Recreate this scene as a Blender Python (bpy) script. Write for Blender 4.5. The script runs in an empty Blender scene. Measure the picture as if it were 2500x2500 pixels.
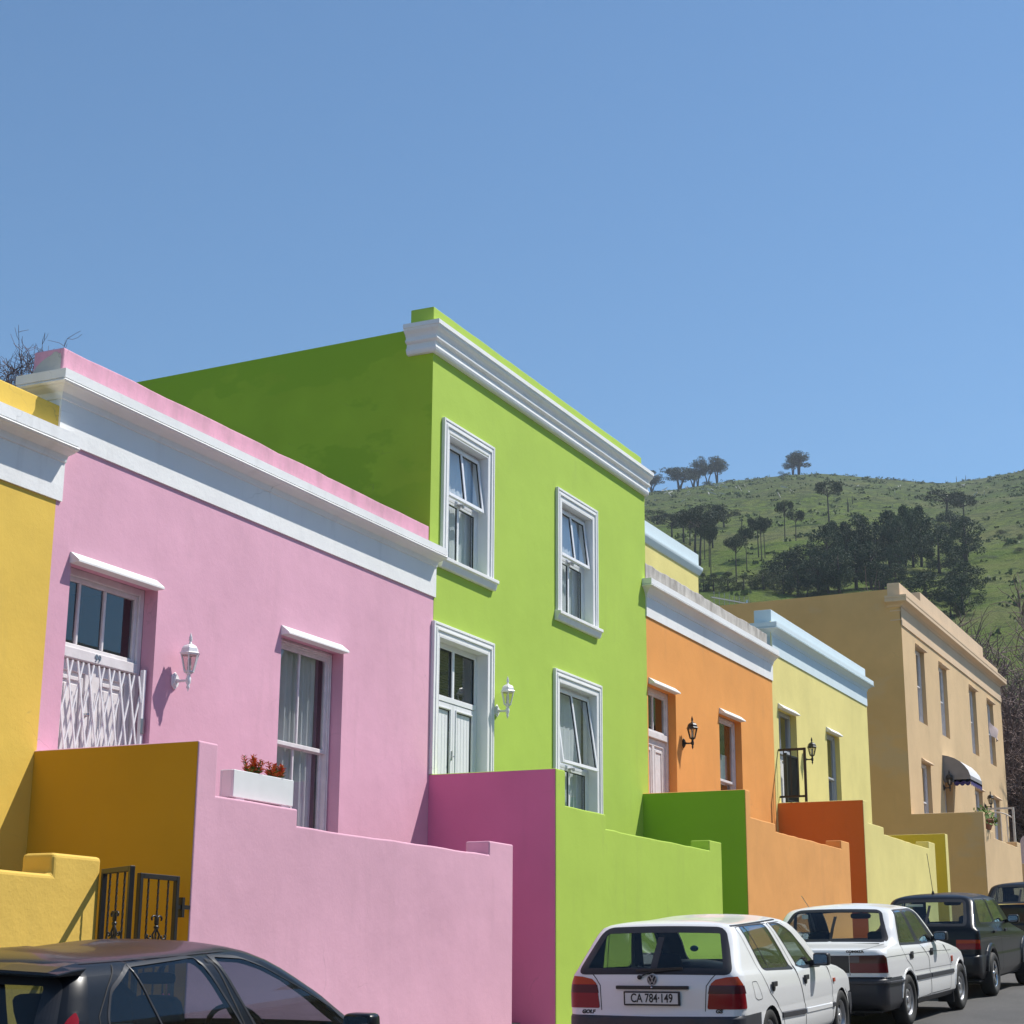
import bpy, bmesh, math, random
import numpy as np
from mathutils import Vector, Matrix
from mathutils.geometry import delaunay_2d_cdt

random.seed(11)
SC = bpy.context.scene
COL = SC.collection
R = math.radians
S = 0.95      # metres per surveyed house unit
ZO = 1.79     # eye height above the road at the camera
SLOPE = 0.0632


def H(x, y, z):
    return Vector((x * S, y * S, z * S + ZO))


def ground_z(X):
    return SLOPE * X


# ------------------------------------------------------------------ mesh builder
class MB:
    def __init__(self, house=False):
        self.v, self.f, self.m, self.sm = [], [], [], []
        self.house = house

    def add(self, pts, faces, m=0, smooth=False):
        b = len(self.v)
        self.v += [tuple(p) for p in pts]
        for f in faces:
            self.f.append([b + i for i in f])
            self.m.append(m)
            self.sm.append(smooth)
        return self

    def box(self, x0, x1, y0, y1, z0, z1, m=0):
        p = [(x0, y0, z0), (x1, y0, z0), (x1, y1, z0), (x0, y1, z0), (x0, y0, z1), (x1, y0, z1), (x1, y1, z1), (x0, y1, z1)]
        return self.add(p, [(0, 3, 2, 1), (4, 5, 6, 7), (0, 1, 5, 4), (1, 2, 6, 5), (2, 3, 7, 6), (3, 0, 4, 7)], m)

    def quad(self, a, b, c, d, m=0):
        return self.add([a, b, c, d], [(0, 1, 2, 3)], m)

    def prism_xz(self, poly, y0, y1, m=0):      # poly (x,z) counter-clockwise seen from -y
        n = len(poly)
        p = [(x, y0, z) for x, z in poly] + [(x, y1, z) for x, z in poly]
        fs = [list(range(n)), list(range(2 * n - 1, n - 1, -1))]
        fs += [(i, n + i, n + (i + 1) % n, (i + 1) % n) for i in range(n)]
        return self.add(p, fs, m)

    def prism_yz(self, poly, x0, x1, m=0):
        n = len(poly)
        p = [(x0, y, z) for y, z in poly] + [(x1, y, z) for y, z in poly]
        fs = [list(range(n)), list(range(2 * n - 1, n - 1, -1))]
        fs += [(i, n + i, n + (i + 1) % n, (i + 1) % n) for i in range(n)]
        return self.add(p, fs, m)

    def lathe(self, prof, n=16, c=(0, 0, 0), axis='z', m=0, smooth=True, phase=0.0, cap=True):
        pts, fs = [], []
        k = len(prof)
        for j in range(n):
            a = 2 * math.pi * j / n + phase
            for r, h in prof:
                u, w = r * math.cos(a), r * math.sin(a)
                if axis == 'z': p = (u, w, h)
                elif axis == 'y': p = (u, h, w)
                else: p = (h, u, w)
                pts.append((p[0] + c[0], p[1] + c[1], p[2] + c[2]))
        for j in range(n):
            j2 = (j + 1) % n
            for i in range(k - 1):
                q = (j * k + i, j2 * k + i, j2 * k + i + 1, j * k + i + 1)
                fs.append(q if axis != 'y' else q[::-1])
        if cap:
            for i, rv in ((0, True), (k - 1, False)):
                if prof[i][0] > 1e-5:
                    ring = [j * k + i for j in range(n)]
                    fs.append(ring[::-1] if rv else ring)
        return self.add(pts, fs, m, smooth)

    def tube(self, path, r, n=6, m=0, smooth=True, cap=True):
        path = [Vector(p) for p in path]
        k = len(path)
        rr = r if isinstance(r, (list, tuple)) else [r] * k
        pts, fs = [], []
        up = None
        for i, p in enumerate(path):
            d = (path[min(i + 1, k - 1)] - path[max(i - 1, 0)])
            d = d.normalized() if d.length > 1e-9 else Vector((0, 0, 1))
            if up is None:
                up = Vector((0, 0, 1)) if abs(d.z) < 0.9 else Vector((1, 0, 0))
            a = up - d * up.dot(d)
            if a.length < 1e-4:
                a = d.orthogonal()
            a.normalize()
            up = a
            b = d.cross(a)
            for j in range(n):
                t = 2 * math.pi * j / n + (math.pi / 4 if n == 4 else 0)
                pts.append(p + (a * math.cos(t) + b * math.sin(t)) * rr[i])
        for i in range(k - 1):
            for j in range(n):
                j2 = (j + 1) % n
                fs.append((i * n + j, i * n + j2, (i + 1) * n + j2, (i + 1) * n + j))
        if cap:
            fs.append(list(range(n))[::-1])
            fs.append([(k - 1) * n + j for j in range(n)])
        return self.add(pts, fs, m, smooth)

    def bar(self, a, b, w, d=None, m=0, up=(0, 0, 1)):
        """rectangular bar from a to b, w across, d deep"""
        a, b = Vector(a), Vector(b)
        t = (b - a).normalized()
        up = Vector(up)
        s = t.cross(up)
        if s.length < 1e-4:
            s = t.cross(Vector((1, 0, 0)))
        s.normalize()
        u = s.cross(t).normalized()
        d = w if d is None else d
        p = []
        for e in (a, b):
            for i, j in ((-1, -1), (1, -1), (1, 1), (-1, 1)):
                p.append(e + s * (i * w / 2) + u * (j * d / 2))
        return self.add(p, [(0, 1, 2, 3), (7, 6, 5, 4), (0, 4, 5, 1), (1, 5, 6, 2), (2, 6, 7, 3), (3, 7, 4, 0)], m)

    def xf(self, fn, start=0):
        self.v[start:] = [tuple(fn(Vector(p))) for p in self.v[start:]]
        return self

    def build(self, name, mats, parent=None, loc=(0, 0, 0), bevel=0, seg=2, fix=True, bev=None):
        me = bpy.data.meshes.new(name)
        L = Vector(loc)
        if parent is not None:
            base = ROOTLOC.get(parent.name, Vector((0, 0, 0)))
        else:
            base = L
        if self.house:
            vs = [tuple(H(*p) - base) for p in self.v]
        else:
            vs = [tuple(Vector(p)) for p in self.v]
        me.from_pydata(vs, [], self.f)
        mats = mats if isinstance(mats, (list, tuple)) else [mats]
        for m in mats:
            me.materials.append(m)
        me.polygons.foreach_set('material_index', self.m)
        me.polygons.foreach_set('use_smooth', self.sm)
        if fix:
            bm = bmesh.new(); bm.from_mesh(me)
            bmesh.ops.recalc_face_normals(bm, faces=bm.faces)
            if bev:                 # round only the edges picked by bev(midpoint, end, end) in house units
                un = lambda v: Vector(((v.co.x + base.x) / S, (v.co.y + base.y) / S, (v.co.z + base.z - ZO) / S))
                es = [e for e in bm.edges if bev[1]((un(e.verts[0]) + un(e.verts[1])) / 2, un(e.verts[0]), un(e.verts[1]))]
                bmesh.ops.bevel(bm, geom=es, offset=bev[0], segments=3, profile=.5, affect='EDGES', clamp_overlap=True)
            bm.to_mesh(me); bm.free()
        me.update()
        o = bpy.data.objects.new(name, me)
        COL.objects.link(o)
        if parent is not None:
            o.parent = parent
            ROOTLOC[o.name] = base
        else:
            o.location = L
            ROOTLOC[o.name] = L
        if bevel:
            b = o.modifiers.new('bevel', 'BEVEL')
            b.width = bevel; b.segments = seg; b.limit_method = 'ANGLE'; b.angle_limit = R(40)
            b.harden_normals = False
        return o


ROOTLOC = {}


def tag(o, label, cat, group=None, kind=None):
    o['label'] = label
    o['category'] = cat
    if group: o['group'] = group
    if kind: o['kind'] = kind
    return o


def thing(name, label, cat, loc=(0, 0, 0), rot=(0, 0, 0), group=None):
    o = bpy.data.objects.new(name, None)
    COL.objects.link(o)
    o.empty_display_size = 0.2
    o.location = loc
    o.rotation_euler = rot
    ROOTLOC[o.name] = Vector(loc)
    return tag(o, label, cat, group)


def dup(o, loc, rot=None, scale=None, label=None):
    def cp(q, par):
        c = q.copy(); COL.objects.link(c); c.parent = par
        for ch in q.children:
            cp(ch, c)
        return c
    c = cp(o, None)
    c.location = loc
    if rot is not None: c.rotation_euler = rot
    if scale is not None: c.scale = scale
    if label: c['label'] = label
    return c


def text_part(s, size, mat, parent, mtx, name, extrude=0.001, sx=1.0, bold=0.0):
    cu = bpy.data.curves.new(name, 'FONT')
    cu.body = s; cu.size = size; cu.extrude = extrude; cu.offset = bold
    cu.align_x = 'CENTER'; cu.align_y = 'CENTER'
    t = bpy.data.objects.new(name, cu)
    COL.objects.link(t)
    dg = bpy.context.evaluated_depsgraph_get()
    me = bpy.data.meshes.new_from_object(t.evaluated_get(dg))
    bpy.data.objects.remove(t)
    me.transform(mtx @ Matrix.Diagonal((sx, 1, 1, 1)))
    me.materials.clear(); me.materials.append(mat)
    o = bpy.data.objects.new(name, me)
    COL.objects.link(o); o.parent = parent
    return o


# ------------------------------------------------------------------ materials
def nmat(name):
    m = bpy.data.materials.new(name)
    m.use_nodes = True
    nt = m.node_tree
    b = nt.nodes['Principled BSDF']
    return m, nt, b


def N(nt, typ, **kw):
    n = nt.nodes.new(typ)
    for k, v in kw.items():
        if k.startswith('i_'):
            n.inputs[k[2:].replace('_', ' ')].default_value = v
        else:
            setattr(n, k, v)
    return n


def plain(name, col, rough=0.5, metal=0.0, coat=0.0, spec=0.5, var=0.0, vscale=6.0, bump=0.0):
    m, nt, b = nmat(name)
    b.inputs['Base Color'].default_value = (*col, 1)
    b.inputs['Roughness'].default_value = rough
    b.inputs['Metallic'].default_value = metal
    b.inputs['Coat Weight'].default_value = coat
    b.inputs['Coat Roughness'].default_value = 0.05
    b.inputs['Specular IOR Level'].default_value = spec
    if var or bump:
        geo = N(nt, 'ShaderNodeNewGeometry')
        no = N(nt, 'ShaderNodeTexNoise', i_Scale=vscale, i_Detail=5.0)
        nt.links.new(geo.outputs['Position'], no.inputs['Vector'])
        if var:
            mp = N(nt, 'ShaderNodeMapRange')
            mp.inputs['From Min'].default_value = 0.3; mp.inputs['From Max'].default_value = 0.7
            mp.inputs['To Min'].default_value = 1 - var; mp.inputs['To Max'].default_value = 1 + var * 0.5
            nt.links.new(no.outputs['Fac'], mp.inputs['Value'])
            hs = N(nt, 'ShaderNodeHueSaturation', i_Color=(*col, 1))
            nt.links.new(mp.outputs['Result'], hs.inputs['Value'])
            nt.links.new(hs.outputs['Color'], b.inputs['Base Color'])
        if bump:
            bp = N(nt, 'ShaderNodeBump', i_Strength=bump, i_Distance=0.02)
            nt.links.new(no.outputs['Fac'], bp.inputs['Height'])
            nt.links.new(bp.outputs['Normal'], b.inputs['Normal'])
    return m


def plaster(name, col, mottle=0.08, dirt=0.17, dirtcol=(0.16, 0.13, 0.11), bump=0.2, patch=None, rough=0.82, grime=0.0):
    """painted lime plaster: trowel undulation, fine grain, faint stains, scuffs and hairline cracks"""
    m, nt, b = nmat(name)
    L = nt.links.new
    b.inputs['Roughness'].default_value = rough
    b.inputs['Specular IOR Level'].default_value = 0.25
    geo = N(nt, 'ShaderNodeNewGeometry')
    pos = geo.outputs['Position']
    n1 = N(nt, 'ShaderNodeTexNoise', i_Scale=0.9, i_Detail=6.0, i_Roughness=0.6)
    L(pos, n1.inputs['Vector'])
    r1 = N(nt, 'ShaderNodeMapRange')
    for k, v in (('From Min', .3), ('From Max', .7), ('To Min', 1 - mottle), ('To Max', 1 + mottle)):
        r1.inputs[k].default_value = v
    L(n1.outputs['Fac'], r1.inputs['Value'])
    hs = N(nt, 'ShaderNodeHueSaturation', i_Color=(*col, 1))
    L(r1.outputs['Result'], hs.inputs['Value'])
    last = hs.outputs['Color']
    if patch:                       # overpainted areas of a second coat
        pc, psc, lo, hi = patch
        mpp = N(nt, 'ShaderNodeMapping'); mpp.inputs['Scale'].default_value = (1, 0.8, 1.5)
        L(pos, mpp.inputs['Vector'])
        n2 = N(nt, 'ShaderNodeTexNoise', i_Scale=psc, i_Detail=5.0, i_Roughness=0.55)
        L(mpp.outputs['Vector'], n2.inputs['Vector'])
        rr = N(nt, 'ShaderNodeMapRange')
        rr.inputs['From Min'].default_value = lo; rr.inputs['From Max'].default_value = hi
        L(n2.outputs['Fac'], rr.inputs['Value'])
        mx = N(nt, 'ShaderNodeMix', data_type='RGBA')
        L(rr.outputs['Result'], mx.inputs['Factor']); L(last, mx.inputs['A'])
        mx.inputs['B'].default_value = (*pc, 1)
        last = mx.outputs['Result']
    # stains: vertical runs x blotches
    mp = N(nt, 'ShaderNodeMapping'); mp.inputs['Scale'].default_value = (3.2, 3.2, 0.45)
    L(pos, mp.inputs['Vector'])
    n3 = N(nt, 'ShaderNodeTexNoise', i_Scale=1.6, i_Detail=8.0, i_Roughness=0.65)
    L(mp.outputs['Vector'], n3.inputs['Vector'])
    r3 = N(nt, 'ShaderNodeMapRange')
    for k, v in (('From Min', .56), ('From Max', .78), ('To Min', 0.0), ('To Max', dirt)):
        r3.inputs[k].default_value = v
    L(n3.outputs['Fac'], r3.inputs['Value'])
    # scuffs and specks
    n4 = N(nt, 'ShaderNodeTexNoise', i_Scale=9.0, i_Detail=8.0, i_Roughness=0.72)
    L(pos, n4.inputs['Vector'])
    r4 = N(nt, 'ShaderNodeMapRange')
    for k, v in (('From Min', .66), ('From Max', .76), ('To Min', 0.0), ('To Max', dirt * 2.2)):
        r4.inputs[k].default_value = v
    L(n4.outputs['Fac'], r4.inputs['Value'])
    # hairline cracks: edges of a warped voronoi, only here and there
    n6 = N(nt, 'ShaderNodeTexNoise', i_Scale=2.2, i_Detail=4.0)
    L(pos, n6.inputs['Vector'])
    mxv = N(nt, 'ShaderNodeMix', data_type='RGBA', i_Factor=0.35)
    L(pos, mxv.inputs['A']); L(n6.outputs['Color'], mxv.inputs['B'])
    vo = N(nt, 'ShaderNodeTexVoronoi', feature='DISTANCE_TO_EDGE', i_Scale=1.7)
    L(mxv.outputs['Result'], vo.inputs['Vector'])
    rc = N(nt, 'ShaderNodeMapRange')
    for k, v in (('From Min', .0), ('From Max', .0045), ('To Min', 1.0), ('To Max', 0.0)):
        rc.inputs[k].default_value = v
    L(vo.outputs['Distance'], rc.inputs['Value'])
    gate = N(nt, 'ShaderNodeMapRange')
    for k, v in (('From Min', .56), ('From Max', .66), ('To Min', 0.0), ('To Max', 0.6)):
        gate.inputs[k].default_value = v
    L(n1.outputs['Fac'], gate.inputs['Value'])
    ck = N(nt, 'ShaderNodeMath', operation='MULTIPLY'); L(rc.outputs['Result'], ck.inputs[0]); L(gate.outputs['Result'], ck.inputs[1])
    a1 = N(nt, 'ShaderNodeMath', operation='ADD'); L(r3.outputs['Result'], a1.inputs[0]); L(r4.outputs['Result'], a1.inputs[1])
    a2 = N(nt, 'ShaderNodeMath', operation='ADD', use_clamp=True); L(a1.outputs[0], a2.inputs[0]); L(ck.outputs[0], a2.inputs[1])
    mx2 = N(nt, 'ShaderNodeMix', data_type='RGBA')
    L(a2.outputs[0], mx2.inputs['Factor']); L(last, mx2.inputs['A'])
    mx2.inputs['B'].default_value = (col[0] * .35 + dirtcol[0] * .65, col[1] * .35 + dirtcol[1] * .65, col[2] * .35 + dirtcol[2] * .65, 1)
    last = mx2.outputs['Result']
    if grime:                       # lichen and soot on exposed tops of old plaster
        n7 = N(nt, 'ShaderNodeTexNoise', i_Scale=2.6, i_Detail=9.0, i_Roughness=0.7)
        mp7 = N(nt, 'ShaderNodeMapping'); mp7.inputs['Scale'].default_value = (2.5, 2.5, 0.8)
        L(pos, mp7.inputs['Vector']); L(mp7.outputs['Vector'], n7.inputs['Vector'])
        r7 = N(nt, 'ShaderNodeMapRange')
        for k, v in (('From Min', .5 - .22 * grime), ('From Max', .78 - .15 * grime), ('To Min', 0.0), ('To Max', grime)):
            r7.inputs[k].default_value = v
        L(n7.outputs['Fac'], r7.inputs['Value'])
        mx7 = N(nt, 'ShaderNodeMix', data_type='RGBA')
        L(r7.outputs['Result'], mx7.inputs['Factor']); L(last, mx7.inputs['A'])
        mx7.inputs['B'].default_value = (.17, .145, .12, 1)
        last = mx7.outputs['Result']
    L(last, b.inputs['Base Color'])
    # relief
    n5 = N(nt, 'ShaderNodeTexNoise', i_Scale=38.0, i_Detail=4.0); L(pos, n5.inputs['Vector'])
    nb = N(nt, 'ShaderNodeTexNoise', i_Scale=3.5, i_Detail=5.0, i_Roughness=0.55); L(pos, nb.inputs['Vector'])
    m5 = N(nt, 'ShaderNodeMath', operation='MULTIPLY'); m5.inputs[1].default_value = 0.16
    L(n5.outputs['Fac'], m5.inputs[0])
    s5 = N(nt, 'ShaderNodeMath', operation='ADD'); L(m5.outputs[0], s5.inputs[0]); L(nb.outputs['Fac'], s5.inputs[1])
    s6 = N(nt, 'ShaderNodeMath', operation='MULTIPLY_ADD'); L(ck.outputs[0], s6.inputs[0]); s6.inputs[1].default_value = -.25; L(s5.outputs[0], s6.inputs[2])
    bp = N(nt, 'ShaderNodeBump', i_Strength=bump, i_Distance=0.03)
    L(s6.outputs[0], bp.inputs['Height']); L(bp.outputs['Normal'], b.inputs['Normal'])
    return m


def glass(name, tint=(0.75, 0.8, 0.8), boost=1.0, rough=0.0):
    m = bpy.data.materials.new(name)
    m.use_nodes = True
    nt = m.node_tree
    nt.nodes.clear()
    out = N(nt, 'ShaderNodeOutputMaterial')
    tr = N(nt, 'ShaderNodeBsdfTransparent', i_Color=(*tint, 1))
    gl = N(nt, 'ShaderNodeBsdfGlossy', i_Roughness=rough)
    fr = N(nt, 'ShaderNodeFresnel', i_IOR=1.5)
    mu = N(nt, 'ShaderNodeMath', operation='MULTIPLY', use_clamp=True); mu.inputs[1].default_value = boost
    mx = N(nt, 'ShaderNodeMixShader')
    geo = N(nt, 'ShaderNodeNewGeometry')          # same reflectance from either side of the thin sheet
    ior = N(nt, 'ShaderNodeMapRange'); ior.inputs['To Min'].default_value = 1.5; ior.inputs['To Max'].default_value = 1 / 1.5
    nt.links.new(geo.outputs['Backfacing'], ior.inputs['Value'])
    nt.links.new(ior.outputs['Result'], fr.inputs['IOR'])
    nt.links.new(fr.outputs[0], mu.inputs[0])
    nt.links.new(mu.outputs[0], mx.inputs[0])
    nt.links.new(tr.outputs[0], mx.inputs[1]); nt.links.new(gl.outputs[0], mx.inputs[2])
    nt.links.new(mx.outputs[0], out.inputs[0])
    return m


def foliage(name, c1, c2, scale=1.2):
    m, nt, b = nmat(name)
    b.inputs['Roughness'].default_value = 0.7
    b.inputs['Specular IOR Level'].default_value = 0.2
    geo = N(nt, 'ShaderNodeNewGeometry')
    no = N(nt, 'ShaderNodeTexNoise', i_Scale=scale, i_Detail=3.0)
    nt.links.new(geo.outputs['Position'], no.inputs['Vector'])
    rp = N(nt, 'ShaderNodeMapRange')
    rp.inputs['From Min'].default_value = 0.35; rp.inputs['From Max'].default_value = 0.65
    nt.links.new(no.outputs['Fac'], rp.inputs['Value'])
    mx = N(nt, 'ShaderNodeMix', data_type='RGBA')
    mx.inputs['A'].default_value = (*c1, 1); mx.inputs['B'].default_value = (*c2, 1)
    nt.links.new(rp.outputs['Result'], mx.inputs['Factor'])
    nt.links.new(mx.outputs['Result'], b.inputs['Base Color'])
    return m


YEL = (.74, .50, .09); PNK = (.705, .385, .49); GRN = (.395, .55, .082); ORG = (.78, .335, .088); YL2 = (.73, .63, .235); TAN = (.635, .447, .25)
M = {}
M['yellow'] = plaster('yellow_plaster', YEL)
M['pink'] = plaster('pink_plaster', PNK)
M['pink_wall'] = plaster('pink_garden_wall_plaster', (.685, .385, .485), mottle=.08, dirt=.16, bump=.2)
M['yellow_wall'] = plaster('yellow_garden_wall_plaster', (.72, .48, .10), mottle=.08, dirt=.15, bump=.35)
M['green'] = plaster('green_plaster', GRN, mottle=.05)
M['orange'] = plaster('orange_plaster', ORG, mottle=.07)
M['orange_wall'] = plaster('orange_garden_wall_plaster', (.76, .36, .115), mottle=.1, dirt=.16)
M['yellow2'] = plaster('pale_yellow_plaster', YL2, dirt=.1)
M['tan'] = plaster('tan_plaster', TAN, mottle=.08, dirt=.12)
M['deep_yellow'] = plaster('deep_yellow_plaster', (.58, .32, .02), mottle=.05, dirt=.08)  # these end-wall paints have the shade mixed into their colour
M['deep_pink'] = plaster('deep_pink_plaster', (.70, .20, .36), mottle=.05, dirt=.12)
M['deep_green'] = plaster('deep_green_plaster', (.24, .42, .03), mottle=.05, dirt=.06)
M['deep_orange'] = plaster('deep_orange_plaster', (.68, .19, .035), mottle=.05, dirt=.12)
M['shaded_yellow2'] = plaster('shaded_pale_yellow_plaster', (.66, .50, .05), mottle=.05, dirt=.1)
M['deep_tan'] = plaster('deep_tan_plaster', (.66, .42, .185), mottle=.08, dirt=.12, patch=((.62, .43, .23), .45, .52, .58))  # real patches, but the side's shade is put into the base tan
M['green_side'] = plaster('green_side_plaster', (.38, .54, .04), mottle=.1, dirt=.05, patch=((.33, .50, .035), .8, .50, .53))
M['white'] = plaster('white_masonry_paint', (.79, .79, .78), mottle=.05, dirt=.22, bump=.3)
M['blue_white'] = plaster('pale_blue_masonry_paint', (.62, .72, .76), mottle=.03, dirt=.1, bump=.2)
M['pink_parapet'] = plaster('weathered_pink_plaster', (.74, .37, .48), mottle=.08, dirt=.3, bump=.4, grime=.35)
M['grey_parapet'] = plaster('weathered_white_plaster', (.62, .58, .53), mottle=.1, dirt=.3, bump=.6, grime=.75)
M['bare_plaster'] = plaster('bare_grey_plaster', (.5, .48, .44), mottle=.1, dirt=.3, bump=.6)
M['tan_trim'] = plaster('tan_trim_plaster', (.66, .49, .33), mottle=.07, dirt=.2)
M['pvc'] = plain('white_window_paint', (.80, .80, .82), rough=.35, var=.03)
M['old_white'] = plain('old_white_gloss_paint', (.74, .70, .70), rough=.45, var=.1, vscale=9, bump=.1)
M['grey_frame'] = plain('grey_window_paint', (.42, .44, .48), rough=.45, var=.06)
M['rubber'] = plain('black_rubber', (.012, .012, .014), rough=.5)
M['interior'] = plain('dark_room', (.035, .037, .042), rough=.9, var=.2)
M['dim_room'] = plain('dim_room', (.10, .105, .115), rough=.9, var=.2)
M['curtain'] = plain('net_curtain', (.55, .54, .56), rough=.9, var=.12, vscale=3)
M['drape'] = plain('mauve_curtain', (.30, .23, .25), rough=.95, var=.15)
M['blind'] = plain('pale_blind', (.74, .76, .78), rough=.8, var=.05)
M['brown_blind'] = plain('olive_blind', (.10, .095, .08), rough=.8, var=.1)
M['glass'] = glass('window_glass', (.88, .92, .93), 2.0)
M['dark_glass'] = glass('dark_window_glass', (.62, .68, .74), 2.3)
M['black_iron'] = plain('black_iron', (.018, .017, .017), rough=.4, spec=.5, var=.2, vscale=20)
M['white_metal'] = plain('white_painted_metal', (.80, .79, .80), rough=.35)
M['lamp_glass'] = glass('lamp_glass', (.8, .76, .74), 1.0, .1)
M['amber_lamp_glass'] = glass('pale_lamp_glass', (.86, .84, .78), 1.0, .1)
M['brass'] = plain('brass', (.5, .38, .15), rough=.3, metal=1)
M['steel'] = plain('steel', (.55, .55, .56), rough=.3, metal=1)
M['terrace'] = plain('terrace_cement', (.32, .30, .28), rough=.9, var=.15, bump=.3)
M['roof'] = plain('roof_sheet', (.22, .21, .2), rough=.8, var=.15)
M['planter'] = plain('white_planter_paint', (.72, .74, .73), rough=.6, var=.05, bump=.05)
M['red_leaf'] = foliage('red_leaf', (.62, .05, .025), (.68, .20, .04), 30)
M['green_leaf'] = foliage('green_leaf', (.06, .13, .02), (.14, .22, .04), 20)
# ================================================================== houses
M['dull_alloy'] = plain('dull_aluminium', (.28, .28, .29), rough=.5, metal=.3)
def zg(x):                       # ground in house units at street position x (pavement level)
    return (SLOPE * x * S + 0.12 - ZO) / S


def wavy(xa, xb, z, amp=.006, step=.26, seed=1):
    """points of a slightly uneven hand-plastered top from xa to xb"""
    rnd = random.Random(seed + int(xa * 10))
    n = max(2, int(abs(xb - xa) / step))
    return [(xa, z)] + [(xa + (xb - xa) * (i + rnd.uniform(-.3, .3)) / n, z + rnd.uniform(-amp, amp)) for i in range(1, n)] + [(xb, z)]


def facade(mb, x0, x1, z0, z1, Y, holes, m=0, skip=()):
    """plaster front at depth Y with openings (xa,xb,za,zb,depth) and their reveals"""
    xs = sorted({x0, x1, *[h[0] for h in holes], *[h[1] for h in holes], *[q for s in skip for q in s[:2]]})
    zs = sorted({z0, z1, *[h[2] for h in holes], *[h[3] for h in holes], *[q for s in skip for q in s[2:4]]})
    xs = [x for x in xs if x0 <= x <= x1]; zs = [z for z in zs if z0 <= z <= z1]
    for i in range(len(xs) - 1):
        for j in range(len(zs) - 1):
            cx, cz = (xs[i] + xs[i + 1]) / 2, (zs[j] + zs[j + 1]) / 2
            if any(h[0] < cx < h[1] and h[2] < cz < h[3] for h in list(holes) + list(skip)):
                continue
            mb.quad((xs[i], Y, zs[j]), (xs[i + 1], Y, zs[j]), (xs[i + 1], Y, zs[j + 1]), (xs[i], Y, zs[j + 1]), m)
    for xa, xb, za, zb, d in holes:
        y1 = Y + d
        mb.quad((xa, Y, za), (xa, Y, zb), (xa, y1, zb), (xa, y1, za), m)
        mb.quad((xb, Y, za), (xb, y1, za), (xb, y1, zb), (xb, Y, zb), m)
        mb.quad((xa, Y, zb), (xb, Y, zb), (xb, y1, zb), (xa, y1, zb), m)
        mb.quad((xa, Y, za), (xa, y1, za), (xb, y1, za), (xb, Y, za), m)


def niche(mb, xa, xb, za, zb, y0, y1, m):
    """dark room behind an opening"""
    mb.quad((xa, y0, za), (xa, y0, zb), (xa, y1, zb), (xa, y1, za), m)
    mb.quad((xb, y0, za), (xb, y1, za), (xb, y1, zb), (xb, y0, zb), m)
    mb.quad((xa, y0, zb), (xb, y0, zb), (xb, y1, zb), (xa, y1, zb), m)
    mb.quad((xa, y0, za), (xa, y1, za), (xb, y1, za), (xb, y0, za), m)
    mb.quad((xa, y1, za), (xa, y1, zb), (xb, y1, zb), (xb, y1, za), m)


def ring(mb, x0, x1, z0, z1, w, y0, y1, m=0, bottom=True):
    mb.box(x0, x0 + w, y0, y1, z0, z1, m); mb.box(x1 - w, x1, y0, y1, z0, z1, m)
    mb.box(x0 + w, x1 - w, y0, y1, z1 - w, z1, m)
    if bottom:
        mb.box(x0 + w, x1 - w, y0, y1, z0, z0 + w, m)


def cornice(name, parent, prof, x0, x1, mat, Yf=10.0, ret=.36, oL=True, oR=True, extra=None):
    mb = MB(True)
    cols = []
    for o, z in prof:
        a, b = x0 - (o if oL else 0), x1 + (o if oR else 0)
        cols.append([(a, Yf + ret, z), (a, Yf - o, z), (b, Yf - o, z), (b, Yf + ret, z)])
    n = len(prof)
    for i in range(n - 1):
        for k in range(3):
            mb.quad(cols[i][k], cols[i][k + 1], cols[i + 1][k + 1], cols[i + 1][k])
    mb.add([c[0] for c in cols], [list(range(n))]); mb.add([c[3] for c in cols], [list(range(n))])
    return mb.build(name, mat, parent)


def hood(parent, x0, x1, z, mat, under, o=.105, h=.09):
    z -= .022
    mb = MB(True)
    mb.prism_yz([(10.001, z - .012), (10 - o, z - .006), (10 - o, z + .012), (9.992, z + h), (10.001, z + h)], x0, x1)
    return mb.build('window_hood', mat, parent)


def pane(parent, x0, x1, z0, z1, y, mat, name='pane', fn=None):
    mb = MB(True).quad((x0, y, z0), (x1, y, z0), (x1, y, z1), (x0, y, z1))
    if fn: mb.xf(fn)
    return mb.build(name, mat, parent, fix=False)


def drape(parent, x0, x1, z0, z1, y, mat, name='curtain', amp=.028, waves=7, seed=0, gather=0.0):
    rnd = random.Random(seed)
    mb = MB(True)
    n = waves * 8
    ph = [rnd.uniform(0, 6) for _ in range(4)]
    pts = []
    nz = 6
    for j in range(nz + 1):
        v = j / nz
        for i in range(n + 1):
            u = i / n
            xx = x0 + (x1 - x0) * (u + gather * math.sin(u * 6.28) * .0)
            yy = y + amp * (math.sin(u * waves * 6.28 + ph[0] + .5 * math.sin(u * 5 + ph[1])) + .5 * math.sin(u * waves * 11 + ph[2] + v))
            pts.append((xx, yy, z0 + (z1 - z0) * v))
    f = [(j * (n + 1) + i, j * (n + 1) + i + 1, (j + 1) * (n + 1) + i + 1, (j + 1) * (n + 1) + i) for j in range(nz) for i in range(n)]
    mb.add(pts, f, 0, True)
    return mb.build(name, mat, parent, fix=False)


def tilt_fn(zt, yt, ang):
    c, s = math.cos(R(ang)), math.sin(R(ang))
    def fn(p):
        dz, dy = p.z - zt, p.y - yt
        return Vector((p.x, yt + dy * c + dz * s, zt + dz * c - dy * s))
    return fn


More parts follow.
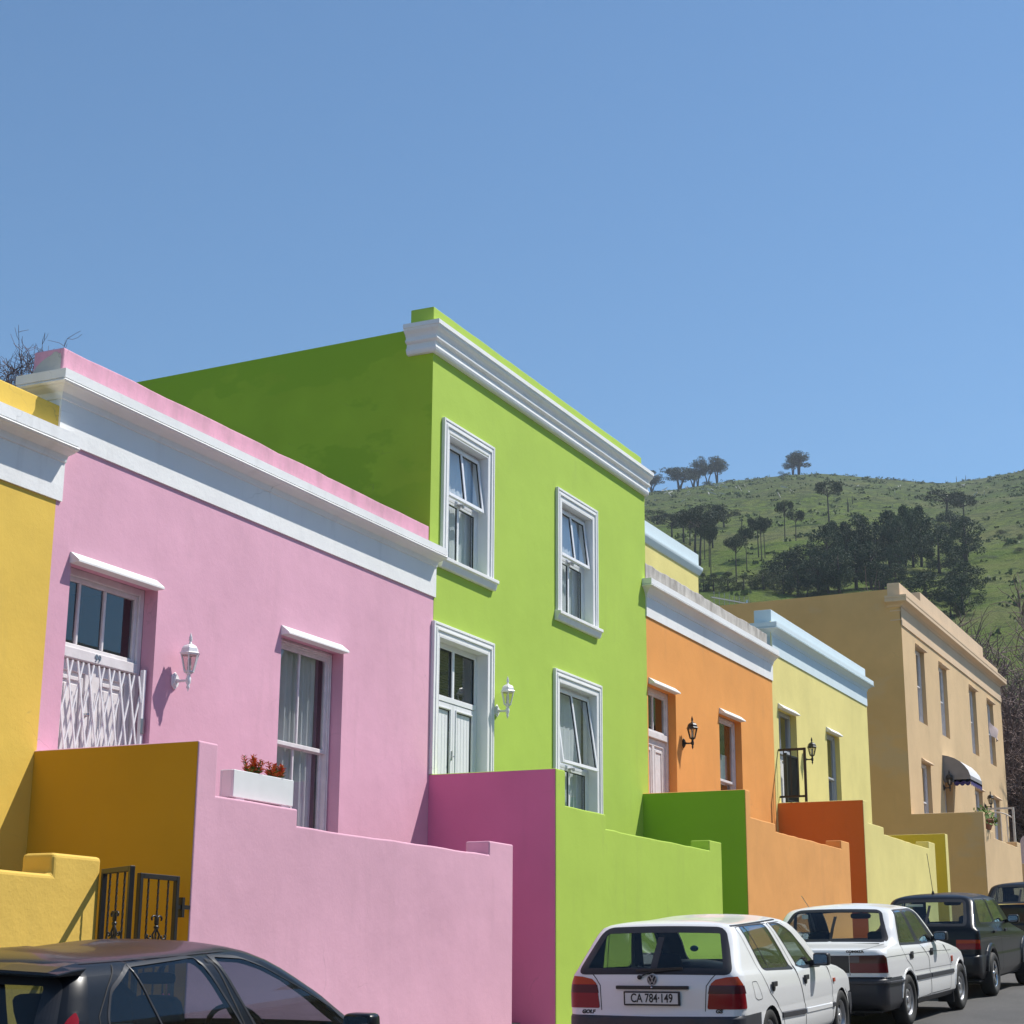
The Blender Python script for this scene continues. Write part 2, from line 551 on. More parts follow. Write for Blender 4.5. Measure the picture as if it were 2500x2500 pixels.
def sash(parent, x0, x1, z0, z1, y, mat, gmat, w=.05, mull=(), mw=.035, t=.045, fn=None, name='sash', rub=True, horns=0):
    mb = MB(True)
    ring(mb, x0, x1, z0, z1, w, y, y + t)
    for mx in mull:
        mb.box(mx - mw / 2, mx + mw / 2, y + .004, y + t - .004, z0 + w, z1 - w)
    if fn: mb.xf(fn)
    o = mb.build(name, mat, parent, bevel=.004, seg=1)
    return o


def sash_glass(parent, x0, x1, z0, z1, y, gmat, w, mull, mw, t, fn=None):
    edges = [x0 + w - .002] + [e for q in mull for e in (q - mw / 2 + .002, q + mw / 2 - .002)] + [x1 - w + .002]
    for a, b in zip(edges[::2], edges[1::2]):
        pane(parent, a, b, z0 + w - .002, z1 - w + .002, y + t * .5, gmat, fn=fn)


def gasket(parent, x0, x1, z0, z1, y, w=.012, fn=None):
    mb = MB(True); ring(mb, x0, x1, z0, z1, w, y - .004, y + .01)
    if fn: mb.xf(fn)
    return mb.build('gasket', M['rubber'], parent)


def sash_window(house, x0, x1, z0, z1, yd, mat, meet, mull=None, fw=.06, label=None, curtain=None, lower=True, gmat=None, mw=.03, room='interior'):
    """old double-hung timber window standing in the reveal at depth yd"""
    gmat = gmat or M['glass']
    mb = MB(True); ring(mb, x0, x1, z0, z1, fw, yd, yd + .09)
    ring(mb, x0 + fw * .35, x1 - fw * .35, z0 + .01, z1 - fw * .35, fw * .3, yd - .012, yd)
    win = mb.build('window', mat, house, bevel=.005, seg=1)
    if label: win['label'] = label
    a, b = x0 + fw, x1 - fw
    mu = [(a + b) / 2] if mull is None else mull
    y = yd + .015
    s1 = sash(win, a, b, meet, z1 - fw, y, mat, gmat, w=.045, mull=mu, mw=mw, t=.035)
    sash_glass(win, a, b, meet, z1 - fw, y, gmat, .045, mu, mw, .035)
    y = yd + .055
    sash(win, a, b, z0 + fw, meet + .035, y, mat, gmat, w=.045, mull=mu, mw=mw, t=.035)
    sash_glass(win, a, b, z0 + fw, meet + .035, y, gmat, .045, mu, mw, .035)
    return win


def lantern(name, label, x, z, body, gmat, group, Y=10.0, k=1.0):
    """wall lantern: hexagonal coach lantern on a short curled arm"""
    t = thing(name, label, 'wall lamp', H(x, Y, z), group=group)
    q = S * k
    A = .168 * q
    mb = MB()                       # back plate, long hexagon on the wall
    hexp = [(0, .085), (.052, .045), (.052, -.045), (0, -.085), (-.052, -.045), (-.052, .045)]
    mb.prism_xz([(a * q, b * q) for a, b in hexp], -.018 * q, -.0005)
    mb.prism_xz([(a * q * .7, b * q * .75) for a, b in hexp], -.034 * q, -.0178 * q)
    mb.build('backplate', body, t, bevel=.003, seg=1)
    mb = MB()
    mb.tube([(0, -.03 * q, 0), (0, -.07 * q, -.006 * q), (0, -.12 * q, -.008 * q), (0, -A, -.002 * q)], [.024 * q, .015 * q, .013 * q, .018 * q], 8)
    mb.build('arm', body, t)
    mb = MB()                       # cup and lower finial
    mb.lathe([(.0, -.118 * q), (.012 * q, -.085 * q), (.02 * q, -.07 * q), (.010 * q, -.055 * q), (.024 * q, -.03 * q), (.026 * q, .01 * q), (.018 * q, .03 * q), (.02 * q, .05 * q), (.05 * q, .075 * q)], 12, (0, -A, 0))
    mb.build('finial', body, t)
    mb = MB()
    hexa = [(math.cos(R(60 * i + 30)), math.sin(R(60 * i + 30))) for i in range(6)]
    zb, zt, rb, rt = .075 * q, .245 * q, .047 * q, .09 * q
    for c, s in hexa:
        mb.bar((c * rb, -A + s * rb, zb), (c * rt, -A + s * rt, zt), .011 * q)
    for i in range(6):
        (c, s), (c2, s2) = hexa[i], hexa[(i + 1) % 6]
        mb.bar((c * rb, -A + s * rb, zb), (c2 * rb, -A + s2 * rb, zb), .012 * q)
        mb.bar((c * rt, -A + s * rt, zt - .004 * q), (c2 * rt, -A + s2 * rt, zt - .004 * q), .012 * q)
    mb.build('cage', body, t)
    mb = MB()
    for i in range(6):
        (c, s), (c2, s2) = hexa[i], hexa[(i + 1) % 6]
        f = .96
        mb.quad((c * rb * f, -A + s * rb * f, zb), (c2 * rb * f, -A + s2 * rb * f, zb), (c2 * rt * f, -A + s2 * rt * f, zt), (c * rt * f, -A + s * rt * f, zt))
    mb.build('lamp_glass', gmat, t)
    mb = MB()
    mb.lathe([(.02 * q, .08 * q), (.02 * q, .14 * q), (.018 * q, .145 * q), (.02 * q, .16 * q), (.017 * q, .2 * q), (.0, .215 * q)], 10, (0, -A, 0))
    mb.build('bulb', M['blind'], t)
    mb = MB()                       # hexagonal roof
    mb.lathe([(.088 * q, .243 * q), (.108 * q, .247 * q), (.108 * q, .254 * q), (.094 * q, .258 * q), (.084 * q, .30 * q), (.07 * q, .318 * q), (.05 * q, .332 * q), (.028 * q, .342 * q)], 6, (0, -A, 0), smooth=False, phase=R(30))
    mb.build('lamp_roof', body, t, bevel=.004, seg=1)
    mb = MB()
    mb.lathe([(.03 * q, .338 * q), (.016 * q, .352 * q), (.011 * q, .372 * q), (.022 * q, .384 * q), (.014 * q, .397 * q), (.018 * q, .405 * q), (.0, .458 * q)], 10, (0, -A, 0))
    mb.build('spire', body, t)
    return t


DUPC = {}


def profile(zt, zc, zf, zb, o=.115, fo=.02):
    """crown top zt, crown fascia bottom zc, cove bottom zf, frieze bottom zb"""
    return [(0.001, zb), (fo, zb), (fo, zf), (fo + .014, zf + .004), (fo + .018, zf + .03), (fo + .03, zf + .06), (o * .72, zc - .045), (o * .84, zc - .034),
            (o * 1.0, zc - .030), (o * 1.10, zc - .015), (o * 1.02, zc - .001), (o * .9, zc + .002), (o * .9, zc + .012), (o, zc + .014), (o, zt), (.0, zt + .012)]


def shell(house, name, mats, x0, x1, y1, z0, z1, holes, skip=(), side_m=0, room=None, rooms=(), extra=None, zs=None):
    zs = z1 if zs is None else zs
    mb = MB(True)
    facade(mb, x0, x1, z0, z1, 10.0, holes, 0, skip)
    mb.quad((x1, 10, z0), (x1, y1, z0), (x1, y1, zs), (x1, 10, zs), 0)
    mb.quad((x0, y1, z0), (x0, y1, zs), (x1, y1, zs), (x1, y1, z0), 0)
    if not extra:
        mb.quad((x0, 10, z0), (x0, 10, zs), (x0, y1, zs), (x0, y1, z0), side_m)
    else:
        extra(mb)
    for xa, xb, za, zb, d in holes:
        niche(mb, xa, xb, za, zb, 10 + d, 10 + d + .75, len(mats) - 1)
    return mb.build(name, mats, house, fix=False)


# ---------------------------------------------------------------- yellow house (left edge)
h = thing('terraced_house', 'deep yellow single storey house at the left edge of the frame', 'house', H(8, 10, zg(8)), group='painted terrace houses')
shell(h, 'wall', [M['yellow'], M['interior']], 4.4, 11.62, 17, zg(5) - .4, 4.5, [])
MB(True).box(4.4, 11.625, 10.34, 17, 4.38, 4.42).build('roof', M['roof'], h)
MB(True).box(4.4, 11.6, 10.0, 10.335, 4.45, 4.945).build('parapet', M['yellow'], h, bevel=.012)
cornice('cornice', h, profile(4.672, 4.553, 4.43, 4.077, o=.165), 4.5, 11.68, M['white'], ret=.30, oR=False)

# ---------------------------------------------------------------- pink house
h = thing('terraced_house', 'pink single storey house with white trellis gate door number 99', 'house', H(15, 10, zg(15)), group='painted terrace houses')
DR = (11.885, 13.16, .62, 3.585, .155); WN = (15.33, 16.61, 1.1, 3.555, .155)
shell(h, 'wall', [M['pink'], M['interior']], 11.62, 18.73, 17, zg(12) - .4, 5.3, [DR, WN], zs=4.55)
MB(True).box(11.62, 18.72, 10.345, 17, 4.52, 4.56).build('roof', M['roof'], h)
mb = MB(True).prism_xz([(11.57, 5.24), (18.58, 5.24)] + wavy(18.58, 11.57, 5.50, .007), 10.0, 10.34)
mb.build('parapet', M['pink_parapet'], h, bevel=.012)
# bare patch where the paint fell off the end of the parapet: its own skin of older plaster
mb = MB(True)
poly = [(10.335, 5.275), (10.335, 5.30), (10.30, 5.355), (10.24, 5.40), (10.18, 5.43), (10.135, 5.445), (10.11, 5.47), (10.075, 5.468), (10.06, 5.452), (10.03, 5.445), (10.02, 5.40), (10.025, 5.275)]
mb.add([(11.566, y, z) for y, z in poly] + [(11.5695, y, z) for y, z in poly], [list(range(len(poly)))] + [(i, (i + 1) % len(poly), len(poly) + (i + 1) % len(poly), len(poly) + i) for i in range(len(poly))])
mb.build('bare_plaster_patch', M['bare_plaster'], h)
cornice('cornice', h, profile(5.232, 5.134, 5.005, 4.622, o=.165), 11.59, 18.76, M['white'], oL=True, oR=False, ret=.40)
# door
mb = MB(True)
yd = 10.155
ring(mb, DR[0], DR[1], DR[2], DR[3], .07, yd, yd + .1, bottom=False)
ring(mb, DR[0] + .07, DR[1] - .07, 2.86, DR[3] - .07, .045, yd + .02, yd + .07)
for x in (12.245, 12.612):
    mb.box(x - .016, x + .016, yd + .022, yd + .06, 2.905, DR[3] - .115)
mb.box(DR[0] + .07, DR[1] - .07, yd - .025, yd + .09, 2.765, 2.86)
door = mb.build('door', M['old_white'], h, bevel=.005, seg=1)
for a, b in ((DR[0] + .11, 12.231), (12.259, 12.598), (12.626, DR[1] - .11)):
    pane(door, a, b, 2.9, DR[3] - .11, yd + .045, M['dark_glass'], 'fanlight_pane')
mb = MB(True)
for a, b in ((DR[0] + .075, 12.51), (12.515, DR[1] - .075)):
    ring(mb, a, b, DR[2], 2.76, .1, yd + .03, yd + .075)
    mb.box(a + .1, b - .1, yd + .052, yd + .066, DR[2] + .1, 2.66)
    for za, zb in ((.78, 1.55), (1.75, 2.62)):
        ring(mb, a + .115, b - .115, za, zb, .035, yd + .036, yd + .053)
        mb.box(a + .18, b - .18, yd + .043, yd + .053, za + .07, zb - .07)
mb.box(12.485, 12.545, yd + .018, yd + .03, DR[2], 2.76)
lf = mb.build('door_leaf', M['old_white'], door, bevel=.004, seg=1)
MB(True).lathe([(.0, .0), (.022, .0), (.022, .012), (.008, .016), (.008, .03), (.02, .035), (.016, .05), (0, .052)], 12, (12.43, yd + .03, 2.29), 'y').xf(lambda p: Vector((p.x, 2 * (yd + .03) - p.y, p.z))).build('door_knob', M['steel'], door)
mt = Matrix.Translation(H(12.50, yd - .027, 2.812) - ROOTLOC[h.name]) @ Matrix.Rotation(R(90), 4, 'X')
text_part('99', .085, M['steel'], door, mt, 'house_number', extrude=.004, bold=.0015)
# expanding trellis gate, drawn across
mb = MB(True)
zb0, zt0 = .7, 2.73
hp = zt0 - zb0
slope = .245
def clipbar(xb, sgn, yy):
    z0, z1 = zb0, zt0
    xa, xe = xb, xb + sgn * slope * hp
    lo, hi = DR[0] + .03, DR[1] - .075
    pts = []
    for t in (0, 1):
        pts.append((xa + (xe - xa) * t, zb0 + hp * t))
    (ax, az), (bx, bz) = pts
    def cut(px, pz, qx, qz):
        if px < lo: t = (lo - px) / (qx - px); return lo, pz + (qz - pz) * t
        if px > hi: t = (hi - px) / (qx - px); return hi, pz + (qz - pz) * t
        return px, pz
    if max(ax, bx) < lo or min(ax, bx) > hi: return
    a2 = cut(ax, az, bx, bz); b2 = cut(bx, bz, ax, az)
    if abs(a2[1] - b2[1]) < .15: return
    mb.bar((a2[0], yy, a2[1]), (b2[0], yy, b2[1]), .018, .010, up=(0, 1, 0))
sp = .147
for k in range(-6, 16):
    clipbar(DR[0] + k * sp, 1, 10.072)
    clipbar(DR[0] + k * sp + .02, -1, 10.060)
gatep = mb.build('trellis_gate', M['white_metal'], h)
mb = MB(True)
mb.box(DR[1] - .075, DR[1] - .035, 10.05, 10.09, .65, 2.80)
mb.build('gate_post', M['white_metal'], h)
MB(True).box(DR[0] + .005, DR[0] + .035, 10.05, 10.09, .65, 2.76).build('gate_post', M['white_metal'], h)
mb = MB(True)
for z in (2.33, 2.27, 2.21):
    mb.box(DR[1] - .034, DR[1] - .018, 10.052, 10.075, z, z + .035)
mb.box(DR[1] - .09, DR[1] - .03, 10.04, 10.05, 2.2, 2.34)
mb.build('gate_lock', M['steel'], h)
hood(h, 11.86, 13.12, 3.595, M['white'], None)
# window
w = sash_window(h, WN[0], WN[1], WN[2], WN[3], 10.15, M['old_white'], 2.415, label='tall timber sash window with net curtains')
drape(w, WN[0] + .05, WN[1] - .14, WN[2] + .05, WN[3] - .05, 10.275, M['curtain'], 'net_curtain', waves=9, seed=3)
drape(w, WN[1] - .30, WN[1] - .03, WN[2] + .05, WN[3] - .05, 10.33, M['drape'], 'side_curtain', waves=4, seed=4)
hood(h, 15.31, 16.56, 3.567, M['white'], None)

# ---------------------------------------------------------------- green house
h = thing('terraced_house', 'tall lime green two storey house with white moulded window frames', 'house', H(22, 10, zg(22)), group='painted terrace houses')
G1 = (19.04, 20.195, 5.205, 6.845, .165); G2 = (22.65, 23.84, 5.205, 6.865, .165)
GD = (18.86, 20.25, 1.0, 4.155, .175); G3 = (22.56, 23.96, 2.02, 4.155, .165)
def gside(mb):
    mb.quad((18.6, 10, 4.85), (18.6, 10, 8.2), (18.6, 19, 8.02), (18.6, 19, 4.85), 1)
    mb.quad((18.6, 10, 8.0), (18.6, 10.0, 8.2), (26.13, 10, 8.2), (26.13, 10, 8.0), 0)
shell(h, 'wall', [M['green'], M['green_side'], M['dim_room']], 18.6, 26.13, 19, zg(19) - .4, 8.0, [G1, G2, GD, G3], skip=[(18.6, 18.735, zg(19) - .4, 5.15)], extra=gside)
MB(True).box(18.62, 26.12, 10.3, 19, 7.96, 8.015).build('roof', M['roof'], h)
MB(True).prism_xz([(18.595, 7.95), (26.02, 7.95)] + wavy(26.02, 18.595, 8.463, .004), 10.0, 10.34).build('parapet', M['green'], h, bevel=.012)
gp = [(.001, 7.822), (.05, 7.825), (.068, 7.848), (.078, 7.875), (.074, 7.905), (.058, 7.915), (.056, 7.965), (.085, 7.972), (.104, 7.985), (.107, 8.0), (.098, 8.013), (.084, 8.02), (.088, 8.05), (.11, 8.085), (.138, 8.105), (.155, 8.125), (.158, 8.15), (.17, 8.153), (.17, 8.21), (0, 8.225)]
cornice('cornice', h, gp, 18.6, 26.15, M['white'], ret=.36, oR=False)


def architrave(house, x0, x1, z0, z1, w, name='architrave', bottom=False):
    """stepped moulding round an opening: x0..x1, z1 = outer edges"""
    mb = MB(True)
    steps = [(0, .035, .045), (.035, .07, .036), (.07, .10, .045), (.10, w, .028)]
    for a, b, o in steps:
        ring(mb, x0 + a, x1 - a, z0, z1 - a, b - a, 10 - o, 10.001, bottom=False)
    return mb.build(name, M['white'], house, bevel=.004, seg=1)


def lining(house, hole):
    xa, xb, za, zb, d = hole
    mb = MB(True)
    t = .012
    mb.box(xa, xa + t, 9.973, 10 + d, za, zb); mb.box(xb - t, xb, 9.973, 10 + d, za, zb)
    mb.box(xa + t, xb - t, 9.973, 10 + d, zb - t, zb)
    return mb.build('window_lining', M['pvc'], house)


def sill(house, x0, x1, zt, zb):
    mb = MB(True)
    mb.prism_yz([(10.001, zb), (9.955, zb), (9.945, zb + .015), (9.925, zt - .05), (9.90, zt - .045), (9.90, zt), (10.001, zt + .01)], x0, x1)
    return mb.build('window_sill', M['white'], house, bevel=.004, seg=1)


def pvc_window(house, hole, meet, tilt, label):
    xa, xb, za, zb, d = hole
    yd = 10 + d - .045
    xa, xb, zb = xa + .012, xb - .012, zb - .012
    mb = MB(True)
    ring(mb, xa, xb, za, zb, .05, yd, yd + .06)
    mb.box(xa + .05, xb - .05, yd, yd + .06, meet - .045, meet - .0)
    win = mb.build('window', M['pvc'], house, bevel=.004, seg=1)
    win['label'] = label
    a, b = xa + .05, xb - .05
    mx = [(a + b) / 2]
    zt = zb - .05
    fn = tilt_fn(zt, yd, tilt)
    z0 = meet - .035
    sash(win, a - .012, b + .012, z0, zt, yd - .03, M['pvc'], None, w=.05, mull=mx, mw=.05, t=.045, fn=fn)
    sash_glass(win, a - .012, b + .012, z0, zt, yd - .03, M['glass'], .05, mx, .05, .045, fn)
    for p, q in ((a + .036, mx[0] - .023), (mx[0] + .023, b - .036)):
        gasket(win, p, q, z0 + .047, zt - .047, yd - .012, fn=fn)
    zl = za + .05
    zlt = meet - .045
    sash(win, a, b, zl - .03, zlt + .01, yd + .004, M['pvc'], None, w=.045, mull=mx, mw=.05, t=.045)
    sash_glass(win, a, b, zl - .03, zlt + .01, yd + .004, M['glass'], .045, mx, .05, .045)
    for p, q in ((a + .043, mx[0] - .023), (mx[0] + .023, b - .043)):
        gasket(win, p, q, zl + .013, zlt - .033, yd + .02)
    mb = MB(True); mb.box(mx[0] - .06, mx[0] + .06, yd - .05, yd, meet - .05, meet - .035); mb.box(mx[0] - .015, mx[0] + .015, yd - .075, yd - .045, meet - .075, meet - .03)
    mb.build('window_catch', M['steel'], win)
    return win


for hole, ou, meet, tl, lab in ((G1, (18.875, 20.36, 5.17, 7.03), 6.08, 6.5, 'white framed window with its upper sash pushed open, upper floor left'),
                            (G2, (22.48, 24.01, 5.17, 7.035), 6.09, 6.5, 'white framed window with its upper sash pushed open, upper floor right'),
                            (G3, (22.39, 24.13, 1.95, 4.32), 3.02, 8.0, 'white framed window with its upper sash tilted widest, ground floor')):
    architrave(h, ou[0], ou[1], ou[2], ou[3], hole[0] - ou[0])
    lining(h, hole)
    w = pvc_window(h, hole, meet, tl, lab)
    if hole is not G3:
        sill(h, ou[0] - .035, ou[1] + .05, 5.17, 5.035)
    # pale vertical blinds drawn inside
    drape(w, hole[0] + .02, hole[1] - .02, hole[2] + .03, hole[3] - .03, 10 + hole[4] + .07, M['blind'], 'vertical_blind', amp=.006, waves=9, seed=int(hole[0]))
# door
architrave(h, 18.69, 20.41, 2.416, 4.32, .165)
lining(h, GD)
mb = MB(True)
yd = 10.13
xa, xb = GD[0] + .012, GD[1] - .012
ring(mb, xa, xb, 1.0, 4.143, .07, yd, yd + .06, bottom=False)
mb.box(xa + .07, xb - .07, yd - .01, yd + .06, 3.40, 3.47)
mb.box((xa + xb) / 2 - .03, (xa + xb) / 2 + .03, yd, yd + .05, 3.47, 4.073)
door = mb.build('door', M['pvc'], h, bevel=.004, seg=1)
door['label'] = 'white double door with a two pane fanlight'
xm = (xa + xb) / 2
for a, b in ((xa + .068, xm - .028), (xm + .028, xb - .068)):
    pane(door, a, b, 3.468, 4.075, yd + .03, M['dark_glass'], 'fanlight_pane')
    gasket(door, a, b, 3.47, 4.073, yd + .02)
mb = MB(True)
z = 3.47
while z < 4.08:
    mb.box(xa + .05, xb - .05, yd + .16, yd + .164, z, z + .026)
    z += .034
mb.build('slat_blind', M['brown_blind'], door)
mb = MB(True)
for a, b in ((xa + .072, xm - .002), (xm + .002, xb - .072)):
    ring(mb, a, b, 1.05, 3.395, .085, yd - .002, yd + .05)
    n = 5
    wd = (b - a - .17) / n
    for i in range(n):
        mb.box(a + .085 + i * wd + .003, a + .085 + (i + 1) * wd - .003, yd + .02, yd + .035, 1.13, 3.32)
    mb.box(a + .085, b - .085, yd + .03, yd + .04, 1.12, 3.31)
    ring(mb, a + .06, b - .06, 1.11, 3.335, .02, yd - .014, yd - .002)
mb.build('door_leaf', M['pvc'], door, bevel=.003, seg=1)
for a, b in ((xa + .157, xm - .087), (xm + .087, xb - .157)):
    gasket(door, a, b, 1.135, 3.31, yd + .012, .01)
mb = MB(True).box(xm - .06, xm - .035, yd - .022, yd - .002, 2.68, 2.80); mb.box(xm - .055, xm - .04, yd - .05, yd - .02, 2.72, 2.735)
mb.build('door_handle', M['steel'], door)

# ---------------------------------------------------------------- orange house
h = thing('terraced_house', 'orange single storey house with weathered grey parapet', 'house', H(29, 10, zg(29)), group='painted terrace houses')
OD = (26.17, 27.47, 1.75, 4.69, .14); OW = (29.72, 31.0, 2.35, 4.69, .14)
def oside(mb):
    mb.quad((26.2, 10.34, zg(26) - .4), (26.2, 10.34, 6.3), (26.2, 14, 6.3), (26.2, 14, zg(26) - .4), 0)
shell(h, 'wall', [M['orange'], M['interior']], 26.13, 33.05, 14, zg(26) - .4, 6.4, [OD, OW], extra=oside)
MB(True).box(26.15, 33.04, 10.345, 14, 6.2, 6.25).build('roof', M['roof'], h)
MB(True).prism_xz([(26.09, 6.36), (32.82, 6.36)] + wavy(32.82, 26.09, 6.69, .012, .2), 10.0, 10.34).build('parapet', M['grey_parapet'], h, bevel=.015)
cornice('cornice', h, profile(6.383, 6.279, 6.112, 5.785, o=.165), 26.135, 33.08, M['white'], oR=False, ret=.40)
# door
mb = MB(True); yd = 10.14
ring(mb, OD[0], OD[1], OD[2], OD[3], .075, yd, yd + .09, bottom=False)
ring(mb, OD[0] + .075, OD[1] - .075, 3.97, OD[3] - .075, .04, yd + .02, yd + .07)
mb.box(26.80, 26.835, yd + .022, yd + .06, 4.01, OD[3] - .115)
mb.box(OD[0] + .075, OD[1] - .075, yd - .02, yd + .09, 3.87, 3.97)
door = mb.build('door', M['old_white'], h, bevel=.005, seg=1)
for a, b in ((OD[0] + .11, 26.803), (26.832, OD[1] - .11)):
    pane(door, a, b, 4.0, OD[3] - .11, yd + .045, M['dark_glass'], 'fanlight_pane')
mb = MB(True)
a, b = OD[0] + .078, OD[1] - .078
ring(mb, a, b, OD[2], 3.865, .11, yd + .03, yd + .075)
mb.box((a + b) / 2 - .05, (a + b) / 2 + .05, yd + .031, yd + .074, OD[2] + .11, 3.755)
for p, q in ((a + .11, (a + b) / 2 - .05), ((a + b) / 2 + .05, b - .11)):
    mb.box(p, q, yd + .052, yd + .066, OD[2] + .1, 3.76)
    ring(mb, p + .03, q - .03, 2.5, 3.70, .04, yd + .036, yd + .053)
mb.build('door_leaf', M['old_white'], door, bevel=.004, seg=1)
hood(h, 26.20, 27.44, 4.715, M['white'], None)
w = sash_window(h, OW[0], OW[1], OW[2], OW[3], 10.135, M['old_white'], 3.52, mull=[], gmat=M['dark_glass'])
drape(w, OW[0] + .1, OW[1] - .1, 3.5, 4.05, 10.26, M['blind'], 'half_curtain', amp=.01, waves=4, seed=7)
hood(h, 29.74, 30.97, 4.715, M['white'], None)

# ---------------------------------------------------------------- pale yellow house
h = thing('terraced_house', 'pale yellow single storey house with pale blue cornice and parapet', 'house', H(37, 10, zg(37)), group='painted terrace houses')
YD = (33.42, 34.68, 2.3, 5.31, .135); YW = (36.99, 38.04, 2.9, 5.30, .12)
shell(h, 'wall', [M['yellow2'], M['interior']], 33.05, 40.69, 14.1, zg(33) - .4, 7.0, [YD, YW], zs=6.2)
MB(True).box(33.06, 40.68, 10.37, 14.1, 6.16, 6.21).build('roof', M['roof'], h)
MB(True).box(33.14, 40.70, 10.0, 10.36, 6.95, 7.253).build('parapet', M['blue_white'], h, bevel=.012)
cornice('cornice', h, profile(6.964, 6.861, 6.702, 6.355, o=.16), 33.13, 40.66, M['blue_white'], ret=.40)
# rear upper storey
mb = MB(True).box(33.3, 40.70, 14.15, 19.5, 6.0, 10.06)
mb.build('rear_storey', M['yellow2'], h)
cornice('rear_cornice', h, [(.001, 9.93), (.03, 9.94), (.09, 10.06), (.10, 10.10), (.10, 10.14), (.012, 10.19), (.012, 10.475), (-.28, 10.475)], 33.3, 40.70, M['blue_white'], Yf=14.15, ret=.4)
mb = MB(True); yd = 10.135
ring(mb, YD[0], YD[1], YD[2], YD[3], .075, yd, yd + .09, bottom=False)
mb.box(YD[0] + .075, YD[1] - .075, yd - .02, yd + .09, 4.44, 4.54)
mb.box(34.02, 34.055, yd + .022, yd + .06, 4.54, YD[3] - .075)
door = mb.build('door', M['grey_frame'], h, bevel=.005, seg=1)
for a, b in ((YD[0] + .07, 34.022), (34.053, YD[1] - .07)):
    pane(door, a, b, 4.53, YD[3] - .07, yd + .045, M['dark_glass'], 'fanlight_pane')
mb = MB(True)
a, b = YD[0] + .078, YD[1] - .078
ring(mb, a, b, YD[2], 4.435, .11, yd + .03, yd + .075)
mb.box((a + b) / 2 - .06, (a + b) / 2 + .06, yd + .031, yd + .074, YD[2] + .11, 4.325)
mb.box(a + .11, b - .11, yd + .052, yd + .066, YD[2] + .1, 4.33)
mb.build('door_leaf', M['pvc'], door, bevel=.004, seg=1)
mb = MB(True)                       # barred security gate standing ajar in the reveal
p0, p1 = Vector((33.78, 9.99, 0)), Vector((34.34, 9.93, 0))
def gp_(t, z): return (p0.x + (p1.x - p0.x) * t, p0.y + (p1.y - p0.y) * t, z)
mb.bar(gp_(0, 2.5), gp_(0, 4.44), .05); mb.bar(gp_(1, 2.5), gp_(1, 4.40), .04)
for z in (3.50, 4.40):
    mb.bar(gp_(0, z), gp_(1, z), .035)
for i in range(1, 9):
    mb.bar(gp_(i / 9, 2.5), gp_(i / 9, 4.40), .022)
mb.build('security_gate', M['black_iron'], h)
hood(h, 33.40, 34.63, 5.325, M['white'], None)
w = sash_window(h, YW[0], YW[1], YW[2], YW[3], 10.115, M['grey_frame'], 4.315, mull=[], gmat=M['dark_glass'])
hood(h, 36.95, 37.98, 5.315, M['white'], None)

# ---------------------------------------------------------------- tan house
h = thing('corner_house', 'tan two storey house with stepped parapet at the upper end of the street', 'house', H(50, 10, zg(50)))
UW = [(a, a + 1.05, 6.77, 8.80, .127) for a in (46.37, 49.3, 53.63, 56.52)]
GW = [(46.37, 47.46, 3.6, 5.71, .127), (49.12, 50.28, 3.0, 5.55, .2), (53.62, 54.77, 3.9, 5.71, .127), (56.6, 57.62, 3.2, 5.71, .127)]
tz = [10.09]
def tside(mb):
    mb.quad((44.83, 10, zg(44) - .4), (44.83, 10, 10.08), (44.83, 19, 10.0), (44.83, 19, zg(44) - .4), 1)
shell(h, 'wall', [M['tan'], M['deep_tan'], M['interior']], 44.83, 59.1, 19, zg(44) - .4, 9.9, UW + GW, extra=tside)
MB(True).box(44.85, 59.09, 10.36, 19, 9.93, 9.985).build('roof', M['roof'], h)
mb = MB(True).prism_xz([(44.82, 9.83), (58.92, 9.83), (58.92, 10.19), (56.42, 10.19), (56.42, 10.49), (47.36, 10.49), (47.36, 10.235), (44.82, 10.235)], 10.0, 10.33)
mb.build('parapet', M['tan_trim'], h, bevel=.015)
cornice('cornice', h, [(.001, 9.58), (.03, 9.59), (.055, 9.63), (.13, 9.668), (.19, 9.685), (.2135, 9.70), (.2135, 9.775), (.20, 9.785), (.2135, 9.81), (.2135, 9.865), (0, 9.88)], 44.83, 59.04, M['tan_trim'], ret=.36)
cornice('frieze', h, [(.001, 9.09), (.03, 9.09), (.03, 9.23), (.018, 9.235), (.018, 9.579)], 44.83, 59.09, M['tan_trim'], ret=.02, oL=False, oR=False)
for z in (9.22, 9.47):
    MB(True).box(44.815, 44.829, 10.0, 10.28, z, z + .03).build('ledge', M['tan_trim'], h)
for hole in UW + [GW[0], GW[2], GW[3]]:
    mid = hole[2] + (hole[3] - hole[2]) * .5
    w = sash_window(h, hole[0], hole[1], hole[2], hole[3], 10.12, M['old_white'], mid, mull=[], gmat=M['dark_glass'])
    hood(h, hole[0] + .02, hole[1] + .05, hole[3] + .02, M['tan_trim'], None, o=.10, h=.085)
mb = MB(True)
ring(mb, 49.14, 50.26, 3.0, 5.54, .08, 10.2, 10.28, bottom=False)
mb.box(49.22, 50.18, 10.24, 10.26, 3.0, 5.46)
ring(mb, 49.3, 50.1, 3.2, 5.3, .04, 10.225, 10.24)
mb.build('door', M['old_white'], h)
mb = MB(True)                       # curtain blown out of an upper window
pts = []
for i in range(9):
    for j in range(5):
        u, v = i / 8, j / 4
        pts.append((56.6 + .9 * u, 9.97 - .16 * math.sin(3.1 * min(1, u * 1.1)) + .03 * math.sin(9 * u + 4 * v), 8.12 - .4 * u ** .8 - v * (.46 - .3 * u)))
mb.add(pts, [(i * 5 + j, (i + 1) * 5 + j, (i + 1) * 5 + j + 1, i * 5 + j + 1) for i in range(8) for j in range(4)], 0, True)
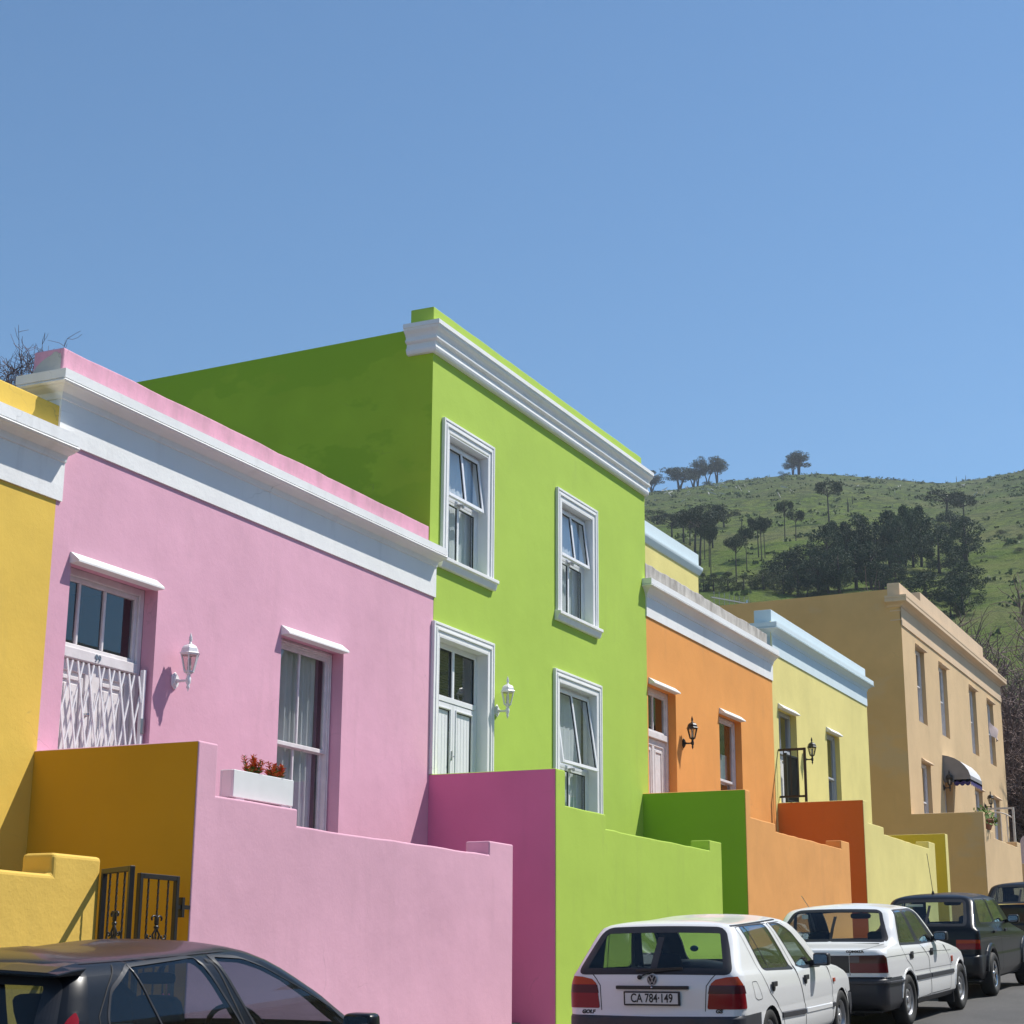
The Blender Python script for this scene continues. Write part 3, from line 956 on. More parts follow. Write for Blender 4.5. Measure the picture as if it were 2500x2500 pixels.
mb.build('blown_curtain', plain('pale_pink_curtain', (.62, .48, .45), rough=.9, var=.1, vscale=12), h, fix=False)
# canopy over the door
h2 = h
cv = [(10.0, 6.175), (9.85, 6.14), (9.68, 6.075), (9.52, 5.975), (9.40, 5.85), (9.31, 5.72), (9.265, 5.58)]
mb = MB(True)
xL, xR = 49.1, 50.75
n = len(cv)
mb.add([(xL, y, z) for y, z in cv] + [(xR, y, z) for y, z in cv], [(i, i + 1, n + i + 1, n + i) for i in range(n - 1)], 0, True)
side = [(10.0, 5.58)] + cv
k = len(side)
for x in (xL, xR):
    mb.add([(x, y, z) for y, z in side], [list(range(k))], 1)
cn = mb.build('door_canopy', [M['white_metal'], plain('grey_canvas', (.25, .245, .26), rough=.9, var=.15, vscale=4)], h2, fix=False)
def scallop(pts_fn, nsc):
    mb = MB(True)
    N_ = nsc * 6
    top = [pts_fn(i / N_, 0.0) for i in range(N_ + 1)]
    bot = [pts_fn(i / N_, .13 + .05 * abs(math.sin(math.pi * nsc * i / N_))) for i in range(N_ + 1)]
    mb.add(top + bot, [(i, i + 1, N_ + 2 + i, N_ + 1 + i) for i in range(N_)])
    return mb
blue = plain('navy_canvas', (.035, .025, .14), rough=.8)
wht = M['white_metal']
for nm, mat, dz, fn_ in (('canopy_skirt', cn.data.materials[1], 0, 0), ('canopy_valance', blue, .10, 1)):
    scallop(lambda u, d: (xL - .004, (10.0 if fn_ == 0 else 9.72) - (.735 if fn_ == 0 else .455) * u, 5.58 - dz - d), 4 if fn_ == 0 else 3).build(nm, [mat], h2, fix=False)
    scallop(lambda u, d: (xL + (xR - xL) * u, 9.262 - .003, 5.58 - dz - d), 8).build(nm, [mat], h2, fix=False)

# ---------------------------------------------------------------- garden walls
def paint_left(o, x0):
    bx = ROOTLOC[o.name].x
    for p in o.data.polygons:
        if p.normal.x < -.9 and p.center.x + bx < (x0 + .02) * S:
            p.material_index = 1  # left face takes the paint with shade put into its colour


def garden_wall(label, x0, xe, top, ledge1, x1, low, x2, blk, x3, front, side_m, edge, Yw=8.31, th=.27, cap=None, floor=None):
    """cross wall from the house to the pavement, then a stepped front wall ending in a pier"""
    zb = zg(x0) - .45
    t = thing('garden_wall', label, 'garden wall', H(x0, Yw, zg(x0)), group='stepped garden walls')
    mb = MB(True)
    f = [(x0, zb), (x3, zb), (x3, blk), (x2, blk)] + wavy(x2, x1, low) + wavy(x1, xe, ledge1, .004) + [(xe, top), (x0, top)]
    yb = Yw + .29
    mb.prism_xz(f, Yw, yb)
    pick = lambda m, p, q: m.z > zb + .01 and not (abs(m.x - x0) < .002 and abs(p.x - q.x) < .002 and (abs(m.y - yb) < .002 and abs(p.y - q.y) < .002)) and not (abs(m.x - (x0 + xe) / 2) < .002 and abs(m.y - yb) < .002)
    o = mb.build('front_wall', [front, side_m], t, bev=(.016, pick))
    paint_left(o, x0)
    mb = MB(True).box(x0, xe, yb, 9.999, zb, top)
    o = mb.build('side_wall', [front, side_m], t, bev=(.016, lambda m, p, q: m.z > top - .01 and abs(p.x - q.x) < .002))
    paint_left(o, x0)
    fl = (low - .95) if floor is None else floor
    MB(True).box(xe + .001, x3, Yw + .291, 9.998, zb, fl).build('terrace_floor', M['terrace'], t)
    nst = max(2, int((fl - zg(x3)) / .19))
    for i in range(nst):
        y = 8.75 + i * .26
        if y > 9.8: break
        MB(True).box(x3 + .002, x3 + 1.14, y, 9.996, zb, zg(x3) + (i + 1) * .19).build('step', M['terrace'], t)
    return t


mb = MB(True)
t = thing('garden_wall', 'low yellow garden wall with raised pier beside the black iron gate', 'garden wall', H(8, 8.31, zg(8)), group='stepped garden walls')
zb = zg(6) - .4
mb.prism_xz([(4.6, zb), (10.46, zb), (10.46, .86), (9.92, .86)] + wavy(9.92, 4.6, .71, .008), 8.31, 8.6)
mb.build('front_wall', M['yellow_wall'], t, bevel=.03, seg=3)
MB(True).box(4.6, 10.46, 8.601, 9.998, zb, -.25).build('terrace_floor', M['terrace'], t)
for i in range(3):
    MB(True).box(10.47, 11.58, 8.75 + .3 * i, 9.99, zb, zg(10.5) + (i + 1) * .2).build('step', M['terrace'], t)

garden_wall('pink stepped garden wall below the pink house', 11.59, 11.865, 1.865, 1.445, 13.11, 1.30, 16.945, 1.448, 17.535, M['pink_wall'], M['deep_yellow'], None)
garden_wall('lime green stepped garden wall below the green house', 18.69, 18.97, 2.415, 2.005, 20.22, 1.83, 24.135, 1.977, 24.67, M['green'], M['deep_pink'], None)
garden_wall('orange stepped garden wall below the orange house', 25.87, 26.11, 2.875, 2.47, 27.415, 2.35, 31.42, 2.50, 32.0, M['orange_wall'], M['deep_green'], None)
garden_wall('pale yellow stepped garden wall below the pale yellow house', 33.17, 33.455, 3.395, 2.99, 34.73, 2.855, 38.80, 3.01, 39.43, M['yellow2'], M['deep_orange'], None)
t = thing('garden_wall', 'narrow yellow end wall beside the tan wall', 'garden wall', H(40.6, 8.31, zg(40.6)), group='stepped garden walls')
o = MB(True).box(40.59, 40.87, 8.31, 9.999, zg(40) - .4, 3.315).build('side_wall', [M['yellow2'], M['shaded_yellow2']], t, bevel=.014)
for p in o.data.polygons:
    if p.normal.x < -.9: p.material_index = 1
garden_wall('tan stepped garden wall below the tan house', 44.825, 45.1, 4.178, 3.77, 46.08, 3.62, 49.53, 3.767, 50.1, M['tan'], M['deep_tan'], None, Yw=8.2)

# ---------------------------------------------------------------- lanterns
lantern('wall_lantern', 'white lantern on the pink wall beside the trellis gate', 13.488, 2.755, M['white_metal'], M['lamp_glass'], 'coach lanterns')
lantern('wall_lantern', 'white lantern on the green wall beside the double door', 20.546, 3.445, M['white_metal'], M['amber_lamp_glass'], 'coach lanterns')
lantern('wall_lantern', 'black lantern on the orange wall', 27.80, 3.905, M['black_iron'], M['amber_lamp_glass'], 'coach lanterns')
lantern('wall_lantern', 'black lantern on the pale yellow wall', 35.17, 4.47, M['black_iron'], M['amber_lamp_glass'], 'coach lanterns')
lantern('wall_lantern', 'black lantern under the curved door canopy on the tan wall', 49.02, 5.26, M['black_iron'], M['amber_lamp_glass'], 'coach lanterns', k=1.05)
lantern('wall_lantern', 'black lantern right of the canopy on the tan wall', 55.1, 5.28, M['black_iron'], M['amber_lamp_glass'], 'coach lanterns', k=1.05)

# ---------------------------------------------------------------- black iron gate in the yellow wall
def gate_leaf(parent, w, zt, zb):
    """leaf in local metres: x 0..w, z zb..zt (hinge at x=0)"""
    mb = MB()
    fr = .036
    for x in (fr / 2, w - fr / 2):
        mb.bar((x, 0, zb), (x, 0, zt), fr)
    for z in (zt - fr / 2, zb + fr / 2, zb + .3):
        mb.bar((fr, 0, z), (w - fr, 0, z), fr)
    fo = mb.build('gate_frame', M['black_iron'], parent, bevel=.003, seg=1)
    for i in (1, 2, 3):              # twisted bars
        x = w * i / 4
        m2 = MB()
        n = 60
        pts, fs = [], []
        for k in range(n + 1):
            z = zb + .3 + (zt - fr - zb - .3) * k / n
            a = k * .55
            for j in range(4):
                pts.append((x + .0085 * math.cos(a + j * math.pi / 2), .0085 * math.sin(a + j * math.pi / 2), z))
        for k in range(n):
            for j in range(4):
                fs.append((k * 4 + j, k * 4 + (j + 1) % 4, (k + 1) * 4 + (j + 1) % 4, (k + 1) * 4 + j))
        m2.add(pts, fs)
        m2.build('twisted_bar', M['black_iron'], parent)
    zc = zt - .58
    m3 = MB()
    def sp(cx, cz, r0, a0, a1, turns=26, rm=.9):
        return [(cx + (r0 * (1 - .62 * i / turns)) * math.cos(a0 + (a1 - a0) * i / turns), -.002, cz + (r0 * (1 - .62 * i / turns)) * math.sin(a0 + (a1 - a0) * i / turns)) for i in range(turns + 1)]
    c = w / 2
    for s in (-1, 1):
        # ram's-horn top
        top = [(c + s * (.006 + .002), -.002, zc + .20), (c + s * .01, -.002, zc + .26)] + [(c + s * (.035 - .03 * math.cos(a)), -.002, zc + .262 + .03 * math.sin(a)) for a in [i * .35 for i in range(1, 12)]]
        m3.tube(top, [.012] * 2 + [.012 - .0005 * i for i in range(len(top) - 2)], 6)
        neck = [(c + s * .008, -.002, zc + .2), (c + s * .012, -.002, zc + .14), (c + s * .045, -.002, zc + .09), (c + s * .03, -.002, zc + .03), (c + s * .042, -.002, zc - .05), (c + s * .042, -.002, zc - .12)]
        m3.tube(neck, .008, 6)
        q = sp(c + s * .085, zc + .07, .032, math.pi / 2 - s * .9 if s > 0 else math.pi / 2 + .9, (math.pi / 2 - s * .9 if s > 0 else math.pi / 2 + .9) - s * 4.6)
        m3.tube(q, .008, 6)
        m3.tube([(c + s * .045, -.002, zc + .03), (c + s * .07, -.002, zc + .01), (c + s * .10, -.002, zc + .005), (c + s * .118, -.002, zc - .02)], .008, 6)
        m3.tube([(c + s * .045, -.002, zc - .05), (c + s * .075, -.002, zc - .03), (c + s * .11, -.002, zc - .07), (c + s * .09, -.002, zc - .11), (c + s * .075, -.002, zc - .09)], .008, 6)
    m3.lathe([(0, -.014), (.02, -.012), (.022, 0), (.02, .012), (0, .014)], 8, (c, -.002, zc + .17), 'y')
    m3.xf(lambda p: Vector((c + (p.x - c) * .92, p.y, zc + .27 + (p.z - zc - .27) * .66)))
    m3.build('scroll_ornament', M['black_iron'], parent)


g = thing('iron_gate', 'black wrought iron gate leaf swung open in front of the yellow wall', 'gate', H(10.475, 8.30, 0), (0, 0, R(-120)), group='wrought iron gate leaves')
gate_leaf(g, .52, .775 * S, -.75 * S)
g = thing('iron_gate', 'black wrought iron gate leaf closed beside the pink wall', 'gate', H(10.925, 8.32, 0), group='wrought iron gate leaves')
gate_leaf(g, .475, .775 * S, -.75 * S)
mb = MB(); mb.box(.476, .53, -.012, .012, .50, .53); mb.box(.515, .545, -.022, .022, .44, .585); mb.box(.545, .628, -.012, .012, .5, .53)
mb.build('hinge_block', M['black_iron'], g)

# ---------------------------------------------------------------- planter, pots, railings, aerial
t = thing('planter_box', 'white planter box on the pink wall ledge', 'planter', H(12.77, 8.5, 1.447))
mb = MB(True)
ring_ = (12.235, 13.17, 8.40, 8.54, 1.475, 1.705)
x0, x1, y0, y1, z0, z1 = ring_
mb.box(x0, x1, y0, y0 + .02, z0, z1); mb.box(x0, x1, y1 - .02, y1, z0, z1)
mb.box(x0, x0 + .02, y0 + .02, y1 - .02, z0, z1); mb.box(x1 - .02, x1, y0 + .02, y1 - .02, z0, z1)
mb.box(x0 + .02, x1 - .02, y0 + .02, y1 - .02, z0, z0 + .02)
mb.build('box', M['planter'], t, bevel=.004, seg=1)
mb = MB(True); mb.box(12.3, 12.42, 8.41, 8.53, 1.447, 1.475); mb.box(13.0, 13.12, 8.41, 8.53, 1.447, 1.475)
mb.build('foot', M['planter'], t)
MB(True).box(x0 + .02, x1 - .02, y0 + .02, y1 - .02, z0 + .021, z1 - .03).build('soil', plain('soil', (.05, .035, .025), rough=1), t)


def succulent(label, x, y, z, h, w, seed, cm=('red_leaf', 'green_leaf')):
    rnd = random.Random(seed)
    t = thing('succulent_plant', label, 'plant', H(x, y, z), group='red succulents in the planter')
    stems = MB(); lv = MB(); gl = MB()
    for i in range(12):
        a = rnd.uniform(0, 6.28); r = rnd.uniform(0, w * .45)
        hh = h * rnd.uniform(.35, 1.0) * (1 - .5 * r / w)
        b = Vector((r * .5 * math.cos(a), r * .35 * math.sin(a), 0)); tip = Vector((r * 1.3 * math.cos(a), r * .6 * math.sin(a), hh))
        stems.tube([b, (b + tip) / 2 + Vector((0, 0, .01)), tip], [.006, .005, .003], 5)
        nl = int(26 * hh / h) + 12
        for k in range(nl):
            f = .15 + .85 * k / nl
            p = b.lerp(tip, f)
            aa = k * 2.4
            ln = rnd.uniform(.035, .065) * (1.15 - .55 * f)
            d = Vector((math.cos(aa), math.sin(aa), rnd.uniform(.1, .9))).normalized()
            s = d.cross(Vector((0, 0, 1))).normalized() * ln * .17
            u = d.cross(s).normalized() * ln * .08
            q = [p - s, p + d * ln * .5 - u, p + s, p + d * ln, p + d * ln * .5 + u]
            tgt = lv if rnd.random() < .35 + .65 * f else gl
            tgt.add([p - s * .6, p + d * ln * .45 - s, p + d * ln, p + d * ln * .45 + s, p + s * .6, p + d * ln * .45 + u * 2], [(0, 1, 5), (1, 2, 5), (2, 3, 5), (3, 4, 5), (4, 0, 5), (0, 4, 3, 2, 1)])
    stems.build('stem', M['green_leaf'], t)
    lv.build('leaves', M['red_leaf'], t); gl.build('lower_leaves', M['green_leaf'], t)
    return t


succulent('red succulent at the left end of the white planter, the taller clump', 12.62, 8.47, 1.69, .20, .25, 1)
succulent('red succulent near the middle of the white planter, the broader clump', 12.96, 8.47, 1.69, .17, .27, 5)

t = thing('flower_pot', 'terracotta pot hanging on the tan garden wall', 'flower pot', H(45.5, 8.33, 3.775))
mb = MB(); mb.lathe([(.0, .0), (.17, .0), (.24, .2), (.25, .21), (.25, .25), (.22, .25), (.2, .2), (0, .19)], 18)
mb.build('pot', plain('terracotta', (.42, .17, .10), rough=.85, var=.15, vscale=12), t)
rnd = random.Random(4)
t = thing('potted_plant', 'leafy green plant in the terracotta pot', 'plant', H(45.5, 8.33, 3.775) + Vector((0, 0, .2)))
mb = MB()
for i in range(240):
    a = rnd.uniform(0, 6.28); r = .42 * math.sqrt(rnd.random()); z = rnd.uniform(0, .36) * (1 - .4 * r / .42) - (.12 if r > .3 else 0)
    p = Vector((r * math.cos(a), r * math.sin(a) * .8, z)); d = Vector((rnd.uniform(-1, 1), rnd.uniform(-1, 1), rnd.uniform(-.3, 1))).normalized()
    s = d.orthogonal().normalized() * .035
    mb.add([p, p + d * .05 + s, p + d * .1, p + d * .05 - s], [(0, 1, 2, 3)])
mb.build('leaves', M['green_leaf'], t, fix=False)

t = thing('iron_railing', 'black iron railing standing on the orange side wall', 'railing', H(33.31, 9.7, 3.395))
mb = MB(True)
mb.bar((33.31, 9.463, 3.396), (33.31, 9.463, 4.465), .045); mb.bar((33.31, 9.485, 4.44), (33.31, 9.99, 4.44), .045); mb.bar((33.31, 9.485, 3.52), (33.31, 9.99, 3.52), .04)
mb.build('frame', M['black_iron'], t)
for y in (9.6, 9.75, 9.89):
    MB(True).bar((33.31, y, 3.54), (33.31, y, 4.418), .018).build('baluster', M['black_iron'], t)

t = thing('iron_railing', 'white railing with arched bars on the tan garden wall', 'railing', H(51.6, 9.0, 4.0))
wm = plain('cream_railing_paint', (.66, .60, .54), rough=.5)
mb = MB(True)
mb.bar((51.6, 8.59, 3.3), (51.6, 8.59, 4.905), .06); mb.bar((51.6, 8.62, 4.88), (51.6, 9.5, 4.88), .05); mb.bar((51.6, 9.48, 3.3), (51.6, 9.48, 4.85), .05)
mb.tube([(51.6, 8.62 + .86 * i / 12, 4.55 + .22 * math.sin(math.pi * (.08 + .84 * i / 12))) for i in range(13)], .02, 6)
mb.build('frame', wm, t)
for y in (8.78, 8.95, 9.12, 9.3):
    MB(True).bar((51.6, y, 3.3), (51.6, y, 4.70), .026).build('baluster', wm, t)
t = thing('garden_wall', 'tan cross wall carrying the white railing', 'garden wall', H(51.6, 8.9, zg(51)), group='stepped garden walls')
MB(True).box(51.45, 51.75, 8.35, 9.999, zg(51) - .4, 3.3).build('side_wall', [M['tan']], t, bevel=.014)

t = thing('tv_aerial', 'grey television aerial above the tan roof', 'aerial', H(48.4, 15.4, 9.9))
mb = MB(True)
mb.bar((45.35, 15.4, 10.42), (49.0, 15.4, 10.93), .03)
mb.build('boom', M['dull_alloy'], t)
mb = MB(True).bar((48.7, 15.42, 9.985), (48.7, 15.42, 11.0), .045)
mb.build('mast', M['steel'], t)
for i in range(8):
    x = 45.6 + i * .46
    z = 10.42 + (x - 45.35) * .14
    MB(True).bar((x, 15.4, z - .19), (x, 15.4, z + .19), .013).build('element', M['dull_alloy'], t)

# ---------------------------------------------------------------- beyond the tan house
t = thing('garden_wall', 'lilac grey wall with rounded top beyond the tan wall at the right edge', 'garden wall', H(57, 9.0, zg(57)), group='stepped garden walls')
mb = MB(True)
mb.prism_yz([(9.35, zg(57) - .4), (9.35, 4.30), (9.31, 4.42), (9.24, 4.50), (9.12, 4.55), (7.6, 4.55), (7.6, zg(57) - .4)], 57.0, 57.35)
mb.build('wall', plaster('lilac_plaster', (.50, .44, .50)), t)
MB(True).box(56.95, 57.0, 7.6, 9.30, zg(57) - .3, 3.2).build('red_base', plaster('brick_red_plaster', (.40, .09, .05)), t)
t = thing('porch_roof', 'maroon sloping porch roof behind the lilac wall', 'roof', H(60, 9, zg(60)))
mb = MB(True)
mb.prism_yz([(10.05, 4.42), (9.0, 5.30), (7.8, 5.30), (7.8, 5.0), (9.0, 4.62), (9.9, 4.36)], 60.2, 62.5)
mb.build('roof', plain('maroon_paint', (.17, .03, .06), rough=.6, var=.2), t)
for y in (8.0, 9.7):
    MB(True).box(61.2, 61.35, y, y + .15, zg(60) - .3, 4.7).build('post', M['white'], t)
# ================================================================== cars
M['car_white'] = plain('white_car_paint', (.78, .79, .79), rough=.3, coat=.6)
M['car_black'] = plain('black_car_paint', (.006, .007, .010), rough=.3, coat=.22, spec=.25)
M['car_navy'] = plain('dark_navy_car_paint', (.005, .007, .013), rough=.3, coat=.22, spec=.25)
M['trim'] = plain('black_plastic_trim', (.018, .018, .022), rough=.42)
M['grey_trim'] = plain('dark_grey_bumper_plastic', (.035, .036, .045), rough=.45, var=.08)
M['seam'] = plain('panel_gap', (.02, .02, .022), rough=.8)
M['lining'] = plain('car_lining', (.05, .052, .06), rough=.9)
M['seat'] = plain('seat_cloth', (.03, .033, .045), rough=.95, var=.1, vscale=40)
M['tyre'] = plain('tyre_rubber', (.022, .022, .022), rough=.75, var=.1)
M['hubcap'] = plain('grey_hub_cap', (.42, .42, .43), rough=.35, metal=.6)
M['alloy'] = plain('alloy_wheel', (.7, .7, .72), rough=.22, metal=1)
M['car_glass'] = glass('car_glass', (.72, .80, .80), 1.25)
M['side_glass'] = glass('car_side_glass', (.55, .62, .64), 2.6)
M['tint_glass'] = glass('tinted_car_glass', (.46, .53, .56), 1.2)
M['red_lens'] = plain('red_lamp_lens', (.24, .004, .010), rough=.18, coat=.15, spec=.35)
M['deep_red_lens'] = plain('deep_red_lamp_lens', (.13, .005, .010), rough=.2, spec=.3)
M['dark_lens'] = plain('smoked_lamp_lens', (.075, .010, .016), rough=.2, spec=.35)
M['amber_lens'] = plain('amber_lamp_lens', (.42, .05, .008), rough=.18, coat=.1, spec=.35)
M['clear_lens'] = plain('clear_lamp_lens', (.5, .5, .52), rough=.1, coat=.8)
M['plate'] = plain('number_plate', (.68, .68, .66), rough=.4)
M['ink'] = plain('black_lettering', (.012, .012, .015), rough=.5)
M['mirror'] = plain('mirror_glass', (.9, .9, .9), rough=.02, metal=1)
M['chrome'] = plain('chrome', (.62, .62, .64), rough=.12, metal=1)
M['badge_grey'] = plain('satin_badge_metal', (.36, .36, .38), rough=.35, metal=.3)


class Pch:
    def __init__(self, t, v):
        t, v = np.array(t, float), np.array(v, float)
        h = np.diff(t); d = np.diff(v) / h
        m = np.zeros_like(v)
        for i in range(1, len(v) - 1):
            if d[i - 1] * d[i] > 0:
                w1, w2 = 2 * h[i] + h[i - 1], h[i] + 2 * h[i - 1]
                m[i] = (w1 + w2) / (w1 / d[i - 1] + w2 / d[i])
        m[0], m[-1] = d[0], d[-1]
        self.t, self.v, self.m = t, v, m

    def __call__(self, x):
        x = np.clip(np.asarray(x, float), self.t[0], self.t[-1])
        i = np.clip(np.searchsorted(self.t, x, side='right') - 1, 0, len(self.t) - 2)
        h = self.t[i + 1] - self.t[i]; s = (x - self.t[i]) / h
        s2, s3 = s * s, s * s * s
        return (2 * s3 - 3 * s2 + 1) * self.v[i] + (s3 - 2 * s2 + s) * h * self.m[i] + (-2 * s3 + 3 * s2) * self.v[i + 1] + (s3 - s2) * h * self.m[i + 1]


def round_poly(pts, r=.05, n=4):
    out = []
    k = len(pts)
    for i in range(k):
        p, a, b = Vector(pts[i]), Vector(pts[i - 1]), Vector(pts[(i + 1) % k])
        ra = min(r, (a - p).length * .45); rb = min(r, (b - p).length * .45)
        q0, q1 = p + (a - p).normalized() * ra, p + (b - p).normalized() * rb
        for j in range(n + 1):
            s = j / n
            out.append(tuple(q0 * (1 - s) ** 2 + p * 2 * s * (1 - s) + q1 * s * s))
    return out


def densify(pts, step, closed=True):
    out = []
    k = len(pts)
    for i in range(k if closed else k - 1):
        a, b = Vector(pts[i]), Vector(pts[(i + 1) % k])
        n = max(1, int((b - a).length / step))
        out += [tuple(a.lerp(b, j / n)) for j in range(n)]
    if not closed: out.append(tuple(pts[-1]))
    return out


def inside(poly, x, y):
    """vectorised point in polygon"""
    px = np.array([p[0] for p in poly]); py = np.array([p[1] for p in poly])
    r = np.zeros(x.shape, bool)
    j = len(poly) - 1
    for i in range(len(poly)):
        c = ((py[i] > y) != (py[j] > y))
        den = py[j] - py[i]
        if abs(den) > 1e-12:
            r ^= c & (x < (px[j] - px[i]) * (y - py[i]) / den + px[i])
        j = i
    return r


class Shell:
    """car body skin: a stack of rounded loops, addressed by (U round the loop, V up the loop)"""
    def __init__(self, rows, taper_f=.05, taper_r=.02, crown=.02, bulge=.03, bow=.015):
        rows = np.array(rows, float)       # xr zr xf zf W rr rf
        t = [0.0]
        for i in range(1, len(rows)):
            a, b = rows[i - 1], rows[i]
            d = (math.hypot(b[0] - a[0], b[1] - a[1]) + math.hypot(b[4] - a[4], (b[1] + b[3] - a[1] - a[3]) / 2)) / 2
            t.append(t[-1] + max(.02, d))
        self.T = t[-1]
        self.c = [Pch(t, rows[:, i]) for i in range(7)]
        self.tr = t
        self.tf, self.trp, self.crown, self.bulge, self.bow = taper_f, taper_r, crown, bulge, bow
        self.seg = [.68, .16, 3.3, .25, .6]
        self.cum = np.cumsum([0] + self.seg)
        self.U = self.cum[-1]
        self.xm = float((rows[3][0] + rows[3][2]) / 2); self.hl = float((rows[3][2] - rows[3][0]) / 2)

    def params(self, V):
        xr, zr, xf, zf, W, rr, rf = [c(V) for c in self.c]
        W = np.maximum(W, .0004)
        rr = np.minimum(rr, W * .98); rf = np.minimum(rf, W * .98)
        return xr, zr, xf, zf, W, rr, rf

    def P(self, U, V):
        U = np.asarray(U, float); V = np.asarray(V, float)
        xr, zr, xf, zf, W, rr, rf = self.params(V)
        s, c = self.seg, self.cum
        a1 = np.clip((U - c[1]) / s[1], 0, 1) * np.pi / 2
        a4 = np.clip((U - c[3]) / s[3], 0, 1) * np.pi / 2
        y = np.where(U < c[1], U / s[0] * (W - rr), np.where(U < c[2], (W - rr) + rr * np.sin(a1), np.where(U < c[3], W, np.where(U < c[4], (W - rf) + rf * np.cos(a4), (c[5] - U) / s[4] * (W - rf)))))
        x = np.where(U < c[1], xr, np.where(U < c[2], xr + rr * (1 - np.cos(a1)), np.where(U < c[3], xr + rr + (U - c[2]) / s[2] * (xf - rf - xr - rr), np.where(U < c[4], xf - rf + rf * np.sin(a4), xf))))
        f = np.clip((x - xr) / np.maximum(xf - xr, 1e-6), 0, 1)
        z = zr + (zf - zr) * f
        q = (x - self.xm) / self.hl
        wr = np.clip(y / W, 0, 1)
        endw = np.clip(1 - 2.2 * np.minimum(f, 1 - f), 0, 1)
        x2 = x + np.where(f < .5, 1, -1) * self.bulge * (wr ** 2) * (endw > 0) * np.clip(1 - 6 * np.minimum(f, 1 - f), 0, 1)
        tp = 1 - self.tf * np.clip(q, 0, 2) ** 3 - self.trp * np.clip(-q, 0, 2) ** 3
        y2 = y * tp
        z2 = z + self.crown * (1 - np.clip(y / .66, 0, 1) ** 2) * np.clip(1 - 3 * np.minimum(f, 1 - f), 0, 1) * np.clip((V / self.T - .3) * 2, 0, 1)
        return np.stack([x2, -y2, z2], -1)            # right-hand side is -y

    def nrm(self, U, V):
        e = .004
        a = self.P(np.clip(U + e, 0, self.U), V) - self.P(np.clip(U - e, 0, self.U), V)
        b = self.P(U, np.clip(V + e, 0, self.T)) - self.P(U, np.clip(V - e, 0, self.T))
        n = np.cross(a, b)
        l = np.linalg.norm(n, axis=-1, keepdims=True)
        n = n / np.maximum(l, 1e-9)
        return n

    # ---- real coordinates -> (U,V)
    def _v(self, fn, target):
        lo, hi = 0.0, self.T
        for _ in range(40):
            m = (lo + hi) / 2
            if fn(m) < target: lo = m
            else: hi = m
        return (lo + hi) / 2

    def side(self, x, z):
        def zz(v):
            xr, zr, xf, zf, W, rr, rf = [float(q) for q in self.params(v)]
            f = min(1, max(0, (x - xr) / (xf - xr)))
            return zr + (zf - zr) * f
        v = self._v(zz, z)
        xr, zr, xf, zf, W, rr, rf = [float(q) for q in self.params(v)]
        c, s = self.cum, self.seg
        if x < xr + rr:
            a = math.acos(max(-1, min(1, 1 - (x - xr) / max(rr, 1e-6))))
            return (c[1] + a / (math.pi / 2) * s[1], v)
        if x > xf - rf:
            a = math.asin(max(-1, min(1, (x - (xf - rf)) / max(rf, 1e-6))))
            return (c[3] + a / (math.pi / 2) * s[3], v)
        return (c[2] + (x - xr - rr) / (xf - rf - xr - rr) * s[2], v)

    def rear(self, y, z):
        """y = distance from the centre line measured round the corner"""
        v = self._v(lambda q: float(self.c[1](q)), z)
        xr, zr, xf, zf, W, rr, rf = [float(q) for q in self.params(v)]
        c, s = self.cum, self.seg
        if y <= W - rr: return (y / (W - rr) * s[0], v)
        a = (y - (W - rr)) / rr
        if a < math.pi / 2: return (c[1] + a / (math.pi / 2) * s[1], v)
        return (c[2] + (y - (W - rr) - rr * math.pi / 2) / (xf - rf - xr - rr) * s[2], v)

    def front(self, y, z):
        v = self._v(lambda q: float(self.c[3](q)), z)
        xr, zr, xf, zf, W, rr, rf = [float(q) for q in self.params(v)]
        c, s = self.cum, self.seg
        if y <= W - rf: return (c[5] - y / (W - rf) * s[4], v)
        return (c[4] - min(1, (y - (W - rf)) / (rf * math.pi / 2)) * s[3], v)

    def poly(self, where, pts, r=.04, step=.03, closed=True):
        if r: pts = round_poly(pts, r)
        return [getattr(self, where)(*p) for p in densify(pts, step, closed)]

    # ---- cut the skin into regions
    def cut(self, regions, du=.07, dv=.05):
        verts, edges = [], []
        nu, nv = int(self.U / du), int(self.T / dv)
        us = sorted(set([self.U * i / nu for i in range(nu + 1)] + list(self.cum) + [self.cum[1] + self.seg[1] * k / 5 for k in range(1, 5)] + [self.cum[3] + self.seg[3] * k / 5 for k in range(1, 5)]))
        vs = sorted(set([self.T * j / nv for j in range(nv + 1)] + list(self.tr)))
        for u in us:
            for v in vs:
                verts.append(Vector((u, v)))
        for name, poly in regions:
            b = len(verts)
            poly = [(min(max(u, 0), self.U), min(max(v, 0), self.T)) for u, v in poly]
            verts += [Vector(p) for p in poly]
            k = len(poly)
            edges += [(b + i, b + (i + 1) % k) for i in range(k)]
        ov, oe, of, _, _, _ = delaunay_2d_cdt(verts, edges, [], 0, 1e-5)
        pv = np.array([(p.x, p.y) for p in ov])
        tri = np.array([f for f in of if len(f) == 3])
        cen = pv[tri].mean(1)
        lab = np.full(len(tri), -1)
        for i, (name, poly) in enumerate(regions):
            lab[inside(poly, cen[:, 0], cen[:, 1])] = i
        a = pv[tri]
        ar = (a[:, 1, 0] - a[:, 0, 0]) * (a[:, 2, 1] - a[:, 0, 1]) - (a[:, 1, 1] - a[:, 0, 1]) * (a[:, 2, 0] - a[:, 0, 0])
        tri[ar < 0] = tri[ar < 0][:, ::-1]
        ok = np.abs(ar) > 1e-9
        self.pv, self.tri, self.lab, self.names = pv, tri[ok], lab[ok], [n for n, _ in regions]
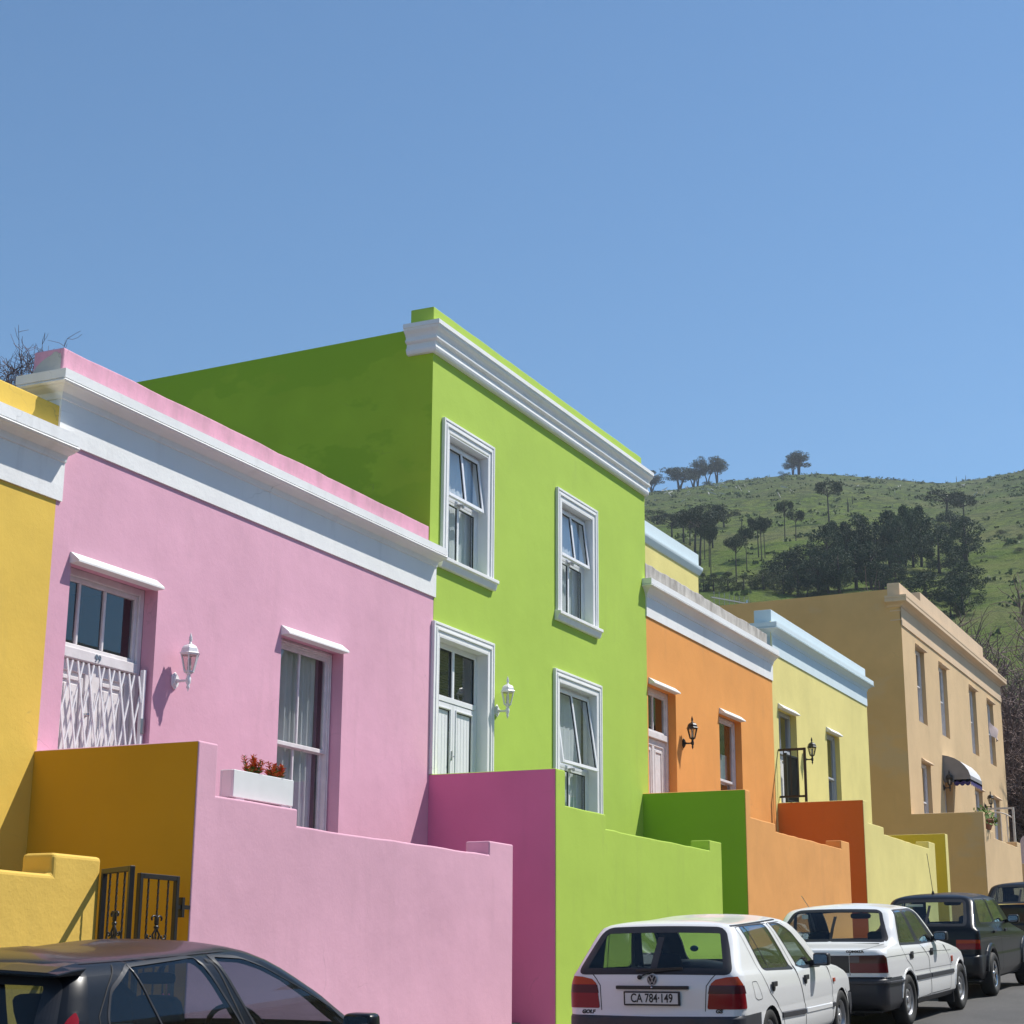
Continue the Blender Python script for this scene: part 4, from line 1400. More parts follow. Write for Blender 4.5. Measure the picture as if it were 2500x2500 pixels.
        self.XYZ = self.P(pv[:, 0], pv[:, 1]); self.NR = self.nrm(pv[:, 0], pv[:, 1])

    def mesh(self, which, name, mat, parent, sides='both', offset=0.0, flip=False, vmin=None):
        ids = [i for i, n in enumerate(self.names) if n in which] + ([-1] if 'body' in which else [])
        sel = np.isin(self.lab, ids)
        if vmin is not None:
            sel &= self.pv[self.tri].mean(1)[:, 1] > vmin
        t = self.tri[sel]
        if not len(t): return None
        used, inv = np.unique(t, return_inverse=True)
        t = inv.reshape(-1, 3)
        p = self.XYZ[used] + self.NR[used] * offset; n = self.NR[used]
        vs, fs, ns = [], [], []
        for side in ((1, -1) if sides == 'both' else ((1,) if sides == 'right' else (-1,))):
            b = len(vs)
            q = p * np.array([1, side, 1]); m = n * np.array([1, side, 1])
            vs += q.tolist(); ns += m.tolist()
            tt = t + b
            if (side < 0) != flip: tt = tt[:, ::-1]
            fs += tt.tolist()
        me = bpy.data.meshes.new(name)
        me.from_pydata(vs, [], fs)
        if sides == 'both':
            bm = bmesh.new(); bm.from_mesh(me)
            bmesh.ops.remove_doubles(bm, verts=[v for v in bm.verts if abs(v.co.y) < 1e-4], dist=1e-4)
            bm.to_mesh(me); bm.free()
            ns = None
        me.polygons.foreach_set('use_smooth', [True] * len(me.polygons))
        me.materials.append(mat)
        if ns is not None and not flip:
            me.normals_split_custom_set_from_vertices(ns)
        me.update()
        o = bpy.data.objects.new(name, me); COL.objects.link(o); o.parent = parent
        return o

    def ribbon(self, path, name, mat, parent, w=.008, off=.0018, closed=True, sides=(1, -1), thick=0.0, joined=False, shift=0.0):
        """thin strip lying on the skin along a (U,V) path"""
        k = len(path)
        pts = np.array(path, float)
        nx = np.roll(pts, -1, 0) if closed else np.vstack([pts[1:], pts[-1:]])
        pr = np.roll(pts, 1, 0) if closed else np.vstack([pts[:1], pts[:-1]])
        d = nx - pr
        d /= np.maximum(np.linalg.norm(d, axis=1, keepdims=True), 1e-9)
        nn = np.stack([-d[:, 1], d[:, 0]], 1)
        A, B = pts + nn * (w / 2 + shift), pts - nn * (w / 2 - shift)
        for q in (A, B):
            q[:, 0] = np.clip(q[:, 0], 0, self.U); q[:, 1] = np.clip(q[:, 1], 0, self.T)
        pa, na = self.P(A[:, 0], A[:, 1]), self.nrm(A[:, 0], A[:, 1])
        pb, nb = self.P(B[:, 0], B[:, 1]), self.nrm(B[:, 0], B[:, 1])
        objs = []
        mb = MB()
        for s in sides:
            f = np.array([1, s, 1])
            kk = k if closed else k - 1
            if thick:
                ca, cb = pa + (pb - pa) * .18 + na * thick, pb + (pa - pb) * .18 + nb * thick
                L = [(pa - na * .004) * f, ca * f, cb * f, (pb - nb * .004) * f]
                v = [tuple(L[j][i]) for i in range(k) for j in range(4)]
                fs = [(i * 4 + j, ((i + 1) % k) * 4 + j, ((i + 1) % k) * 4 + j + 1, i * 4 + j + 1) for i in range(kk) for j in range(3)]
                if not closed:
                    fs += [(0, 1, 2, 3), (k * 4 - 1, k * 4 - 2, k * 4 - 3, k * 4 - 4)]
                mb.add(v, fs)
            else:
                q = 7
                v = []
                for j in range(q):
                    w_ = j / (q - 1)
                    G = A * (1 - w_) + B * w_
                    pg, ng = self.P(G[:, 0], G[:, 1]), self.nrm(G[:, 0], G[:, 1])
                    v += [tuple((pg[i] + ng[i] * off) * f) for i in range(k)]
                mb.add(v, [(j * k + i, j * k + (i + 1) % k, (j + 1) * k + (i + 1) % k, (j + 1) * k + i) for j in range(q - 1) for i in range(kk)])
            if not joined:
                objs.append(mb.build(name, mat, parent)); mb = MB()
        if joined:
            objs.append(mb.build(name, mat, parent))
        return objs


def smooth_box(mb, x0, x1, y0, y1, z0, z1, r, fn=None, n=8):
    """rounded cushion shape"""
    cx, cy, cz = (x0 + x1) / 2, (y0 + y1) / 2, (z0 + z1) / 2
    hx, hy, hz = (x1 - x0) / 2, (y1 - y0) / 2, (z1 - z0) / 2
    pts, fs = [], []
    m = 2 * n
    def sp(c, e): return math.copysign(abs(c) ** e, c)
    for i in range(n + 1):
        th = -math.pi / 2 + math.pi * i / n
        for j in range(m):
            ph = 2 * math.pi * j / m
            e = r
            p = Vector((cx + hx * sp(math.cos(th), e) * sp(math.cos(ph), e), cy + hy * sp(math.cos(th), e) * sp(math.sin(ph), e), cz + hz * sp(math.sin(th), e)))
            pts.append(fn(p) if fn else p)
    for i in range(n):
        for j in range(m):
            fs.append((i * m + j, i * m + (j + 1) % m, (i + 1) * m + (j + 1) % m, (i + 1) * m + j))
    return mb.add(pts, fs, 0, True)


def wheel(car, x, y, r, side, style, width=.175):
    """wheel centred at x,y with its outer face towards side"""
    w = bpy.data.objects.new('wheel', None); COL.objects.link(w); w.parent = car
    w.location = (x, y, r)
    w.empty_display_size = .1
    ROOTLOC[w.name] = Vector((0, 0, 0))
    s = side
    h = width / 2
    mb = MB()
    prof = [(r * .62, -h * .75), (r * .70, -h * .98), (r * .86, -h * 1.02), (r * .97, -h * .82), (r, -h * .55), (r, h * .55), (r * .97, h * .82), (r * .86, h * 1.02), (r * .70, h * .98), (r * .62, h * .75)]
    mb.lathe([(a, b * s) for a, b in prof], 40, axis='y', cap=False)
    mb.build('tyre', M['tyre'], w)
    mb = MB()
    rr = r * .63
    rim = [(rr * 1.02, -h * .7), (rr * 1.02, h * .72), (rr * .97, h * .80), (rr * .92, h * .70), (rr * .86, h * .40)]
    if style == 'cap':
        rim += [(rr * .80, h * .42), (rr * .62, h * .62), (rr * .5, h * .66), (rr * .44, h * .50), (rr * .2, h * .56), (0, h * .58)]
    elif style == 'alloy':
        rim += [(rr * .3, h * .1), (0, h * .12)]
    else:
        rim += [(rr * .84, h * .30), (rr * .55, h * .42), (rr * .5, h * .55), (rr * .2, h * .6), (0, h * .6)]
    mb.lathe([(a, b * s) for a, b in rim], 40, axis='y', cap=False)
    mb.build('rim', M['hubcap'] if style != 'alloy' else M['seam'], w)
    if style == 'alloy':
        for k in range(5):
            a = 2 * math.pi * k / 5 + .3
            m2 = MB()
            c_, s_ = math.cos(a), math.sin(a)
            pts = []
            for rad, wd, off in ((rr * .12, rr * .14, h * .62), (rr * .55, rr * .15, h * .66), (rr * .95, rr * .2, h * .76)):
                for e in (-1, 1):
                    pts.append((c_ * rad - s_ * wd * e, off * s, s_ * rad + c_ * wd * e))
            for rad, wd, off in ((rr * .12, rr * .14, h * .3), (rr * .55, rr * .15, h * .4), (rr * .95, rr * .2, h * .45)):
                for e in (-1, 1):
                    pts.append((c_ * rad - s_ * wd * e, off * s, s_ * rad + c_ * wd * e))
            m2.add(pts, [(0, 1, 3, 2), (2, 3, 5, 4), (6, 8, 9, 7), (8, 10, 11, 9), (0, 2, 8, 6), (2, 4, 10, 8), (1, 7, 9, 3), (3, 9, 11, 5), (0, 6, 7, 1), (4, 5, 11, 10)])
            m2.build('spoke', M['alloy'], w)
        m2 = MB(); m2.lathe([(rr * .22, h * .3 * s), (rr * .22, h * .66 * s), (rr * .16, h * .74 * s), (0, h * .76 * s)], 20, axis='y', cap=False); m2.build('hub', M['alloy'], w)
        m2 = MB(); m2.lathe([(rr * 1.03, -h * .5 * s), (rr * 1.03, h * .76 * s), (rr * .95, h * .82 * s), (rr * .90, h * .7 * s), (rr * .9, h * .3 * s)], 40, axis='y', cap=False); m2.build('rim_lip', M['alloy'], w)
    else:
        n = 8 if style == 'cap' else 7
        for k in range(n):
            a = 2 * math.pi * k / n
            m2 = MB()
            rad, off = (rr * .74, h * .56) if style == 'cap' else (rr * .70, h * .44)
            e1, e2 = (rr * .10, rr * .12) if style == 'cap' else (rr * .13, rr * .07)
            pts = [(math.cos(a) * (rad + e1 * math.cos(b)) - math.sin(a) * e2 * math.sin(b), off * s, math.sin(a) * (rad + e1 * math.cos(b)) + math.cos(a) * e2 * math.sin(b)) for b in [2 * math.pi * j / 10 for j in range(10)]]
            m2.add(pts + [(p[0], p[1] - .01 * s, p[2]) for p in pts], [list(range(10)), list(range(19, 9, -1))] + [(j, (j + 1) % 10, 10 + (j + 1) % 10, 10 + j) for j in range(10)])
            m2.build('rim_slot', M['seam'], w)
        m2 = MB(); m2.lathe([(rr * .22, h * .5 * s), (rr * .22, h * .64 * s), (rr * .15, h * .68 * s), (0, h * .69 * s)], 18, axis='y', cap=False); m2.build('hub_cap', M['hubcap'], w)
    return w


def wheel_well(car, x, W, r, s):
    mb = MB()
    ys = [s * (W - .012), s * (W - .30), s * (W - .36)]
    pts, fs = [], []
    n = 24
    for j in range(n + 1):
        a = math.pi * j / n - .25 + .5 * (j / n) - 0
        a = -.35 + (math.pi + .7) * j / n
        for yy, rad in ((ys[0], r), (ys[1], r), (ys[2], .02)):
            pts.append((x + rad * math.cos(a), yy, r * .86 + rad * math.sin(a)))
    for j in range(n):
        for i in range(2):
            fs.append((j * 3 + i, j * 3 + i + 1, (j + 1) * 3 + i + 1, (j + 1) * 3 + i))
    mb.add(pts, fs, 0, True)
    return mb.build('wheel_arch', M['seam'], car)


def seats(car, xf, xr, yo, zs, h, head=True, rear_top=.92, rearheads=True, steer=None):
    for s in (-1, 1):
        mb = MB()
        lean = lambda p: Vector((p.x - (p.z - zs) * .33, p.y, p.z))
        smooth_box(mb, xf - .06, xf + .07, s * yo - .215, s * yo + .215, zs - .1, zs + h, .45, lean)
        smooth_box(mb, xf, xf + .5, s * yo - .215, s * yo + .215, zs - .22, zs - .05, .4)
        st = mb.build('front_seat', M['seat'], car)
        mb = MB()
        smooth_box(mb, xf - .05, xf + .05, s * yo - .135, s * yo + .135, zs + h + .03, zs + h + .21, .5, lean)
        mb.build('headrest', M['seat'], st)
    mb = MB()
    lean = lambda p: Vector((p.x - (p.z - zs) * .3, p.y, p.z))
    smooth_box(mb, xr - .07, xr + .07, -.60, .60, zs - .1, rear_top, .35, lean)
    smooth_box(mb, xr, xr + .5, -.60, .60, zs - .2, zs - .04, .35)
    rs = mb.build('rear_seat', M['seat'], car)
    return rs


def steering(car, x, y, z):
    mb = MB()
    ring_ = []
    for k in range(29):
        a = 2 * math.pi * k / 28
        ring_.append((x - .08 * math.sin(a), y + .185 * math.cos(a), z + .165 * math.sin(a)))
    mb.tube(ring_, .014, 8)
    mb.bar((x, y - .18, z), (x, y + .18, z), .03, .02)
    mb.lathe([(0, -.05), (.06, -.04), (.06, .02), (0, .05)], 12, (x, y, z), 'x')
    return mb.build('steering_wheel', M['trim'], car)


def dashboard(car, x0, x1, W, z):
    mb = MB()
    n = 14
    pts = []
    prof = [(x0, z - .3), (x0, z - .1), (x0 + .05, z - .02), (x0 + .16, z), (x1 - .1, z - .01), (x1, z - .06)]
    for yy in (-W, -W * .5, 0, W * .5, W):
        for x, zz in prof:
            hump = .05 if (yy > .1 and x < x0 + .25) else 0
            pts.append((x, yy, zz + hump))
    k = len(prof)
    mb.add(pts, [(i * k + j, i * k + j + 1, (i + 1) * k + j + 1, (i + 1) * k + j) for i in range(4) for j in range(k - 1)], 0, True)
    return mb.build('dashboard', M['trim'], car)


def side_mirror(car, x, y, z, s, mat, w=.20, h=.125, house=None):
    mb = MB()
    yc = y + s * (.03 + w / 2)
    smooth_box(mb, x - .02, x + .10, min(y + s * .03, y + s * (.03 + w)), max(y + s * .03, y + s * (.03 + w)), z, z + h, .35, lambda p: Vector((p.x - .17 * (p.y - yc) * s, p.y, p.z)))
    mb.bar((x + .05, y - s * .03, z + .02), (x + .04, y + s * .06, z + .035), .05, .05)
    o = mb.build('side_mirror', mat, car)
    m2 = MB()
    pts = round_poly([(-w / 2 + .014, .014), (w / 2 - .014, .014), (w / 2 - .014, h - .014), (-w / 2 + .014, h - .014)], .03)
    m2.add([(x - .0225 - .17 * a * s, yc + a, z + b) for a, b in pts], [list(range(len(pts)))])
    m2.build('mirror_glass', M['mirror'], o)
    return o


def car_base(car, W, x0, x1, z, mat=None):
    mb = MB().box(x0, x1, -W, W, z, z + .02)
    mb.box(x0 + .3, x1 - .3, -W * .6, W * .6, z - .06, z - .001)
    return mb.build('underbody', M['seam'], car)


def emblem(car, x, z, r, lean=0.0):
    """round badge with a V over a W, on the rear face"""
    mb = MB()
    ringp = [(x - .004, r * math.cos(a), z + r * math.sin(a)) for a in [2 * math.pi * k / 28 for k in range(29)]]
    mb.tube(ringp, r * .09, 6)
    q = lambda a, b: (x - .005, -a * r, z + b * r)
    for seg in (((-.42, .80), (0, .08)), ((0, .08), (.42, .80)), ((-.82, .36), (-.40, -.76)), ((-.40, -.76), (0, .0)), ((0, .0), (.40, -.76)), ((.40, -.76), (.82, .36))):
        mb.bar(q(*seg[0]), q(*seg[1]), .008, r * .17, up=(1, 0, 0))
    o = mb.build('emblem', M['badge_grey'], car)
    m2 = MB(); m2.lathe([(r, .0), (r * .98, -.003), (0, -.003)], 24, (x, 0, z), 'x'); m2.build('emblem_disc', M['ink'], o)
    return o


def finish_body(sh, car, paint, vb, doors=(), glassmat=None):
    b = sh.mesh(['body'], 'body', paint, car)
    sh.mesh(['body', 'door_r', 'door_f', 'tailgate'], 'lining', M['lining'], car, offset=-.03, flip=True, vmin=vb)
    return b


# ------------------------------------------------ white hatchback
def car_place(name, label, x, y, th, dz=0, pitch=None):
    t = thing(name, label, 'car', (x, y, ground_z(x) + dz), group='cars parked along the kerb')
    t.rotation_mode = 'XYZ'
    t.rotation_euler = (0, -math.atan(SLOPE), R(th))
    return t


car = car_place('hatchback_car', 'white hatchback with licence plate CA 784-149 in front of the green wall', 15.05, 5.7575, 0)
rows = [(.16, .20, 3.98, .20, .78, .12, .2), (.03, .29, 4.07, .29, .83, .14, .25), (.0, .40, 4.10, .40, .845, .14, .28), (.008, .525, 4.09, .50, .845, .14, .28),
        (.045, .548, 4.03, .53, .842, .12, .25), (.055, .60, 4.0, .58, .846, .11, .25), (.06, .72, 3.96, .66, .848, .11, .25), (.072, .83, 3.80, .735, .838, .11, .25), (.088, .89, 3.5, .80, .825, .11, .22),
        (.105, .925, 2.98, .875, .803, .11, .2), (.25, 1.09, 2.58, 1.10, .742, .11, .17), (.40, 1.25, 2.2, 1.285, .675, .09, .15), (.44, 1.288, 2.08, 1.315, .645, .09, .15), (.475, 1.312, 2.0, 1.335, .58, .09, .15), (.58, 1.33, 1.9, 1.352, .42, .1, .1), (.78, 1.34, 1.78, 1.36, .2, .1, .1), (.9, 1.343, 1.7, 1.362, .0004, .02, .02)]
sh = Shell(rows)
rdw = [(.615, 1.30), (1.335, 1.30), (1.64, .872), (.80, .905)]
fdw = [(1.505, 1.295), (1.80, 1.285), (2.06, 1.185), (2.545, .85), (1.90, .866)]
rdoor = [(.49, 1.285), (.60, 1.292), (1.42, 1.298), (1.775, .83), (1.985, .50), (1.99, .25), (1.33, .25), (1.24, .46), (1.06, .60), (.86, .70), (.70, .87)]
fdoor = [(1.43, 1.298), (1.84, 1.302), (2.62, .86), (2.90, .82), (3.0, .60), (3.0, .25), (1.995, .25), (1.99, .50), (1.785, .83)]
arch_r = [(.885 + .315 * math.cos(a), .27 + .315 * math.sin(a)) for a in [i * math.pi / 16 - .3 for i in range(20)]]
arch_r += [(.6, .1), (1.2, .1)][:0]
arch_f = [(3.376 + .315 * math.cos(a), .27 + .315 * math.sin(a)) for a in [i * math.pi / 16 - .3 for i in range(20)]]
rw = [(0, .925 + .005), (.645, .925), (.53, 1.262), (0, 1.262 + .006)]
def half_rear(sh, top, bot, yt, yb, r=.05):
    """half outline of the rear window from the centre line"""
    pts = round_poly([(0.0, top), (yt, top), (yb, bot), (0.0, bot)], r, 5)
    pts = [(0.0, top)] + pts[6:18] + [(0.0, bot)]
    return [sh.rear(*p) for p in densify(pts, .03, True)]
reg = []
reg.append(('bumper', [(0, 0)] + densify([(0, sh.tr[4] - .012), (sh.side(.58, .5)[0], sh.side(.58, .548)[1])], .05, False) + [(sh.side(.58, .3)[0], 0)]))
reg.append(('bumper_f', [(sh.side(3.68, .5)[0], 0), (sh.side(3.68, .52)[0], sh.tr[4] - .012), (sh.U, sh.tr[4] - .012), (sh.U, 0)]))
reg.append(('door_r', sh.poly('side', rdoor, .03)))
reg.append(('door_f', sh.poly('side', fdoor, .03)))
reg.append(('win_r', sh.poly('side', rdw, .05)))
reg.append(('win_f', sh.poly('side', fdw, .05)))
reg.append(('rear_window', half_rear(sh, 1.262, .922, .57, .705)))
ws = [(0, 1.30), (.56, 1.285), (.66, .89), (0, .885)]
reg.append(('windscreen', [sh.front(*p) for p in densify(ws, .05)]))
tl = [(.52, .605), (.545, .80), (.60, .855), (.70, .875), (.80, .88), (.865, .80), (.915, .605)]
reg.append(('tail_red', sh.poly('rear', tl, .02)))
reg.append(('tail_dark', sh.poly('rear', [(.53, .735), (.545, .805), (.872, .805), (.90, .735)], 0)))
reg.append(('tail_amber', sh.poly('rear', [(.552, .81), (.562, .825), (.60, .855), (.70, .875), (.80, .88), (.86, .81)], 0)))
reg.append(('headlamp', sh.poly('front', [(.40, .57), (.40, .68), (.8, .69), (.8, .57)], .02)))
reg.append(('hole', sh.poly('side', arch_r, 0)))
reg.append(('hole', sh.poly('side', arch_f, 0)))
sh.cut(reg)
vb = sh.tr[9]
finish_body(sh, car, M['car_white'], vb)
sh.mesh(['bumper'], 'bumper', M['grey_trim'], car); sh.mesh(['bumper_f'], 'bumper', M['grey_trim'], car)
for s in ('right', 'left'):
    d = sh.mesh(['door_r'], 'rear_door', M['car_white'], car, s); d2 = sh.mesh(['door_f'], 'front_door', M['car_white'], car, s)
    sh.mesh(['win_r'], 'side_window', M['side_glass'], d, s); sh.mesh(['win_f'], 'side_window', M['side_glass'], d2, s)
    tlo = sh.mesh(['tail_red'], 'tail_light', M['red_lens'], car, s, offset=.004)
    sh.mesh(['tail_dark'], 'smoked_lens', M['dark_lens'], tlo, s, offset=.004); sh.mesh(['tail_amber'], 'amber_lens', M['amber_lens'], tlo, s, offset=.004)
    sh.mesh(['headlamp'], 'headlight', M['clear_lens'], car, s)
sh.mesh(['rear_window'], 'rear_window', M['car_glass'], car); sh.mesh(['windscreen'], 'windscreen', M['car_glass'], car)
sh.ribbon(sh.poly('side', rdw, .05), 'window_seal', M['trim'], car, w=.026); sh.ribbon(sh.poly('side', fdw, .05), 'window_seal', M['trim'], car, w=.026)
sh.ribbon(sh.poly('side', rdoor, .03), 'door_gap', M['seam'], car, w=.007); sh.ribbon(sh.poly('side', fdoor, .03), 'door_gap', M['seam'], car, w=.007)
sh.ribbon(sh.poly('side', [(.755, 1.29), (.985, .905)], 0, closed=False), 'quarter_bar', M['trim'], car, w=.022, closed=False)
sh.ribbon(half_rear(sh, 1.262, .922, .57, .705)[:-1], 'window_seal', M['trim'], car, w=.075, closed=False, joined=True, shift=.004)
sh.ribbon(sh.poly('side', [(1.21, .475), (1.97, .455)], 0, closed=False), 'side_moulding', M['grey_trim'], car, w=.06, closed=False, thick=.014)
sh.ribbon(sh.poly('side', [(2.02, .455), (2.96, .44)], 0, closed=False), 'side_moulding', M['car_white'], car, w=.06, closed=False, thick=.008)
sh.ribbon(sh.poly('side', [(2.96, .44), (3.06, .44)], 0, closed=False), 'side_moulding', M['grey_trim'], car, w=.06, closed=False, thick=.014)
sh.ribbon(sh.poly('side', round_poly([(.36, .82), (.50, .82), (.64, .66), (.50, .655), (.42, .68)], .03), 0), 'fuel_flap_gap', M['seam'], car, w=.005, sides=(1,))
gap = [sh.rear(*p) for p in densify([(.50, .55), (.515, .80), (.56, .86), (.60, .90)], .03, False)]
sh.ribbon(gap, 'tailgate_gap', M['seam'], car, w=.007, closed=False)
rail = [(sh.cum[1] + .1 + .06 * i, sh.tr[12] + .02) for i in range(52)]
sh.ribbon(rail, 'roof_gutter', M['trim'], car, w=.018, closed=False, thick=.006, sides=(1,))
ind = sh.poly('side', [(3.02, .665), (3.09, .665), (3.09, .695), (3.02, .695)], .008)
mb = MB()
for s in (-1, 1):
    for x in (.965, 2.02):
        m2 = MB()
        p = sh.P(*sh.side(x, .745)); y = p[1]
        m2.box(x - .07, x + .06, s * abs(y) - .006, s * abs(y) + s * .028, .745, .79)
        m2.lathe([(0, -.004 * s), (.035, 0), (.03, .018 * s), (0, .02 * s)], 12, (x - .01, s * abs(y), .735), 'y')
        m2.build('door_handle', M['trim'], car, bevel=.004)
m2 = MB()
p = sh.P(*sh.side(3.05, .68)); m2.box(3.02, 3.09, p[1] - .012, p[1] + .004, .662, .70); m2.build('side_indicator', M['amber_lens'], car, bevel=.003)
side_mirror(car, 2.36, -.80, .855, -1, M['trim'], .17, .125); side_mirror(car, 2.36, .80, .855, 1, M['trim'], .17, .125)
for x in (.885, 3.376):
    for s in (-1, 1):
        wheel(car, x, s * .745, .283, s, 'steel'); wheel_well(car, x, .84, .33, s)
car_base(car, .74, .1, 3.95, .19)
seats(car, 1.62, .95, .36, .47, .34, rear_top=.86)
MB().box(.18, .78, -.58, .58, .885, .90).build('parcel_shelf', M['trim'], car)
dashboard(car, 2.35, 2.95, .66, .86); steering(car, 2.27, -.36, .86)
mb = MB(); smooth_box(mb, 1.98, 2.02, -.12, .12, 1.20, 1.26, .5); mb.bar((2.02, 0, 1.25), (2.06, 0, 1.30), .02); mb.build('rear_view_mirror', M['trim'], car)
# number plate, handle strip, badges, wiper
xr = lambda z: float(sh.P(0, sh.rear(0, z)[1])[0])
mb = MB().box(xr(.70) - .022, xr(.70) - .004, -.268, .268, .632, .755); pf = mb.build('licence_plate', M['trim'], car, bevel=.006)
MB().box(xr(.70) - .026, xr(.70) - .0215, -.25, .25, .647, .741).build('plate_face', M['plate'], pf)
mt = Matrix.Translation((xr(.70) - .0275, -.003, .694)) @ Matrix.Rotation(R(-90), 4, 'Z') @ Matrix.Rotation(R(90), 4, 'X')
text_part('CA 784\u00b7149', .106, M['ink'], pf, mt, 'plate_lettering', extrude=.0008, sx=.77, bold=.0018)
MB().box(xr(.79) - .02, xr(.79) + .01, -.345, .345, .772, .802).build('handle_strip', M['trim'], car, bevel=.006)
m2 = MB(); m2.lathe([(0, -.024), (.009, -.023), (.011, 0)], 12, (xr(.787), 0.0, .787), 'x'); m2.build('boot_lock', M['chrome'], car)
emblem(car, xr(.852) - .004, .852, .045)
def badge(s, y, z, size, sx=1.0, m='ink', sheet=sh, slant=.2, parent=None):
    p = sheet.P(*sheet.rear(abs(y), z))
    n = sheet.nrm(*sheet.rear(abs(y), z))
    x = float(p[0]) - .004
    sk = Matrix(((1, slant, 0, 0), (0, 1, 0, 0), (0, 0, 1, 0), (0, 0, 0, 1)))
    mt = Matrix.Translation((x, y, z)) @ Matrix.Rotation(R(-90), 4, 'Z') @ Matrix.Rotation(R(90), 4, 'X') @ sk
    return text_part(s, size, M[m], parent or car, mt, 'badge', extrude=.003, sx=sx, bold=.002)
badge('GOLF', .62, .572, .044, 1.15); badge('GS', -.62, .587, .044, 1.2, 'trim')
mb = MB()
xw = xr(.90)
mb.lathe([(.02, -.02), (.02, .0), (.0, .01)], 12, (xw - .01, .12, .875), 'x')
mb.bar((xw - .03, .12, .875), (xw - .012, .03, .918), .022, .012); mb.bar((xw - .012, .03, .918), (xw + .01, -.22, .945), .016, .010)
mb.bar((xw + .005, .16, .93), (xw + .012, -.28, .952), .012, .02)
mb.build('rear_wiper', M['trim'], car)
m2 = MB(); m2.lathe([(0, 0), (.05, .0), (.05, .004), (0, .004)], 20, (0, 0, 0), 'x').xf(lambda p: Vector((p.x + 2.46, p.y * .9 + .44, p.z * .62 + 1.02))); m2.build('licence_disc', plain('teal_sticker', (.05, .2, .25), rough=.6), car)

# ------------------------------------------------ white saloon
car = car_place('saloon_car', 'white saloon with grey bumpers and steel wheels in front of the orange wall', 20.05, 5.63, -2.7)
rows = [(.05, .22, 3.72, .22, .78, .12, .2), (-.09, .30, 3.84, .29, .82, .14, .25), (-.115, .42, 3.86, .40, .832, .14, .28), (-.11, .555, 3.84, .50, .832, .14, .28),
        (-.05, .585, 3.76, .55, .825, .12, .22), (-.048, .66, 3.74, .60, .828, .10, .22), (-.045, .78, 3.66, .70, .826, .10, .25), (-.035, .845, 3.45, .765, .815, .10, .25), (-.01, .885, 3.05, .83, .80, .12, .22), (.10, .903, 2.85, .86, .785, .16, .2),
        (.48, .935, 2.60, .90, .765, .16, .2), (.67, 1.11, 2.25, 1.12, .71, .12, .17), (.85, 1.268, 1.95, 1.28, .655, .10, .15), (.91, 1.305, 1.86, 1.31, .61, .11, .15), (1.02, 1.325, 1.78, 1.33, .52, .1, .15), (1.13, 1.343, 1.7, 1.346, .34, .1, .1), (1.22, 1.35, 1.6, 1.352, .14, .1, .1), (1.28, 1.352, 1.55, 1.354, .0004, .02, .02)]
sh = Shell(rows)
dlo = [(.70, .905), (.79, 1.05), (.955, 1.298), (1.1, 1.304), (1.70, 1.304), (1.86, 1.24), (2.38, .885), (1.5, .885)]
rdw = [(.765, .932), (1.01, 1.288), (1.24, 1.288), (1.41, .912)]
fdw = [(1.345, 1.283), (1.64, 1.272), (1.78, 1.215), (2.15, .90), (1.575, .908)]
rdoor = [(.735, .92), (.97, 1.29), (1.28, 1.30), (1.49, .90), (1.75, .72), (1.78, .30), (1.22, .28), (1.15, .5), (.98, .66), (.80, .74), (.70, .85)]
fdoor = [(1.29, 1.30), (1.66, 1.30), (2.30, .87), (2.55, .84), (2.78, .60), (2.70, .30), (1.79, .30), (1.76, .72), (1.50, .90)]
arch_r = [(.86 + .315 * math.cos(a), .29 + .325 * math.sin(a)) for a in [i * math.pi / 16 - .3 for i in range(20)]]
arch_f = [(3.30 + .315 * math.cos(a), .29 + .325 * math.sin(a)) for a in [i * math.pi / 16 - .3 for i in range(20)]]
reg = [('bumper', [(0, 0)] + densify([(0, sh.tr[4] - .008), (sh.side(.56, .57)[0], sh.tr[4] - .008)], .05, False) + [(sh.side(.56, .3)[0], 0)]),
       ('sill', [(sh.side(.9, .25)[0], 0), (sh.side(.9, .28)[0], sh.side(.9, .28)[1]), (sh.side(3.2, .28)[0], sh.side(3.2, .28)[1]), (sh.side(3.2, .28)[0], 0)]),
       ('bumper_f', [(sh.side(3.6, .5)[0], 0), (sh.side(3.6, .5)[0], sh.tr[4] - .008), (sh.U, sh.tr[4] - .008), (sh.U, 0)]),
       ('dlo', sh.poly('side', dlo, .03)), ('win_r', sh.poly('side', rdw, .03)), ('win_f', sh.poly('side', fdw, .03)),
       ('rear_window', half_rear(sh, 1.285, .962, .52, .655)),
       ('windscreen', [sh.front(*p) for p in densify([(0, 1.28), (.55, 1.265), (.63, .915), (0, .91)], .05)]),
       ('panel', [sh.rear(*p) for p in densify([(0, .635), (.40, .635), (.40, .825), (0, .825)], .05)]),
       ('tail_red', sh.poly('rear', [(.405, .635), (.405, .825), (.80, .83), (.84, .80), (.86, .635)], .015)),
       ('tail_amber', sh.poly('rear', [(.405, .74), (.405, .825), (.80, .83), (.84, .80), (.846, .74)], .01)),
       ('tail_clear', sh.poly('rear', [(.41, .75), (.41, .815), (.52, .817), (.52, .75)], .01)),
       ('headlamp', sh.poly('front', [(.40, .56), (.40, .67), (.75, .68), (.75, .56)], .02)),
       ('hole', sh.poly('side', arch_r, 0)), ('hole', sh.poly('side', arch_f, 0))]
sh.cut(reg)
finish_body(sh, car, M['car_white'], sh.tr[10])
sh.mesh(['bumper'], 'bumper', M['grey_trim'], car); sh.mesh(['bumper_f'], 'bumper', M['grey_trim'], car); [sh.mesh(['sill'], 'sill', M['grey_trim'], car, q) for q in ('right', 'left')]
sh.mesh(['panel'], 'rear_panel', M['trim'], car)
